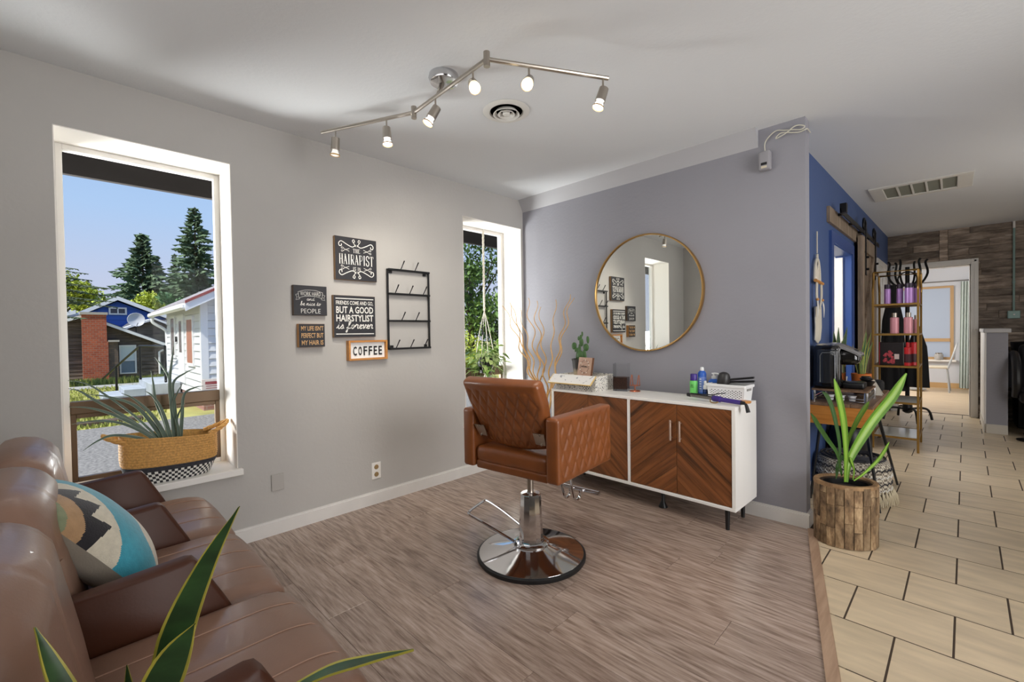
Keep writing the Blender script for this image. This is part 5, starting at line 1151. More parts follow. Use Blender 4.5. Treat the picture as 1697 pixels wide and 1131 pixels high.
for k in range(190):
    a = rr.uniform(0, 2 * pi); q = rr.random(); rad = rr.uniform(.05, .20) if k % 3 else rr.uniform(.03, .14); z = rr.uniform(.84, 1.04) if rad > .1 or k % 2 else rr.uniform(.60, .88)
    if k < 8: z = rr.uniform(.98, 1.08)
    x = hx + cos(a) * rad * .8; y = hy + sin(a) * rad * 1.0
    if x > hx + .2 or x < -.235 or y > -.06: continue
    L = rr.uniform(.042, .075); dx, dy = cos(a + rr.uniform(-.9, .9)), sin(a + rr.uniform(-.9, .9)); dz = rr.uniform(-.9, .15)
    pts = [Vector((x, y, z)), Vector((x + dx * L * .5, y + dy * L * .5, z + dz * L * .35)), Vector((x + dx * L, y + dy * L, z + dz * L))]
    if pts[2].x < -.24: continue
    w = L * rr.uniform(.26, .36); qq = crm(pts, 3); n_ = len(qq)
    build('leaf', G().leaf(qq, [max(.001, w * (sin(pi * (.12 + .88 * i / (n_ - 1))) ** .8)) for i in range(n_)], (rr.uniform(-.4, .4), rr.uniform(-.4, .4), 1), .2), M_hl if k % 2 else M_hl2, hp, smooth=60)
g = G()
for k in range(16):
    a = rr.uniform(0, 2 * pi); L = rr.uniform(.08, .2); d = rr.uniform(.05, .3); x2 = max(-.23, hx + cos(a) * (.075 + L * .6)); y2 = min(-.08, hy + sin(a) * (.075 + L * .8)); g.tube(crm([(hx + cos(a) * .03, hy + sin(a) * .03, .975), (max(-.22, hx + cos(a) * .09), hy + sin(a) * .09, 1.0), (x2, y2, .98 - d * .6), (x2, y2, .95 - d)], 4), .0022, 5)
build('stem', g, mat('pothos_stem', (112, 138, 66), .6), hp)
# --- curly willow branches in a floor vase in the corner
wv = thing('willow_vase', 'tall curly golden willow branches in dark floor vase in corner', 'vase', (.44, -.20, 0)); vx, vy = .44, -.20
g = G(); g.lathe([(0, 0), (.065, 0), (.075, .06), (.07, .2), (.05, .36), (.042, .42), (.05, .45), (.046, .45), (.038, .42), (.03, .3)], (vx, vy, 0), 28, cap=False); build('vase', g, mat('vase_dark', (44, 40, 40), .3), wv)
M_wil = mat('willow_gold', (206, 160, 96), .5, var=.15, vscale=20); rr = random.Random(17)
def branch(tx, ty, tz, amp, seed, sub=None, r0=.0092):
    q = random.Random(seed); b = Vector((vx + q.uniform(-.02, .02), vy + q.uniform(-.02, .02), .30)); t = Vector((tx, ty, tz)); pts = []; n = 34; p1, p2 = q.uniform(0, 6), q.uniform(0, 6); fq = q.uniform(4.2, 5.8)
    for i in range(n):
        s = i / (n - 1); k = s ** 1.25; c = Vector((b.x + (t.x - b.x) * k, b.y + (t.y - b.y) * k, b.z + (t.z - b.z) * s)); a = amp * min(1, s * 2.5); c += Vector((sin(s * 6.28 * fq + p1) * a, sin(s * 6.28 * fq * .9 + p2) * a * .5, 0)); pts.append(c)
    cv = crm(pts, 5); g = G(); g.tube(cv, [r0 * (1 - .72 * i / (len(cv) - 1)) for i in range(len(cv))], 7)
    for (s0, dx, dz, L) in (sub or []):
        p = cv[int(s0 * (len(cv) - 1))]; w = [p + Vector((dx * u + .014 * sin(u * 9 + seed), .01 * sin(u * 7), dz * u)) * 1 for u in [j / 6 for j in range(7)]]; w = [p + (v - p) for v in w]; g.tube(crm(w, 4), [.0038 * (1 - .6 * i / 24) for i in range(25)], 6)
    return build('branch', g, M_wil, wv)
for a in WILLOW: branch(*a)
STRAP_ = lambda: [ ([(2.484, -0.067, 0.338), (2.491, -0.046, 0.434), (2.516, -0.008, 0.519), (2.581, 0.071, 0.664), (2.659, 0.163, 0.8), (2.717, 0.235, 0.93)], 0.031, M_str), ([(2.483, -0.095, 0.345), (2.488, -0.108, 0.491), (2.482, -0.13, 0.666), (2.468, -0.163, 0.798), (2.451, -0.197, 0.919)], 0.021, M_strl), ([(2.441, -0.052, 0.359), (2.452, -0.044, 0.515), (2.431, -0.068, 0.694), (2.408, -0.095, 0.795), (2.386, -0.124, 0.838)], 0.014, M_strd), ([(2.468, -0.095, 0.375), (2.458, -0.162, 0.507), (2.425, -0.253, 0.604), (2.4, -0.335, 0.687), (2.385, -0.407, 0.755)], 0.015, M_strd), ([(2.473, 0.008, 0.351), (2.474, 0.041, 0.525), (2.507, 0.104, 0.644), (2.532, 0.159, 0.708), (2.555, 0.211, 0.759)], 0.016, M_str), ([(2.524, -0.111, 0.364), (2.567, -0.085, 0.41), (2.625, -0.045, 0.492), (2.663, -0.024, 0.581)], 0.01, M_str), ([(2.445, -0.105, 0.356), (2.448, -0.1, 0.426), (2.464, -0.083, 0.47), (2.462, -0.085, 0.492)], 0.01, M_strd), ([(2.511, -0.04, 0.349), (2.515, -0.035, 0.403), (2.503, -0.045, 0.458), (2.5, -0.047, 0.475)], 0.008, M_str) ]
# ------------------------------------------------------------------ on the sideboard
ZT = .7475
M_cop = mat('copper', (206, 128, 98), .28, metal=.95)
# patterned box with its lid flap folded out
bx_ = thing('patterned_box', 'white and grey patterned storage box with open front flap on sideboard', 'box', (.86, -.22, ZT)); X0, X1, Y0, Y1, H = .665, 1.04, -.355, -.07, .112
M_pat = checker_mat('box_pattern', (70, 70, 72), (226, 222, 214), 120, noise=True, thr=.42, rough=.7); t = .006; g = G(); g.box(X0, X1, Y0, Y1, ZT, ZT + t); g.box(X0, X1, Y0, Y0 + t, ZT + t, ZT + H); g.box(X0, X1, Y1 - t, Y1, ZT + t, ZT + H); g.box(X0, X0 + t, Y0 + t, Y1 - t, ZT + t, ZT + H); g.box(X1 - t, X1, Y0 + t, Y1 - t, ZT + t, ZT + H); build('body', g, M_pat, bx_, smooth=None)
build('floor_panel', G().box(X0 + t, X1 - t, Y0 + t, Y1 - t, ZT + .095, ZT + .1), mat('box_lining', (226, 218, 204), .7), bx_, smooth=None)
FM = Matrix.Translation((0, Y0, ZT + H)) @ Matrix.Rotation(R(38), 4, 'X')
build('flap', G().box(X0 - .012, X1 + .004, -.095, 0, 0, .006, M=FM), checker_mat('flap_print', (150, 150, 154), (232, 230, 226), 34, noise=True, thr=.36), bx_, smooth=None)
g = G(); g.box(X0 - .014, X1 + .006, -.1, -.095, -.001, .007, M=FM); g.box(X1 + .004, X1 + .009, -.1, 0, -.001, .007, M=FM); g.box(X0 - .017, X0 - .012, -.1, 0, -.001, .007, M=FM); build('gilt_edge', g, mat('gilt_edge', (228, 196, 120), .4), bx_, smooth=None)
# diamond emblem on the front of the box
f = Flat((.955, Y0 - .0008, ZT + .045), (1, 0, 0), (0, 0, 1))
for i in range(-4, 5):
    for j in range(-4, 5):
        if abs(i) + abs(j) <= 4 and (i + j) % 2 == 0: f.put(([(i * .011, j * .011 - .0055, 0), (i * .011 + .0055, j * .011, 0), (i * .011, j * .011 + .0055, 0), (i * .011 - .0055, j * .011, 0)], [(0, 1, 2, 3)]))
build('print', f.g, mat('emblem_charcoal', (58, 58, 62), .7), bx_, smooth=None)
ZB = ZT + .1
ct = thing('cactus_pot', 'green paddle cactus in black and cream pot standing in patterned box', 'cactus', (.765, -.16, ZB)); g = G(); g.lathe([(0, ZB), (.052, ZB), (.056, ZB + .02), (.066, ZB + .115), (.07, ZB + .115), (.07, ZB + .128), (.06, ZB + .128), (.058, ZB + .11), (0, ZB + .11)], (.765, -.16, 0), 24)
pm = bpy.data.materials.new('pot_two_tone'); pm.use_nodes = True; nt = pm.node_tree; tc = nt.nodes.new('ShaderNodeTexCoord'); sp_ = nt.nodes.new('ShaderNodeSeparateXYZ'); no = nt.nodes.new('ShaderNodeTexNoise'); no.inputs['Scale'].default_value = 30; ma = nt.nodes.new('ShaderNodeMath'); ma.operation = 'MULTIPLY_ADD'; ma.inputs[1].default_value = .05; rp = nt.nodes.new('ShaderNodeValToRGB'); rp.color_ramp.elements[0].position = .035; rp.color_ramp.elements[1].position = .085; rp.color_ramp.elements[0].color = srgb((178, 160, 132)); rp.color_ramp.elements[1].color = srgb((48, 44, 42))
nt.links.new(tc.outputs['Object'], sp_.inputs[0]); nt.links.new(tc.outputs['Object'], no.inputs['Vector']); nt.links.new(no.outputs['Fac'], ma.inputs[0]); nt.links.new(sp_.outputs['Z'], ma.inputs[2]); nt.links.new(ma.outputs[0], rp.inputs[0]); nt.links.new(rp.outputs[0], nt.nodes['Principled BSDF'].inputs['Base Color'])
build('pot', g, pm, ct); M_cac = mat('cactus_green', (58, 92, 44), .5, var=.2, vscale=30)
ZC = ZB + .115
for x, z, w, h, a in ((.0, .035, .034, .045, 0), (-.005, .085, .014, .05, 0), (.045, .04, .017, .05, -8), (-.03, .055, .010, .05, 10), (-.06, .115, .024, .03, 12), (.012, .145, .021, .034, -6), (.058, .105, .027, .03, -10), (.075, .165, .014, .03, -4), (.008, .185, .013, .022, 4), (-.012, .178, .012, .018, 12), (.022, .212, .009, .02, -4), (-.042, .085, .012, .02, 20)):
    g = G().lathe([(0, -1), (.4, -.9), (.75, -.6), (.97, -.1), (.95, .35), (.75, .75), (.4, .95), (0, 1)], n=14, M=Matrix.Translation((.765 + x, -.16, ZC + z)) @ Matrix.Rotation(R(a), 4, 'Y') @ Matrix.Diagonal((w, w * .55, h, 1))); build('pad', g, M_cac, ct)
cd = thing('welcome_plaque', 'square pink wood plaque reading welcome inside a flower wreath', 'plaque', (.86, -.235, ZB)); CM = Matrix.Translation((.868, -.262, ZB + .002)) @ Matrix.Rotation(R(-14), 4, 'Z') @ Matrix.Rotation(R(-10), 4, 'X')
build('board', G().box(-.078, .078, 0, .02, 0, .145, .001, M=CM), mat('plaque_edge', (96, 60, 34), .6), cd, smooth=None); build('face', G().box(-.077, .077, -.0015, 0, .001, .144, M=CM), wood('pink_wood', (176, 140, 120), (206, 172, 150), (2, 12, 8), 3, rand=0), cd, smooth=None)
o3 = CM @ Vector((0, -.002, .072)); f = Flat(o3, (CM.to_3x3() @ Vector((1, 0, 0))), (CM.to_3x3() @ Vector((0, 0, 1)))); script(f, 'welcome', .078, .010, 0, -.004, .002)
for k in range(26):
    a = k * 2 * pi / 26; rr0 = .05; x, y = cos(a) * rr0, sin(a) * rr0; f.line([(x, y), (x + cos(a + 1.9) * .008, y + sin(a + 1.9) * .008)], .0035, n=0)
for k in range(60): a = k * 2 * pi / 60; f.line([(cos(a) * .05, sin(a) * .05), (cos(a + .11) * .05, sin(a + .11) * .05)], .0016, n=0)
build('print', f.g, mat('wreath_ink', (58, 50, 44), .7), cd, smooth=None); f = Flat(o3, (CM.to_3x3() @ Vector((1, 0, 0))), (CM.to_3x3() @ Vector((0, 0, 1))))
for a in (.3, .8, 1.5, 2.6, 3.6, 4.4, 5.3): f.put(([(cos(a) * .052 + .006 * cos(k * 1.047), sin(a) * .052 + .006 * sin(k * 1.047), .0014) for k in range(6)], [(0, 1, 2, 3, 4, 5)]))
build('flower', f.g, mat('wreath_flower', (236, 228, 216), .7), cd, smooth=None)
# glass jar with coffee beans
gj = thing('coffee_jar', 'tall square glass jar half full of dark coffee beans', 'jar', (1.135, -.15, ZT)); x, y = 1.135, -.15
def sq(w, z0, z1, M): return G().prism([(-w, -w), (w, -w), (w, w), (-w, w)], z0, z1, .002, M=M)
JM = Matrix.Translation((x, y, 0)) @ Matrix.Rotation(R(18), 4, 'Z'); g = G(); w = .052
g.lathe([(w * 1.38, ZT + .012), (w * 1.41, ZT + .02), (w * 1.41, ZT + .2), (w * 1.38, ZT + .205)], n=4, cap=False, M=JM @ Matrix.Rotation(pi / 4, 4, 'Z'))
g.box(-w, w, -w, w, ZT, ZT + .012, M=JM); build('glass', g, glass('jar_glass', (250, 251, 251)), gj, smooth=None)
build('beans', sq(.0475, ZT + .014, ZT + .10, JM), mat('coffee_beans', (62, 34, 22), .5, var=.5, vscale=110, bump=1.0, bscale=110), gj, smooth=None)
cs = thing('copper_stand', 'small copper wire stand on sideboard beside the coffee jar', 'stand', (1.24, -.14, ZT)); x, y = 1.245, -.15; g = G(); r_ = .032
ring = [(x + cos(a) * .036, y + sin(a) * .036, ZT + .005) for a in [k * pi / 8 for k in range(16)]]; g.tube(ring, .004, 6, closed=True); g.cyl((x, y, ZT + .003), (x, y, ZT + .045), .005, 8); g.tube([(x - .034, y, ZT + .004), (x + .034, y, ZT + .004)], .003, 6); build('base', g, M_cop, cs)
g = G()
for dx in (-.028, .028): g.tube(crm([(x + dx, y - .02, ZT + .045), (x + dx, y, ZT + .11), (x + dx, y + .012, ZT + .115), (x + dx, y + .02, ZT + .046)], 4), .003, 6)
g.tube([(x - .03, y - .02, ZT + .045), (x + .03, y - .02, ZT + .045), (x + .03, y + .02, ZT + .045), (x - .03, y + .02, ZT + .045)], .003, 6, closed=True); build('prong', g, M_cop, cs)
# hair products
def bottle(name, label, x, y, parts, z=None, group=None, n=20):
    z = ZT if z is None else z; t = thing(name, label, 'bottle', (x, y, z), 0, group)
    for nm, prof, m in parts: build(nm, G().lathe(prof, n=n), m, t, world=False)
    return t
M_lime = mat('lime_plastic', (112, 210, 104), .35); M_purp = mat('purple_plastic', (62, 40, 130), .35); M_blu = mat('cobalt_plastic', (40, 96, 190), .35); M_wpl = mat('white_plastic', (238, 238, 238), .35); M_clear = glass('clear_plastic', (226, 230, 232))
b = bottle('spray_bottle', 'lime green bottle with purple cap on sideboard', 1.672, -.135, [('body', [(0, 0), (.023, 0), (.025, .006), (.025, .098), (.021, .108), (0, .108)], M_lime), ('cap', [(.021, .104), (.0215, .108), (.0215, .148), (.019, .152), (0, .152)], M_purp)])
f = Flat((0, -.0255, .07), (1, 0, 0), (0, 0, 1)); f.text('BED', .016, .009, 0, .008); f.text('HEAD', .020, .009, 0, -.004); f.bar(-.014, .014, -.048, -.045); f.bar(-.011, .011, -.055, -.052)
build('print', f.g, M_black, b, world=False, smooth=None)
b = bottle('aerosol_can', 'tall blue aerosol can with white nozzle on sideboard', 1.712, -.095, [('body', [(0, 0), (.026, 0), (.027, .005), (.027, .15), (.024, .162), (.014, .172), (0, .174)], M_blu), ('nozzle', [(.011, .17), (.012, .172), (.012, .188), (.009, .196), (0, .197)], M_wpl)])
build('band', G().lathe([(.0272, .03), (.0274, .032), (.0274, .13), (.0272, .132)], n=20, cap=False), mat('periwinkle_label', (112, 138, 206), .4), b, world=False)
f = Flat((.0, -.0278, .085), (1, 0, 0), (0, 0, 1)); 
for k in range(5): f.bar(-.006, .006, .03 - k * .016, .036 - k * .016)
build('print', f.g, M_wpl, b, world=False, smooth=None)
bottle('dropper_bottle', 'tiny clear bottle with white cap between the blue ones', 1.748, -.135, [('body', [(0, 0), (.0135, 0), (.0145, .004), (.0145, .05), (.009, .058), (0, .058)], M_clear), ('cap', [(.0125, .055), (.0125, .078), (.0085, .082), (.0085, .104), (.006, .11), (0, .11)], M_wpl)], n=16)
b = bottle('pump_bottle', 'white and blue pump bottle standing behind white basket', 1.785, -.085, [('body', [(0, 0), (.031, 0), (.033, .006), (.033, .100), (.026, .108)], M_wpl), ('collar', [(.0335, .098), (.0335, .106), (.024, .118), (.014, .122), (0, .122)], M_blu), ('pump', [(.012, .12), (.015, .122), (.015, .138), (.006, .142), (.006, .152), (.014, .154), (.014, .16), (0, .161)], M_wpl)])
build('spout', G().tube([(0, 0, .157), (.03, -.01, .157), (.036, -.012, .15)], [.005, .0045, .004], 8), M_wpl, b, world=False)
build('label_band', G().lathe([(.0334, .0), (.0336, .004), (.0336, .04), (.0334, .042)], n=20, cap=False), M_blu, b, world=False)
# white perforated basket with tools
wb = thing('plastic_basket', 'white perforated plastic basket of hair tools on sideboard', 'basket', (1.90, -.14, ZT)); cx, cy = 1.90, -.135; hx_, hy_ = .105, .062; Hh = .098
WM = Matrix.Translation((cx, cy, ZT)) @ Matrix.Rotation(R(-4), 4, 'Z')
def side(p0, p1, nrm, cols, rows, holes=True):
    """one side panel with round openings cut out of it"""
    g = G(); p0, p1 = Vector(p0), Vector(p1); z0, z1 = .018, .068; fl_ = lambda z: 1 + .10 * z / Hh
    def P(u, z, o): v = p0.lerp(p1, u); v = Vector((v.x * fl_(z), v.y * fl_(z), z)) + Vector(nrm) * o; return WM @ v
    def quad(u0, u1, za, zb):
        g.add([P(u0, za, 0), P(u1, za, 0), P(u1, zb, 0), P(u0, zb, 0), P(u0, za, -.0025), P(u1, za, -.0025), P(u1, zb, -.0025), P(u0, zb, -.0025)], [(0, 1, 2, 3), (7, 6, 5, 4), (0, 4, 5, 1), (2, 6, 7, 3), (1, 5, 6, 2), (0, 3, 7, 4)])
    quad(0, 1, 0, z0); quad(0, 1, z1, Hh)
    for i in range(cols):
        for j in range(rows):
            u0, u1, za, zb = i / cols, (i + 1) / cols, z0 + (z1 - z0) * j / rows, z0 + (z1 - z0) * (j + 1) / rows
            if (i + j) % 2 or i in (0, cols - 1) or not holes: quad(u0, u1, za, zb); continue
            uc, zc, ru, rz = (u0 + u1) / 2, (za + zb) / 2, (u1 - u0) * .42, (zb - za) * .42; n = 8
            outer = []; inner = []
            for k in range(n):
                a = 2 * pi * k / n + pi / 8; ca_, sa_ = cos(a), sin(a); s = 1 / max(abs(ca_), abs(sa_)); outer.append((uc + ca_ * s * (u1 - u0) / 2, zc + sa_ * s * (zb - za) / 2)); inner.append((uc + ca_ * ru, zc + sa_ * rz))
            vs = [P(a, b, 0) for a, b in outer] + [P(a, b, 0) for a, b in inner] + [P(a, b, -.0025) for a, b in inner]
            # corners of the cell
            vs += [P(u1, zb, 0), P(u0, zb, 0), P(u0, za, 0), P(u1, za, 0)]
            fs = [(k, (k + 1) % n, n + (k + 1) % n, n + k) for k in range(n)] + [(n + k, n + (k + 1) % n, 2 * n + (k + 1) % n, 2 * n + k) for k in range(n)]
            fs += [(0, 3 * n, 1)[::1], (2, 3 * n + 1, 3), (4, 3 * n + 2, 5), (6, 3 * n + 3, 7)]
            g.add(vs, fs)
    return build('side_panel', g, M_wpl, wb, smooth=None)
side((-hx_, -hy_, 0), (hx_, -hy_, 0), (0, -1, 0), 21, 7); side((hx_, -hy_, 0), (hx_, hy_, 0), (1, 0, 0), 9, 7, False); side((hx_, hy_, 0), (-hx_, hy_, 0), (0, 1, 0), 21, 7); side((-hx_, hy_, 0), (-hx_, -hy_, 0), (-1, 0, 0), 9, 7, False)
g = G(); 
for a, b, c, d in ((-.121, .121, -.075, -.066), (-.121, .121, .066, .075), (-.121, -.112, -.066, .066), (.112, .121, -.066, .066)): g.box(a, b, c, d, Hh - .014, Hh + .004, .003, M=WM)
build('rim', g, M_wpl, wb, smooth=None); build('bottom', G().box(-hx_, hx_, -hy_, hy_, 0, .003, M=WM), M_wpl, wb, smooth=None); build('dark_filler', G().box(-.098, .098, -.055, .055, .004, .085, M=WM), M_black, wb, smooth=None); build('handle_slot', G().box(.1135, .1185, -.03, .03, .066, .078, M=WM), mat('slot_grey', (150, 148, 144), .5), wb, smooth=None)  # black block added inside so the side holes read dark
hd = thing('hair_dryer', 'black rounded hair dryer nozzle rising from white basket', 'hair dryer', (1.86, -.13, ZT + .02)); DM = Matrix.Translation((1.853, -.13, ZT + .06)) @ Matrix.Rotation(R(8), 4, 'Y')
g = G().lathe([(0, -.05), (.032, -.05), (.035, .0), (.038, .06), (.037, .085), (.028, .105), (.012, .114), (0, .115)], n=24, M=DM); build('barrel', g, mat('dark_soft_plastic', (44, 42, 42), .42), hd); build('grip', G().tube([(1.86, -.13, ZT + .06), (1.90, -.115, ZT + .03)], .016, 10), M_black, hd)
fi = thing('flat_iron', 'black flat iron lying across top of white basket', 'flat iron', (1.95, -.12, ZT + .1)); IM = Matrix.Translation((1.95, -.105, ZT + .123)) @ Matrix.Rotation(R(-4), 4, 'Y') @ Matrix.Rotation(R(6), 4, 'Z')
for nm, dz, a in (('lower_plate', -.008, 0), ('upper_plate', .010, -4)): build(nm, G().box(-.075, .085, -.016, .016, dz - .006, dz + .006, .004, M=IM @ Matrix.Rotation(R(a), 4, 'Y')), M_black, fi, smooth=None)
# curling iron with purple handle lying over the sideboard corner
ci = thing('curling_iron', 'curling iron with purple handle lying over sideboard corner', 'curling iron', (1.83, -.30, ZT)); a0, a1, a2, a3 = Vector((1.735, -.30, ZT + .027)), Vector((1.868, -.327, ZT + .025)), Vector((2.03, -.36, ZT + .022)), Vector((2.045, -.364, ZT + .020))
a0, a1, a2, a3 = Vector((1.69, -.275, ZT + .03)), Vector((1.862, -.315, ZT + .026)), Vector((2.035, -.352, ZT + .020)), Vector((2.055, -.358, ZT + .014)); ax = (a2 - a0).normalized()
g = G(); g.tube([a0, a0 + ax * .025], [.0115, .0125], 14); build('tip', g, M_black, ci); g = G(); g.tube([a0 + ax * .025, a1], .0115, 14); build('barrel', g, mat('barrel_metal', (132, 128, 124), .25, metal=.9), ci)
g = G(); g.tube([a0 + ax * .03 + Vector((0, -.004, .012)), a1 + Vector((0, -.003, .02)), a1 + ax * .03 + Vector((0, .02, .03)), a1 + ax * .07 + Vector((0, .035, .036))], [.006, .008, .006, .005], 8, flat=.5); build('clamp', g, M_black, ci)
g = G(); g.tube([a1, a1 + ax * .008, a1 + ax * .05, a1 + ax * .055, a2], [.0145, .0185, .0185, .0145, .0135], 16); build('grip', g, M_purp, ci)
g = G(); g.tube(crm([a1 + Vector((-.01, -.012, -.006)), a1 + Vector((.0, -.03, -.02)), a1 + Vector((.03, -.03, -.022)), a1 + Vector((.045, -.012, -.01))], 4), .003, 6); build('rest_stand', g, M_gold, ci)
g = G(); g.tube([a2, a2 + ax * .02], [.012, .010], 12); g.tube(crm([a2 + ax * .018, a2 + ax * .03 + Vector((0, 0, -.01)), a2 + ax * .042 + Vector((0, 0, -.05))], 4), [.008 + .0012 * i for i in range(9)], 8, flat=.5); build('cord_guard', g, M_black, ci)
wd = thing('wooden_disc', 'round pale wooden brush end at back corner of sideboard', 'brush', (2.0, -.17, ZT)); g = G(); g.lathe([(0, 0), (.030, 0), (.033, .004), (.033, .011), (.03, .014), (0, .014)], (2.015, -.215, ZT), 24); build('head', g, M_honey, wd); build('handle', G().tube([(1.985, -.235, ZT + .007), (1.93, -.27, ZT + .007)], [.008, .006], 8), M_honey, wd)
WBM = 0

# ------------------------------------------------------------------ hall: table, coffee maker, planters
tb = thing('console_table', 'honey brown wooden console table on black hairpin legs', 'table', (2.37, 1.05, 0)); TX0, TX1, TY0, TY1, TZ0, TZ1 = 2.19, 2.548, .50, 1.52, .545, .69
M_top = wood('table_top_wood', (92, 66, 48), (150, 118, 90), (12, 1.2, 12), 2, rough=.5, rand=.1); M_org = wood('orange_pine', (176, 108, 40), (222, 152, 72), (1.2, 12, 12), 2.2, rough=.4, rand=.1)
for k in range(3): xa = TX0 + (TX1 - TX0) * k / 3; build('plank', G().box(xa, xa + (TX1 - TX0) / 3 - .0015, TY0, TY1, TZ1 - .022, TZ1, .002), M_top, tb, smooth=None)
build('bottom_board', G().box(TX0, TX1, TY0 + .018, TY1, TZ0, TZ0 + .02, .001), M_top, tb, smooth=None); build('end_panel', G().box(TX0, TX1, TY0, TY0 + .018, TZ0, TZ1 - .022, .001), M_org, tb, smooth=None); build('divider', G().box(TX0 + .02, TX1 - .01, .86, .88, TZ0 + .02, TZ1 - .022), M_org, tb, smooth=None); build('back_panel', G().box(TX0, TX0 + .015, TY0 + .018, TY1, TZ0 + .02, TZ1 - .022), M_top, tb, smooth=None); build('end_panel', G().box(TX0, TX1, TY1 - .018, TY1, TZ0 + .02, TZ1 - .022), M_org, tb, smooth=None)
for (x, y), (fx, fy) in (((2.50, .60), (2.575, .53)), ((2.50, 1.20), (2.612, 1.275)), ((2.25, .60), (2.20, .54)), ((2.25, 1.36), (2.22, 1.43))):
    g = G(); dx = .045
    q = crm([(x + .01, y - .05, TZ0), (fx - .004, fy - .012, .03), (fx, fy, .008), (fx + .0, fy + .012, .03), (x - .01, y + .065, TZ0)], 3); g.tube([(x + .012, y - .055, TZ0 + .002), (fx, fy - .008, .012), (fx, fy + .004, .008), (x - .012, y + .06, TZ0 + .002)], .0075, 8); g.box(x - .04, x + .04, y - .075, y + .08, TZ0 - .004, TZ0 - .0005); build('leg', g, M_black, tb)
pd = thing('pod_drawer', 'chrome wire coffee pod drawer with wooden top under coffee maker', 'drawer', (2.38, .80, TZ1)); g = G(); PX0, PX1, PY0, PY1, PZ = 2.205, 2.515, .56, .97, TZ1
for x in (PX0 + .012, PX1 - .012):
    for y in (PY0 + .012, PY1 - .012): g.cyl((x, y, PZ), (x, y, PZ + .075), .012, 12)
for z in (.012, .03): g.tube([(PX0 + .012, PY0 + .006, PZ + z), (PX1 - .012, PY0 + .006, PZ + z), (PX1 - .012, PY1 - .006, PZ + z), (PX0 + .012, PY1 - .006, PZ + z)], .004, 6, closed=True)
build('frame', g, M_chrome, pd); build('top', G().box(PX0, PX1, PY0, PY1, PZ + .072, PZ + .086, .003), M_top, pd, smooth=None)
g = G()
for k in range(14): y = PY0 + .03 + k * .026; g.tube([(PX1 - .006, y, PZ + .008), (PX1 - .006, y + .012, PZ + .06)], .0015, 4); g.tube([(PX1 - .006, y + .012, PZ + .008), (PX1 - .006, y, PZ + .06)], .0015, 4)
build('side_mesh', g, M_chrome, pd)
for k in range(3):
    x = PX0 + .10 + k * .06; o = tag(build('coffee_pod', G().lathe([(0, 0), (.016, 0), (.021, .034), (.024, .034), (.024, .038), (0, .038)], n=16), M_wpl, world=False, origin=(0, 0, 0)), ('leftmost', 'middle', 'rightmost')[k] + ' white coffee pod in the wire drawer under the coffee maker', 'coffee pod', 'pods in the wire drawer'); o.location = (x, PY0 + .06, PZ + .006)
km = thing('coffee_maker', 'glossy black pod coffee maker with silver lid on console table', 'coffee maker', (2.30, .74, PZ + .086)); KZ = PZ + .086
M_kb = mat('gloss_black', (14, 14, 15), .12, coat=.5)
g = G().rbox((2.285, .70, KZ + .15), (.082, .13, .15), .03, (3, 3, 3), lambda v, n: Vector((v.x * (1 - .06 * max(0, v.z / .15)), v.y, v.z))); build('body', g, M_kb, km)
g = G().rbox((2.40, .72, KZ + .215), (.06, .085, .055), .035, (4, 3, 3), lambda v, n: Vector((v.x, v.y * (1 - .25 * (v.x + .06) / .12), v.z + .02 * (v.x + .06)))); build('brew_head', g, M_kb, km)
g = G(); n = 14
def lid(u, v): x = 2.215 + .255 * u; return (x, .72 + (v - .5) * .20 * (1 - .35 * max(0, u - .4)), KZ + .302 + .012 * sin(pi * min(1, u * 1.5)) - .085 * max(0, u - .55) ** 1.4 * 2.0 - .018 * (abs(v - .5) * 2) ** 3)
g.grid(lid, n, 9); g.grid(lambda u, v: (lambda q: (q[0], q[1], q[2] - .013))(lid(u, 1 - v)), n, 9); 
for e in ((0, 0), (0, 1)): pass
g.grid(lambda u, v: (lambda q: (q[0], q[1], q[2] - .013 * v))(lid(u, 0)), n, 2); g.grid(lambda u, v: (lambda q: (q[0], q[1], q[2] - .013 * (1 - v)))(lid(u, 1)), n, 2); g.grid(lambda u, v: (lambda q: (q[0], q[1], q[2] - .013 * (1 - v)))(lid(1, u)), 9, 2)
build('lid', g, mat('silver_lid', (176, 176, 178), .25, metal=.7), km)
build('water_tank', G().rbox((2.30, .548, KZ + .155), (.06, .024, .115), .012, (2, 1, 2)), mat('smoke_plastic', (40, 42, 44), .06, coat=.6), km); build('drip_tray', G().rbox((2.425, .72, KZ + .022), (.06, .075, .022), .012, (2, 2, 1)), M_black, km)
build('tank_rib', G().tube([(2.262, .520, KZ + .05), (2.262, .520, KZ + .23), (2.275, .520, KZ + .25), (2.335, .520, KZ + .25), (2.345, .520, KZ + .235), (2.345, .520, KZ + .05)], .004, 6), mat('smoke_rib', (96, 98, 98), .15), km)
bw = thing('black_bowl', 'small black bowl stack beside the coffee maker', 'bowl', (2.455, .86, KZ)); g = G(); g.lathe([(0, 0), (.03, 0), (.05, .03), (.055, .034), (.05, .034), (.028, .008), (0, .008)], (2.468, .905, KZ), 22); g.lathe([(.02, .034), (.036, .045), (.038, .055), (.03, .06), (.026, .07), (0, .07)], (2.468, .905, KZ), 20); build('bowl', g, M_black, bw)
tp = thing('snake_plant', 'snake plant in orange terracotta pot behind the coffee maker', 'plant', (2.44, 1.08, TZ1)); px_, py_ = 2.42, 1.08; g = G(); g.lathe([(0, 0), (.045, 0), (.05, .05), (.05, .1), (.0, .1)], (px_, py_, TZ1), 20); build('saucer_pot', g, mat('brown_wicker', (60, 38, 28), .7, bump=.8, bscale=120), tp); g = G(); g.lathe([(.05, .1), (.058, .1), (.062, .16), (.055, .16), (.05, .145), (0, .145)], (px_, py_, TZ1), 22); build('pot', g, mat('terracotta', (206, 112, 42), .7), tp)
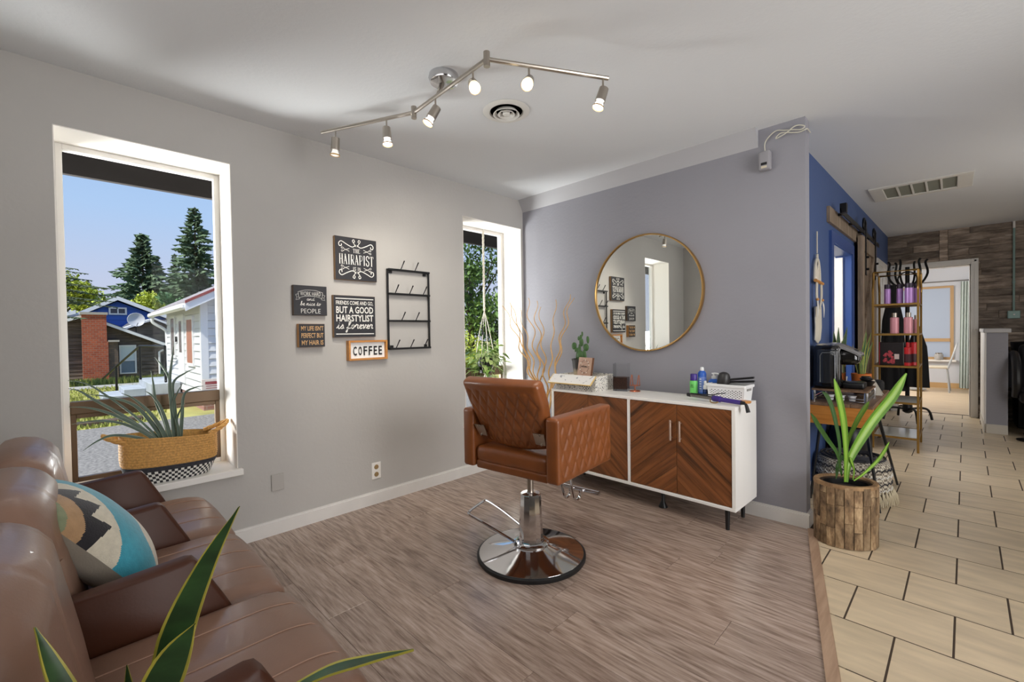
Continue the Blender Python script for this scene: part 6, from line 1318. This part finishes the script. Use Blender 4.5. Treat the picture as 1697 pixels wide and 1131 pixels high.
rr = random.Random(4); M_ylf = mat('snake_yellow_green', (150, 168, 70), .45, var=.3, vscale=20)
for k in range(9): a = rr.uniform(0, 6.28); h = rr.uniform(.18, .36); blade(tp, [(px_ + cos(a) * .015, py_ + sin(a) * .015, TZ1 + .14), (px_ + cos(a) * .03, py_ + sin(a) * .03, TZ1 + .14 + h * .5), (px_ + cos(a) * .06 + .01, py_ + sin(a) * .06, TZ1 + .14 + h)], .013, (.7, -.7, .1), M_snk, .3, M_snky if k % 2 else M_ylf)
tp = thing('snake_plant', 'dark snake plant against blue wall at back of console table', 'plant', (2.27, 1.26, TZ1)); px_, py_ = 2.265, 1.22; g = G(); g.lathe([(0, 0), (.04, 0), (.055, .12), (.05, .12), (0, .11)], (px_, py_, TZ1), 20); build('pot', g, M_wpl, tp)
for k in range(8): a = rr.uniform(0, 6.28); h = rr.uniform(.26, .42); blade(tp, [(px_ + cos(a) * .015, py_ + sin(a) * .015, TZ1 + .11), (px_ + cos(a) * .025, py_ + sin(a) * .025, TZ1 + .11 + h * .5), (px_ + cos(a) * .05 + .01, py_ + sin(a) * .05, TZ1 + .11 + h)], .022, (.7, -.7, .1), M_snk, .12, M_ylf)
o = thing('price_tent', 'folded white paper tent card on console table', 'card', (2.47, 1.2, TZ1)); g = G(); g.add([(2.44, 1.12, TZ1), (2.54, 1.12, TZ1), (2.49, 1.16, TZ1 + .11), (2.45, 1.16, TZ1 + .11), (2.44, 1.20, TZ1), (2.54, 1.20, TZ1)], [(0, 1, 2, 3), (3, 2, 5, 4)]); build('card', g, mat('card_white', (226, 222, 208), .8), o, smooth=None)
o = thing('black_speaker', 'small rounded black speaker at far end of console table', 'speaker', (2.48, 1.40, TZ1)); build('body', G().rbox((2.47, 1.38, TZ1 + .045), (.055, .065, .045), .025, (3, 3, 2)), mat('speaker_cloth', (26, 26, 28), .8), o)
# oval wooden planter with tall leaves
op = thing('wooden_planter', 'oval planter clad in rough wood blocks on tile floor', 'planter', (2.475, -.06, 0)); ocx, ocy, oa, ob, oh = 2.478, -.045, .152, .125, .335; PYAW = R(35)
def oval(a, k=1.0, z=0): x, y = cos(a) * oa * k, sin(a) * ob * k; return (ocx + x * cos(PYAW) - y * sin(PYAW), ocy + x * sin(PYAW) + y * cos(PYAW), z)
g = G(); nO = 48
for k0, z in ((.97, .004), (.97, oh - .008), (.80, oh - .008), (.78, oh - .06)): pass
g.grid(lambda u, v: oval(2 * pi * u, (.965, .965, .82, .80)[int(round(v * 3))], (.004, oh - .006, oh - .004, oh - .07)[int(round(v * 3))]), nO, 4, cu=True); build('shell', g, mat('planter_core', (66, 50, 36), .8), op)
M_blk = wood('rough_block', (50, 37, 27), (188, 162, 126), (10, 10, 4), 2.4, rough=.75, rand=.32, mid=(132, 106, 77), bump=.5); rr = random.Random(9); NS = 22
for i in range(NS):
    a0_, a1_ = 2 * pi * i / NS + .012, 2 * pi * (i + 1) / NS - .012; zs = [0.002]
    while zs[-1] < oh - .02: zs.append(min(oh, zs[-1] + rr.uniform(.08, .24)))
    if oh - zs[-2] < .03: zs.pop(-2)
    zs[-1] = oh
    for z0, z1 in zip(zs[:-1], zs[1:]):
        o_ = 1.0 + rr.uniform(-.012, .016); am = (a0_ + a1_) / 2; vs = []
        for z in (z0 + .001, z1 - .001):
            for k_ in (.955, o_):
                for a in (a0_, am, a1_): vs.append(oval(a, k_, z))
        build('plank', G().add(vs, [(3, 4, 10, 9), (4, 5, 11, 10), (0, 6, 7, 1), (1, 7, 8, 2), (0, 3, 9, 6), (2, 8, 11, 5), (6, 9, 10, 7), (7, 10, 11, 8), (0, 1, 4, 3), (1, 2, 5, 4)]), M_blk, op, smooth=None)
g = G(); g.grid(lambda u, v: oval(2 * pi * u, (1.005, 1.01, .99, .84, .82)[int(round(v * 4))], (oh - .012, oh - .0, oh + .006, oh + .006, oh - .01)[int(round(v * 4))]), nO, 5, cu=True); build('rim', g, wood('rim_wood', (104, 76, 50), (176, 140, 98), (8, 8, 2), 2, rough=.7, rand=.05), op)
g = G(); g.grid(lambda u, v: oval(2 * pi * u, (.79, .79, .72, .70)[int(round(v * 3))], (oh - .06, oh - .012, oh - .012, oh - .05)[int(round(v * 3))]), nO, 4, cu=True); build('liner', g, M_black, op)
g = G(); g.grid(lambda u, v: oval(2 * pi * u, .74 * (1 - v) + .001, oh - .04 + .006 * v), 40, 4, cu=True); build('soil', g, M_soil, op)
sl_ = thing('strap_leaf_plant', 'bright green strap leaf plant growing in oval wooden planter', 'plant', (ocx, ocy, oh - .04)); M_str = mat('strap_leaf', (92, 138, 34), .4, var=.2, vscale=8, stretch=(1, 1, .3)); M_strd = mat('strap_leaf_dark', (50, 88, 30), .42, var=.2, vscale=8); M_strl = mat('strap_leaf_light', (138, 178, 62), .4, var=.15, vscale=8)
def strap(pts, w, m, tip=1.7): blade(sl_, pts, w * .84, (.6, -.75, .25), M_strl if m is M_str else m, .5, m if m is not M_strl else M_str, .32, prof=lambda t: (.35 + .65 * min(1, t * 1.9)) * (1 - max(0, (t - .8) / .2) ** tip * .85))
for a in STRAP_(): strap(*a)
# woven pouf under the table
pf = thing('woven_pouf', 'round black and cream woven pouf with tassels under console table', 'pouf', (2.42, .86, 0)); qx, qy, qr, qh = 2.40, .80, .215, .29
M_pouf = checker_mat('pouf_weave', (50, 46, 44), (206, 196, 176), 1, (60, 6, 1), uv=False); pm = checker_mat('pouf_side', (44, 42, 42), (210, 202, 184), 30, (1, 1, 2.2))
g = G().lathe([(0, 0), (qr * .92, 0), (qr, .04), (qr, qh - .06), (qr * .93, qh - .015), (qr * .8, qh), (0, qh + .01)], (qx, qy, 0), 40); build('body', g, checker_mat('pouf_cream', (120, 110, 98), (214, 206, 188), 70, rough=.9), pf)
for k in range(6): g = G(); r_ = qr * (.2 + .13 * k); zz = qh + .008 if k < 5 else qh + .003; g.tube([(qx + cos(a) * r_, qy + sin(a) * r_, zz) for a in [j * pi / 16 for j in range(32)]], .006, 6, closed=True); build('coil', g, M_char, pf)
for k in range(5): g = G(); z = .06 + .045 * k; g.tube([(qx + cos(a) * (qr + .001), qy + sin(a) * (qr + .001), z + .008 * (1 if j % 2 else -1)) for j, a in enumerate([j * pi / 30 for j in range(60)])], .004, 5, closed=True); build('zigzag_braid', g, M_char if k % 2 == 0 else M_wov, pf)
M_tas = mat('tassel_cream', (208, 196, 168), .9)
for k in range(26):
    a = -2.2 + k * .13; x, y = qx + cos(a) * (qr + .006), qy + sin(a) * (qr + .006); g = G()
    for d in (-.006, 0, .006): g.tube([(x, y, .105), (x + cos(a) * .014 + d, y + sin(a) * .014 + d, .06), (x + cos(a) * .020 + d * 1.6, y + sin(a) * .020 + d, .012)], [.003, .004, .0025], 5)
    build('tassel', g, M_tas, pf)
o = thing('black_bin', 'dark bag lined bin behind the hairpin legs', 'bin', (2.35, 1.30, 0)); g = G(); g.lathe([(0, 0), (.10, 0), (.13, .30), (.135, .31), (.125, .31), (.12, .28), (0, .28)], (2.33, 1.22, 0), 20); build('bucket', g, mat('grey_bucket', (150, 156, 164), .4), o); g = G(); g.lathe([(.134, .22), (.142, .25), (.14, .36), (.11, .42), (0, .44)], (2.33, 1.22, 0), 20); build('liner', g, M_black, o)
# macrame wall hanging on the blue wall
mh = thing('macrame_hanging', 'cream macrame wall hanging with feathers on blue wall', 'wall hanging', (BX(.84), .84, 1.15)); M_mac = mat('macrame_cotton', (214, 206, 190), .95, bump=.5, bscale=250); mx = lambda y, o=.02: BX(y) + o
g = G(); g.tube([(mx(.80), .80, 1.90), (mx(.80), .80, 1.74)], .005, 6); g.tube([(mx(.80), .80, 1.735), (mx(.80), .80, 1.705)], .009, 8); build('loop', g, M_mac, mh)
arch = [(mx(.8), .80 + .085 * sin(a), 1.535 + .165 * cos(a) ** 1 if cos(a) > 0 else 1.535 + .03 * cos(a)) for a in [-pi / 2 + pi * k / 16 for k in range(17)]]
g = G(); g.tube(arch, .010, 8); build('arch', g, M_mac, mh); g = G()
for k in range(-4, 5):
    g.tube([(mx(.8), .80 + k * .018, 1.53), (mx(.8), .80 + (k * .018) * .3 + .03, 1.53 + .13 * (1 - (k / 5) ** 2))], .0035, 5); g.tube([(mx(.8), .80 + k * .018, 1.53), (mx(.8), .80 + (k * .018) * .3 - .03, 1.53 + .13 * (1 - (k / 5) ** 2))], .0035, 5)
build('net', g, M_mac, mh); g = G(); g.cyl((mx(.8, .03), .69, 1.535), (mx(.8, .03), .93, 1.525), .012, 10); build('dowel', g, M_honey, mh)
for sg in (-1, 1):
    for dy in (.06, .09):
        build('cord', G().tube(crm([(mx(.8, .03), .81 + sg * dy, 1.525), (mx(.8, .03), .81 + sg * dy * 1.05, 1.42), (mx(.8, .03), .81 + sg * .02, 1.335)], 4), .006, 6), M_mac, mh)
for sg in (-1, 1): build('bead', G().lathe([(0, -.012), (.011, -.006), (.011, .006), (0, .012)], (mx(.8, .035), .81 + sg * .085, 1.40), 10), M_honey, mh); build('feather', G().leaf(crm([(mx(.8, .035), .81 + sg * .09, 1.39), (mx(.8, .04), .81 + sg * .105, 1.34), (mx(.8, .04), .81 + sg * .11, 1.27)], 4), [.004, .012, .017, .018, .018, .016, .012, .007, .001], (1, 0, 0), .1), mat('feather_white', (222, 220, 214), .8), mh, smooth=60)
rr = random.Random(2)
for k in range(15): y = .72 + k * .0125; L = 1.345 - .07 * (1 - abs(k - 7) / 7); build('fringe', G().tube([(mx(y, .022), y, 1.35), (mx(y, .024), y + rr.uniform(-.004, .004), 1.2), (mx(y, .02), y + rr.uniform(-.008, .008), 1.08 + .03 * abs(k - 7) / 7)], [.0062, .0066, .005], 6), M_mac, mh)
# sliding barn door
bd_ = thing('barn_door', 'sliding grey wood barn door on black rail over blue wall', 'door', (BX(2.95), 2.95, 0)); M_barn = wood('barn_grey', (108, 94, 80), (172, 154, 134), (10, 10, 1.1), 2, rough=.7, rand=.1, mid=(142, 124, 106)); Y0, Y1 = 2.44, 3.40
def bp(name, y0, y1, z0, z1, a, b, m, par): g = G(); blue(g, y0, y1, z0, z1, b, a); return build(name, g, m, par, smooth=None)
n = 7
for k in range(n): w = (Y1 - Y0) / n; bp('plank', Y0 + w * k + .0015, Y0 + w * (k + 1) - .0015, .03, 2.10, .035, .055, M_barn, bd_)
bp('stile', Y0, Y0 + .11, .03, 2.10, .055, .075, M_barn, bd_); bp('stile', Y1 - .11, Y1, .03, 2.10, .055, .075, M_barn, bd_)
for z0, z1 in ((.03, .17), (1.0, 1.12), (1.96, 2.10)): bp('cross_rail', Y0 + .11, Y1 - .11, z0, z1, .055, .075, M_barn, bd_)
for za, zb in ((.17, 1.0), (1.12, 1.96)):
    g = G(); yA, yB = Y0 + .11, Y1 - .11; q = []
    for o_ in (.055, .0745): q += [(BX(yA) + o_, yA, za), (BX(yA) + o_, yA + .12, za), (BX(yB) + o_, yB, zb), (BX(yB) + o_, yB - .12, zb)]
    build('brace', g.add(q, [(0, 1, 2, 3), (7, 6, 5, 4), (0, 4, 5, 1), (1, 5, 6, 2), (2, 6, 7, 3), (3, 7, 4, 0)]), M_barn, bd_, smooth=None)
for y in (2.60, 3.28):
    g = G(); blue(g, y - .022, y + .022, 1.72, 2.26, .084, .076); b = build('strap', g, M_blackm, bd_, smooth=None); g = G()
    for z in (1.78, 1.90): g.cyl((BX(y) + .08, y, z), (BX(y) + .105, y, z), .012, 8)
    build('bolt', g, M_blackm, b)
    g = G(); x = BX(y) + .066; g.tube([(x, y + cos(a) * .055, 2.235 + sin(a) * .055) for a in [k * pi / 10 for k in range(20)]], .011, 8, closed=True)
    for k in range(3): a = k * pi / 3; g.cyl((x, y - cos(a) * .05, 2.235 - sin(a) * .05), (x, y + cos(a) * .05, 2.235 + sin(a) * .05), .006, 6)
    g.cyl((x - .015, y, 2.235), (x + .02, y, 2.235), .014, 10); build('wheel', g, M_blackm, b)
rl = thing('door_rail', 'black sliding door rail on grey wooden backing board', 'rail', (BX(2.4), 2.4, 2.04)); bp('backing_board', 1.23, 3.75, 2.045, 2.17, .0005, .022, M_barn, rl); bp('track', 1.42, 3.72, 2.135, 2.178, .058, .066, M_blackm, rl)
for y in (1.55, 2.05, 2.55, 3.05, 3.55): g = G(); g.cyl((BX(y) + .02, y, 2.152), (BX(y) + .060, y, 2.152), .012, 10); build('spacer', g, M_blackm, rl)
bp('end_stop', 1.42, 1.475, 2.14, 2.215, .056, .10, M_blackm, rl)

# ------------------------------------------------------------------ brass shelf and its bottles
sh = thing('brass_shelf', 'narrow brass framed display shelf with five tiers on tile floor', 'shelf', (2.52, 2.82, 0)); SX0, SX1, SY0, SY1 = 2.345, 2.675, 2.54, 3.10; TIERS = (.136, .472, .82, 1.13, 1.42)
for x in (SX0, SX1):
    for y in (SY0, SY1):
        e = -.02 if y == SY1 else .02; g = G(); g.box(x - .009, x + .009, y - .009, y + .009, 0, 1.55, .002); g.tube(crm([(x, y, 1.545), (x, y + e * .3, 1.58), (x, y + e * 2.2, 1.65), (x, y + e * 2.6, 1.735)], 4), .010, 8); build('post', g, M_gold, sh, smooth=30)
for k, z in enumerate(TIERS):
    g = G()
    for a, b, c, d in ((SX0, SX1, SY0 - .008, SY0 + .008), (SX0, SX1, SY1 - .008, SY1 + .008), (SX0 - .008, SX0 + .008, SY0, SY1), (SX1 - .008, SX1 + .008, SY0, SY1)): g.box(a, b, c, d, z - .018, z, .001)
    o = build('shelf_frame', g, M_gold, sh, smooth=None); build('shelf_panel', G().box(SX0 + .006, SX1 - .006, SY0 + .006, SY1 - .006, z - .012, z - .002), (mat('shelf_glass', (206, 206, 200), .12, spec=.8) if k < 2 else M_gold), o, smooth=None)
g = G(); g.tube([(SX0, SY0 + .05, 1.735), (SX1, SY0 + .05, 1.735), (SX1, SY1 - .05, 1.735), (SX0, SY1 - .05, 1.735)], .010, 8, closed=True); build('top_rail', g, M_gold, sh)
M_lil = mat('lilac_bottle', (178, 134, 200), .3, metal=.2); M_pnk = mat('pink_bottle', (212, 148, 158), .35, metal=.2); M_redb = mat('red_bottle', (190, 36, 42), .3); M_plum = mat('plum_cap', (44, 30, 52), .4)
def sbot(label, x, y, z, r, h, m, cap, capm, group): return bottle('product_bottle', label, x, y, [('body', [(0, 0), (r, 0), (r, h * .9), (r * .8, h * .93), (0, h * .93)], m), ('cap', [(r * cap, h * .92), (r * cap, h * 1.18), (0, h * 1.18)], capm)], z=z, group=group, n=16)
for k, (x, y, lb) in enumerate(((2.445, 2.66, 'lilac bottle with dark cap, leftmost on the top brass tier'), (2.535, 2.72, 'lilac bottle with dark cap, second from left on top tier'), (2.605, 2.66, 'lilac bottle with dark cap, second from right on top tier'), (2.655, 2.78, 'lilac bottle with dark cap, rightmost on the top brass tier'))): sbot(lb, x, y, 1.4205, .026 if k != 2 else .033, .165, M_lil, .92, M_plum, 'lilac bottles on the top tier')
for k, (x, y, h, lb) in enumerate(((2.50, 2.64, .17, 'pink bottle with silver cap, left one on second tier'), (2.60, 2.66, .17, 'wide pink bottle with silver cap, middle one on second tier'), (2.65, 2.80, .15, 'slim pink bottle, right one on second tier'))): sbot(lb, x, y, 1.1305, .034 if k < 2 else .022, h, M_pnk, .6, M_nickel, 'pink bottles on the second tier')
for k, (x, y, h, lb) in enumerate(((2.60, 2.60, .19, 'red bottle in front on the third brass tier'), (2.635, 2.70, .24, 'taller red bottle with black cap behind on third brass tier'))):
    b = sbot(lb, x, y, .8205, .027, h, M_redb, .5, M_black if k else M_redb, 'red bottles on the third tier'); build('label_band', G().lathe([(.0274, .03), (.0276, .032), (.0276, .11), (.0274, .112)], n=16, cap=False), mat('dark_label', (60, 20, 30), .5), b, world=False)
bx2 = thing('gift_box', 'black gift box with red floral print on third brass tier', 'box', (2.47, 2.66, .8205)); build('carton', G().box(2.39, 2.565, 2.62, 2.70, .8205, 1.045, .002), mat('carton_black', (30, 24, 26), .35), bx2, smooth=None)
f = Flat((2.478, 2.6192, .93), (1, 0, 0), (0, 0, 1)); rr = random.Random(6)
for k in range(16):
    x, y, r_ = rr.uniform(-.055, .01), rr.uniform(-.085, .02), rr.uniform(.010, .02); f.put(([(x + r_ * cos(j * .785) * rr.uniform(.6, 1.1), y + r_ * sin(j * .785) * rr.uniform(.6, 1.1), .0004 + .00005 * k) for j in range(8)], [tuple(range(8))]))
build('floral_print', f.g, mat('floral_red', (176, 64, 74), .5, var=.5, vscale=70), bx2, smooth=None); f = Flat((2.478, 2.6192, .93), (1, 0, 0), (0, 0, 1)); f.bar(.022, .058, -.05, .0); build('label', f.g, mat('label_cream', (214, 196, 190), .5), bx2, smooth=None)
build('red_edge', G().box(2.386, 2.39, 2.619, 2.70, .8205, 1.046), mat('edge_crimson', (196, 40, 70), .4), bx2, smooth=None)
# coat stand with salon capes
cs = thing('coat_stand', 'black coat stand with curved hooks behind the brass shelf', 'coat stand', (2.476, 4.40, 0)); kx, ky = 2.50, 4.42; g = G(); g.cyl((kx, ky, .12), (kx, ky, 1.95), .022, 12); g.lathe([(.02, .1), (.05, .12), (.05, .2), (.025, .25)], (kx, ky, 0), 12); build('pole', g, M_blackm, cs)
for k in range(4):
    a = k * pi / 2 + .45; build('foot', G().tube(crm([(kx, ky, .15), (kx + cos(a) * .15, ky + sin(a) * .15, .17), (kx + cos(a) * .22, ky + sin(a) * .28, .13), (kx + cos(a) * .25, ky + sin(a) * .33, .02)], 4), .014, 8), M_blackm, cs)
for k in range(6):
    a = k * pi / 3 + .2; build('hook', G().tube(crm([(kx, ky, 1.72), (kx + cos(a) * .12, ky + sin(a) * .12, 1.73), (kx + cos(a) * .19, ky + sin(a) * .19, 1.86), (kx + cos(a) * .17, ky + sin(a) * .17, 1.99), (kx + cos(a) * .19, ky + sin(a) * .19, 2.03)], 4), .012, 8), M_blackm, cs)
g = G(); g.tube([(kx + cos(a) * .09, ky, 1.80 + sin(a) * .09) for a in [k * pi / 10 for k in range(20)]], .009, 6, closed=True); build('ring', g, M_blackm, cs)
M_cape = mat('black_cape', (16, 16, 18), .75)
def cape(label, x, y, zt, zb, w, seed, flare=.3):
    q = random.Random(seed); ph = q.uniform(0, 6)
    def fn(u, v): a = 2 * pi * u; k = .35 + .65 * min(1, v * 3) + flare * v; fold = 1 + .16 * sin(a * 6 + ph) * min(1, v * 2); return (x + cos(a) * w * k * fold, y + sin(a) * w * .55 * k * fold, zt - (zt - zb) * v - .03 * (1 - v) * 0)
    g = G().grid(fn, 48, 10, cu=True); g.add([fn(i / 48, 0) for i in range(48)], [tuple(range(47, -1, -1))]); return tag(build('salon_cape', g, M_cape, origin=(x, y, zb), smooth=80), label, 'cape')
cape('long black salon cape hanging on left of coat stand', 2.375, 4.20, 1.72, .40, .085, 3); cape('short black salon cape hanging at right of coat stand', 2.60, 4.20, 1.2, .46, .075, 5, .4)

# ------------------------------------------------------------------ far room and wash corner
cn = thing('conduit', 'green electrical conduit pipe with box on plank wall', 'conduit', (3.45, 5.22, 1.28)); M_cg = mat('conduit_green', (142, 168, 162), .5, metal=.2)
build('pipe', G().cyl((3.446, 5.215, 1.36), (3.446, 5.215, 2.40), .011, 10), M_cg, cn); build('pipe_top', G().cyl((3.446, 5.215, 2.40), (3.446, 5.215, 2.484), .012, 10), M_white, cn); build('junction_box', G().box(3.392, 3.50, 5.18, 5.236, 1.278, 1.375, .006), M_cg, cn, smooth=None); build('switch', G().box(3.44, 3.455, 5.172, 5.182, 1.32, 1.335), M_white, cn, smooth=None)
for y in (1.72,): build('coupling', G().cyl((3.446, 5.215, y), (3.446, 5.215, y + .03), .014, 10), M_cg, cn)
fc = thing('dining_chair', 'grey metal chair with slatted back beside far room window', 'chair', (2.70, 8.25, 0), R(0)); M_gm = mat('grey_metal', (170, 172, 172), .4, metal=.3)
build('seat', G().rbox((2.68, 8.25, .45), (.19, .19, .02), .015, (2, 2, 1)), mat('cream_seat', (214, 204, 184), .6), fc)
for x, y, fx, fy in ((2.52, 8.10, 2.50, 8.05), (2.84, 8.10, 2.87, 8.05), (2.52, 8.40, 2.50, 8.47), (2.84, 8.40, 2.88, 8.47)): build('leg', G().tube([(x, y, .44), (fx, fy, 0)], .013, 8), M_gm, fc)
for k in range(5): y = 8.09 + k * .08; build('back_slat', G().tube(crm([(2.85, y, .44), (2.90, y, .62), (2.955, y, .86 - .02 * abs(k - 2))], 4), .009, 6), M_gm, fc)
build('back_rail', G().tube(crm([(2.85, 8.06, .44), (2.91, 8.07, .65), (2.965, 8.12, .86), (2.97, 8.25, .90), (2.965, 8.38, .86), (2.91, 8.43, .65), (2.85, 8.44, .44)], 5), .012, 8), M_gm, fc)
cu = thing('curtain', 'pale green curtain hanging beside far room window', 'curtain', (3.08, 8.86, 0)); g = G().grid(lambda u, v: (3.0 + .13 * u + .02 * (1 - v) , 8.84 + .022 * sin(u * 22), 2.04 * (1 - v) + .02 * v), 40, 6); g.grid(lambda u, v: (3.0 + .13 * u + .02 * (1 - v), 8.846 + .022 * sin(u * 22), 2.04 * (1 - v) + .02 * v), 40, 6); build('cloth', g, mat('curtain_green', (196, 206, 200), .9), cu, smooth=80); build('rod', G().cyl((1.9, 8.85, 2.06), (3.16, 8.85, 2.06), .011, 8), mat('rod_grey', (120, 118, 116), .4, metal=.6), cu)
o = thing('sill_jar', 'small grey glass jar on far room window sill', 'jar', (2.74, 8.90, .55)); g = G(); g.lathe([(0, .551), (.06, .551), (.065, .56), (.065, .65), (.055, .66), (0, .66)], (2.72, 8.905, 0), 18); build('body', g, mat('jar_grey', (176, 174, 172), .25), o); g = G(); g.lathe([(.05, .66), (.05, .685), (0, .685)], (2.72, 8.905, 0), 18); build('lid', g, M_nickel, o)
o = thing('kitchen_canister', 'white canister on far room counter behind red bottles', 'canister', (2.43, 8.5, .5)); g = G(); g.lathe([(0, .45), (.07, .45), (.07, .62), (.06, .64), (0, .64)], (2.44, 8.2, .02), 18); build('body', g, M_wpl, o); build('shelf_stool', G().lathe([(.13, .02), (.13, .04), (.02, .05), (.02, .44), (.12, .45), (.12, .47), (0, .47)], (2.44, 8.2, 0), 18), M_gm, o)
# shampoo chair and backwash at the right edge
wc = thing('shampoo_chair', 'black leather shampoo chair at wash basin beside half wall', 'chair', (3.62, 4.25, 0)); M_bl = mat('black_leather', (24, 24, 26), .3, coat=.3)
build('seat', G().rbox((3.66, 4.15, .44), (.26, .27, .07), .05, (4, 4, 2)), M_bl, wc)
build('backrest', G().rbox((3.68, 4.42, .72), (.25, .07, .26), .05, (4, 2, 4), M=Matrix.Rotation(R(-6), 4, 'X')), M_bl, wc)
for sg in (-1, 1):
    g = G(); x = 3.66 + sg * .275; g.tube(crm([(x, 4.36, .50), (x, 4.38, .80), (x, 4.24, .88), (x, 4.02, .80), (x, 3.93, .60), (x, 3.98, .44)], 6), [.04] * 31, 10, flat=.9); build('armrest', g, M_bl, wc)
build('pedestal', G().box(3.47, 3.85, 3.98, 4.40, .02, .38, .02), M_black, wc, smooth=None); g = G(); g.lathe([(0, 0), (.12, 0), (.125, .012), (.06, .02), (0, .022)], (3.50, 3.86, 0), 24); build('foot_plate', g, M_black, wc)
ws = thing('wash_basin', 'black backwash basin behind the shampoo chair', 'basin', (3.66, 4.85, 0)); g = G(); g.lathe([(.12, .72), (.2, .78), (.26, .92), (.27, 1.0), (.25, 1.0), (.2, .9), (0, .82)], (3.66, 4.80, 0), 28, sy=.9); build('bowl', g, M_kb, ws); build('cabinet', G().box(3.44, 3.9, 4.66, 5.2, .0, .80, .01), M_black, ws, smooth=None)
g = G(); g.tube(crm([(3.58, 5.10, .98), (3.58, 5.08, 1.12), (3.58, 4.98, 1.15), (3.58, 4.93, 1.08)], 5), .012, 8); build('faucet', g, M_nickel, ws)
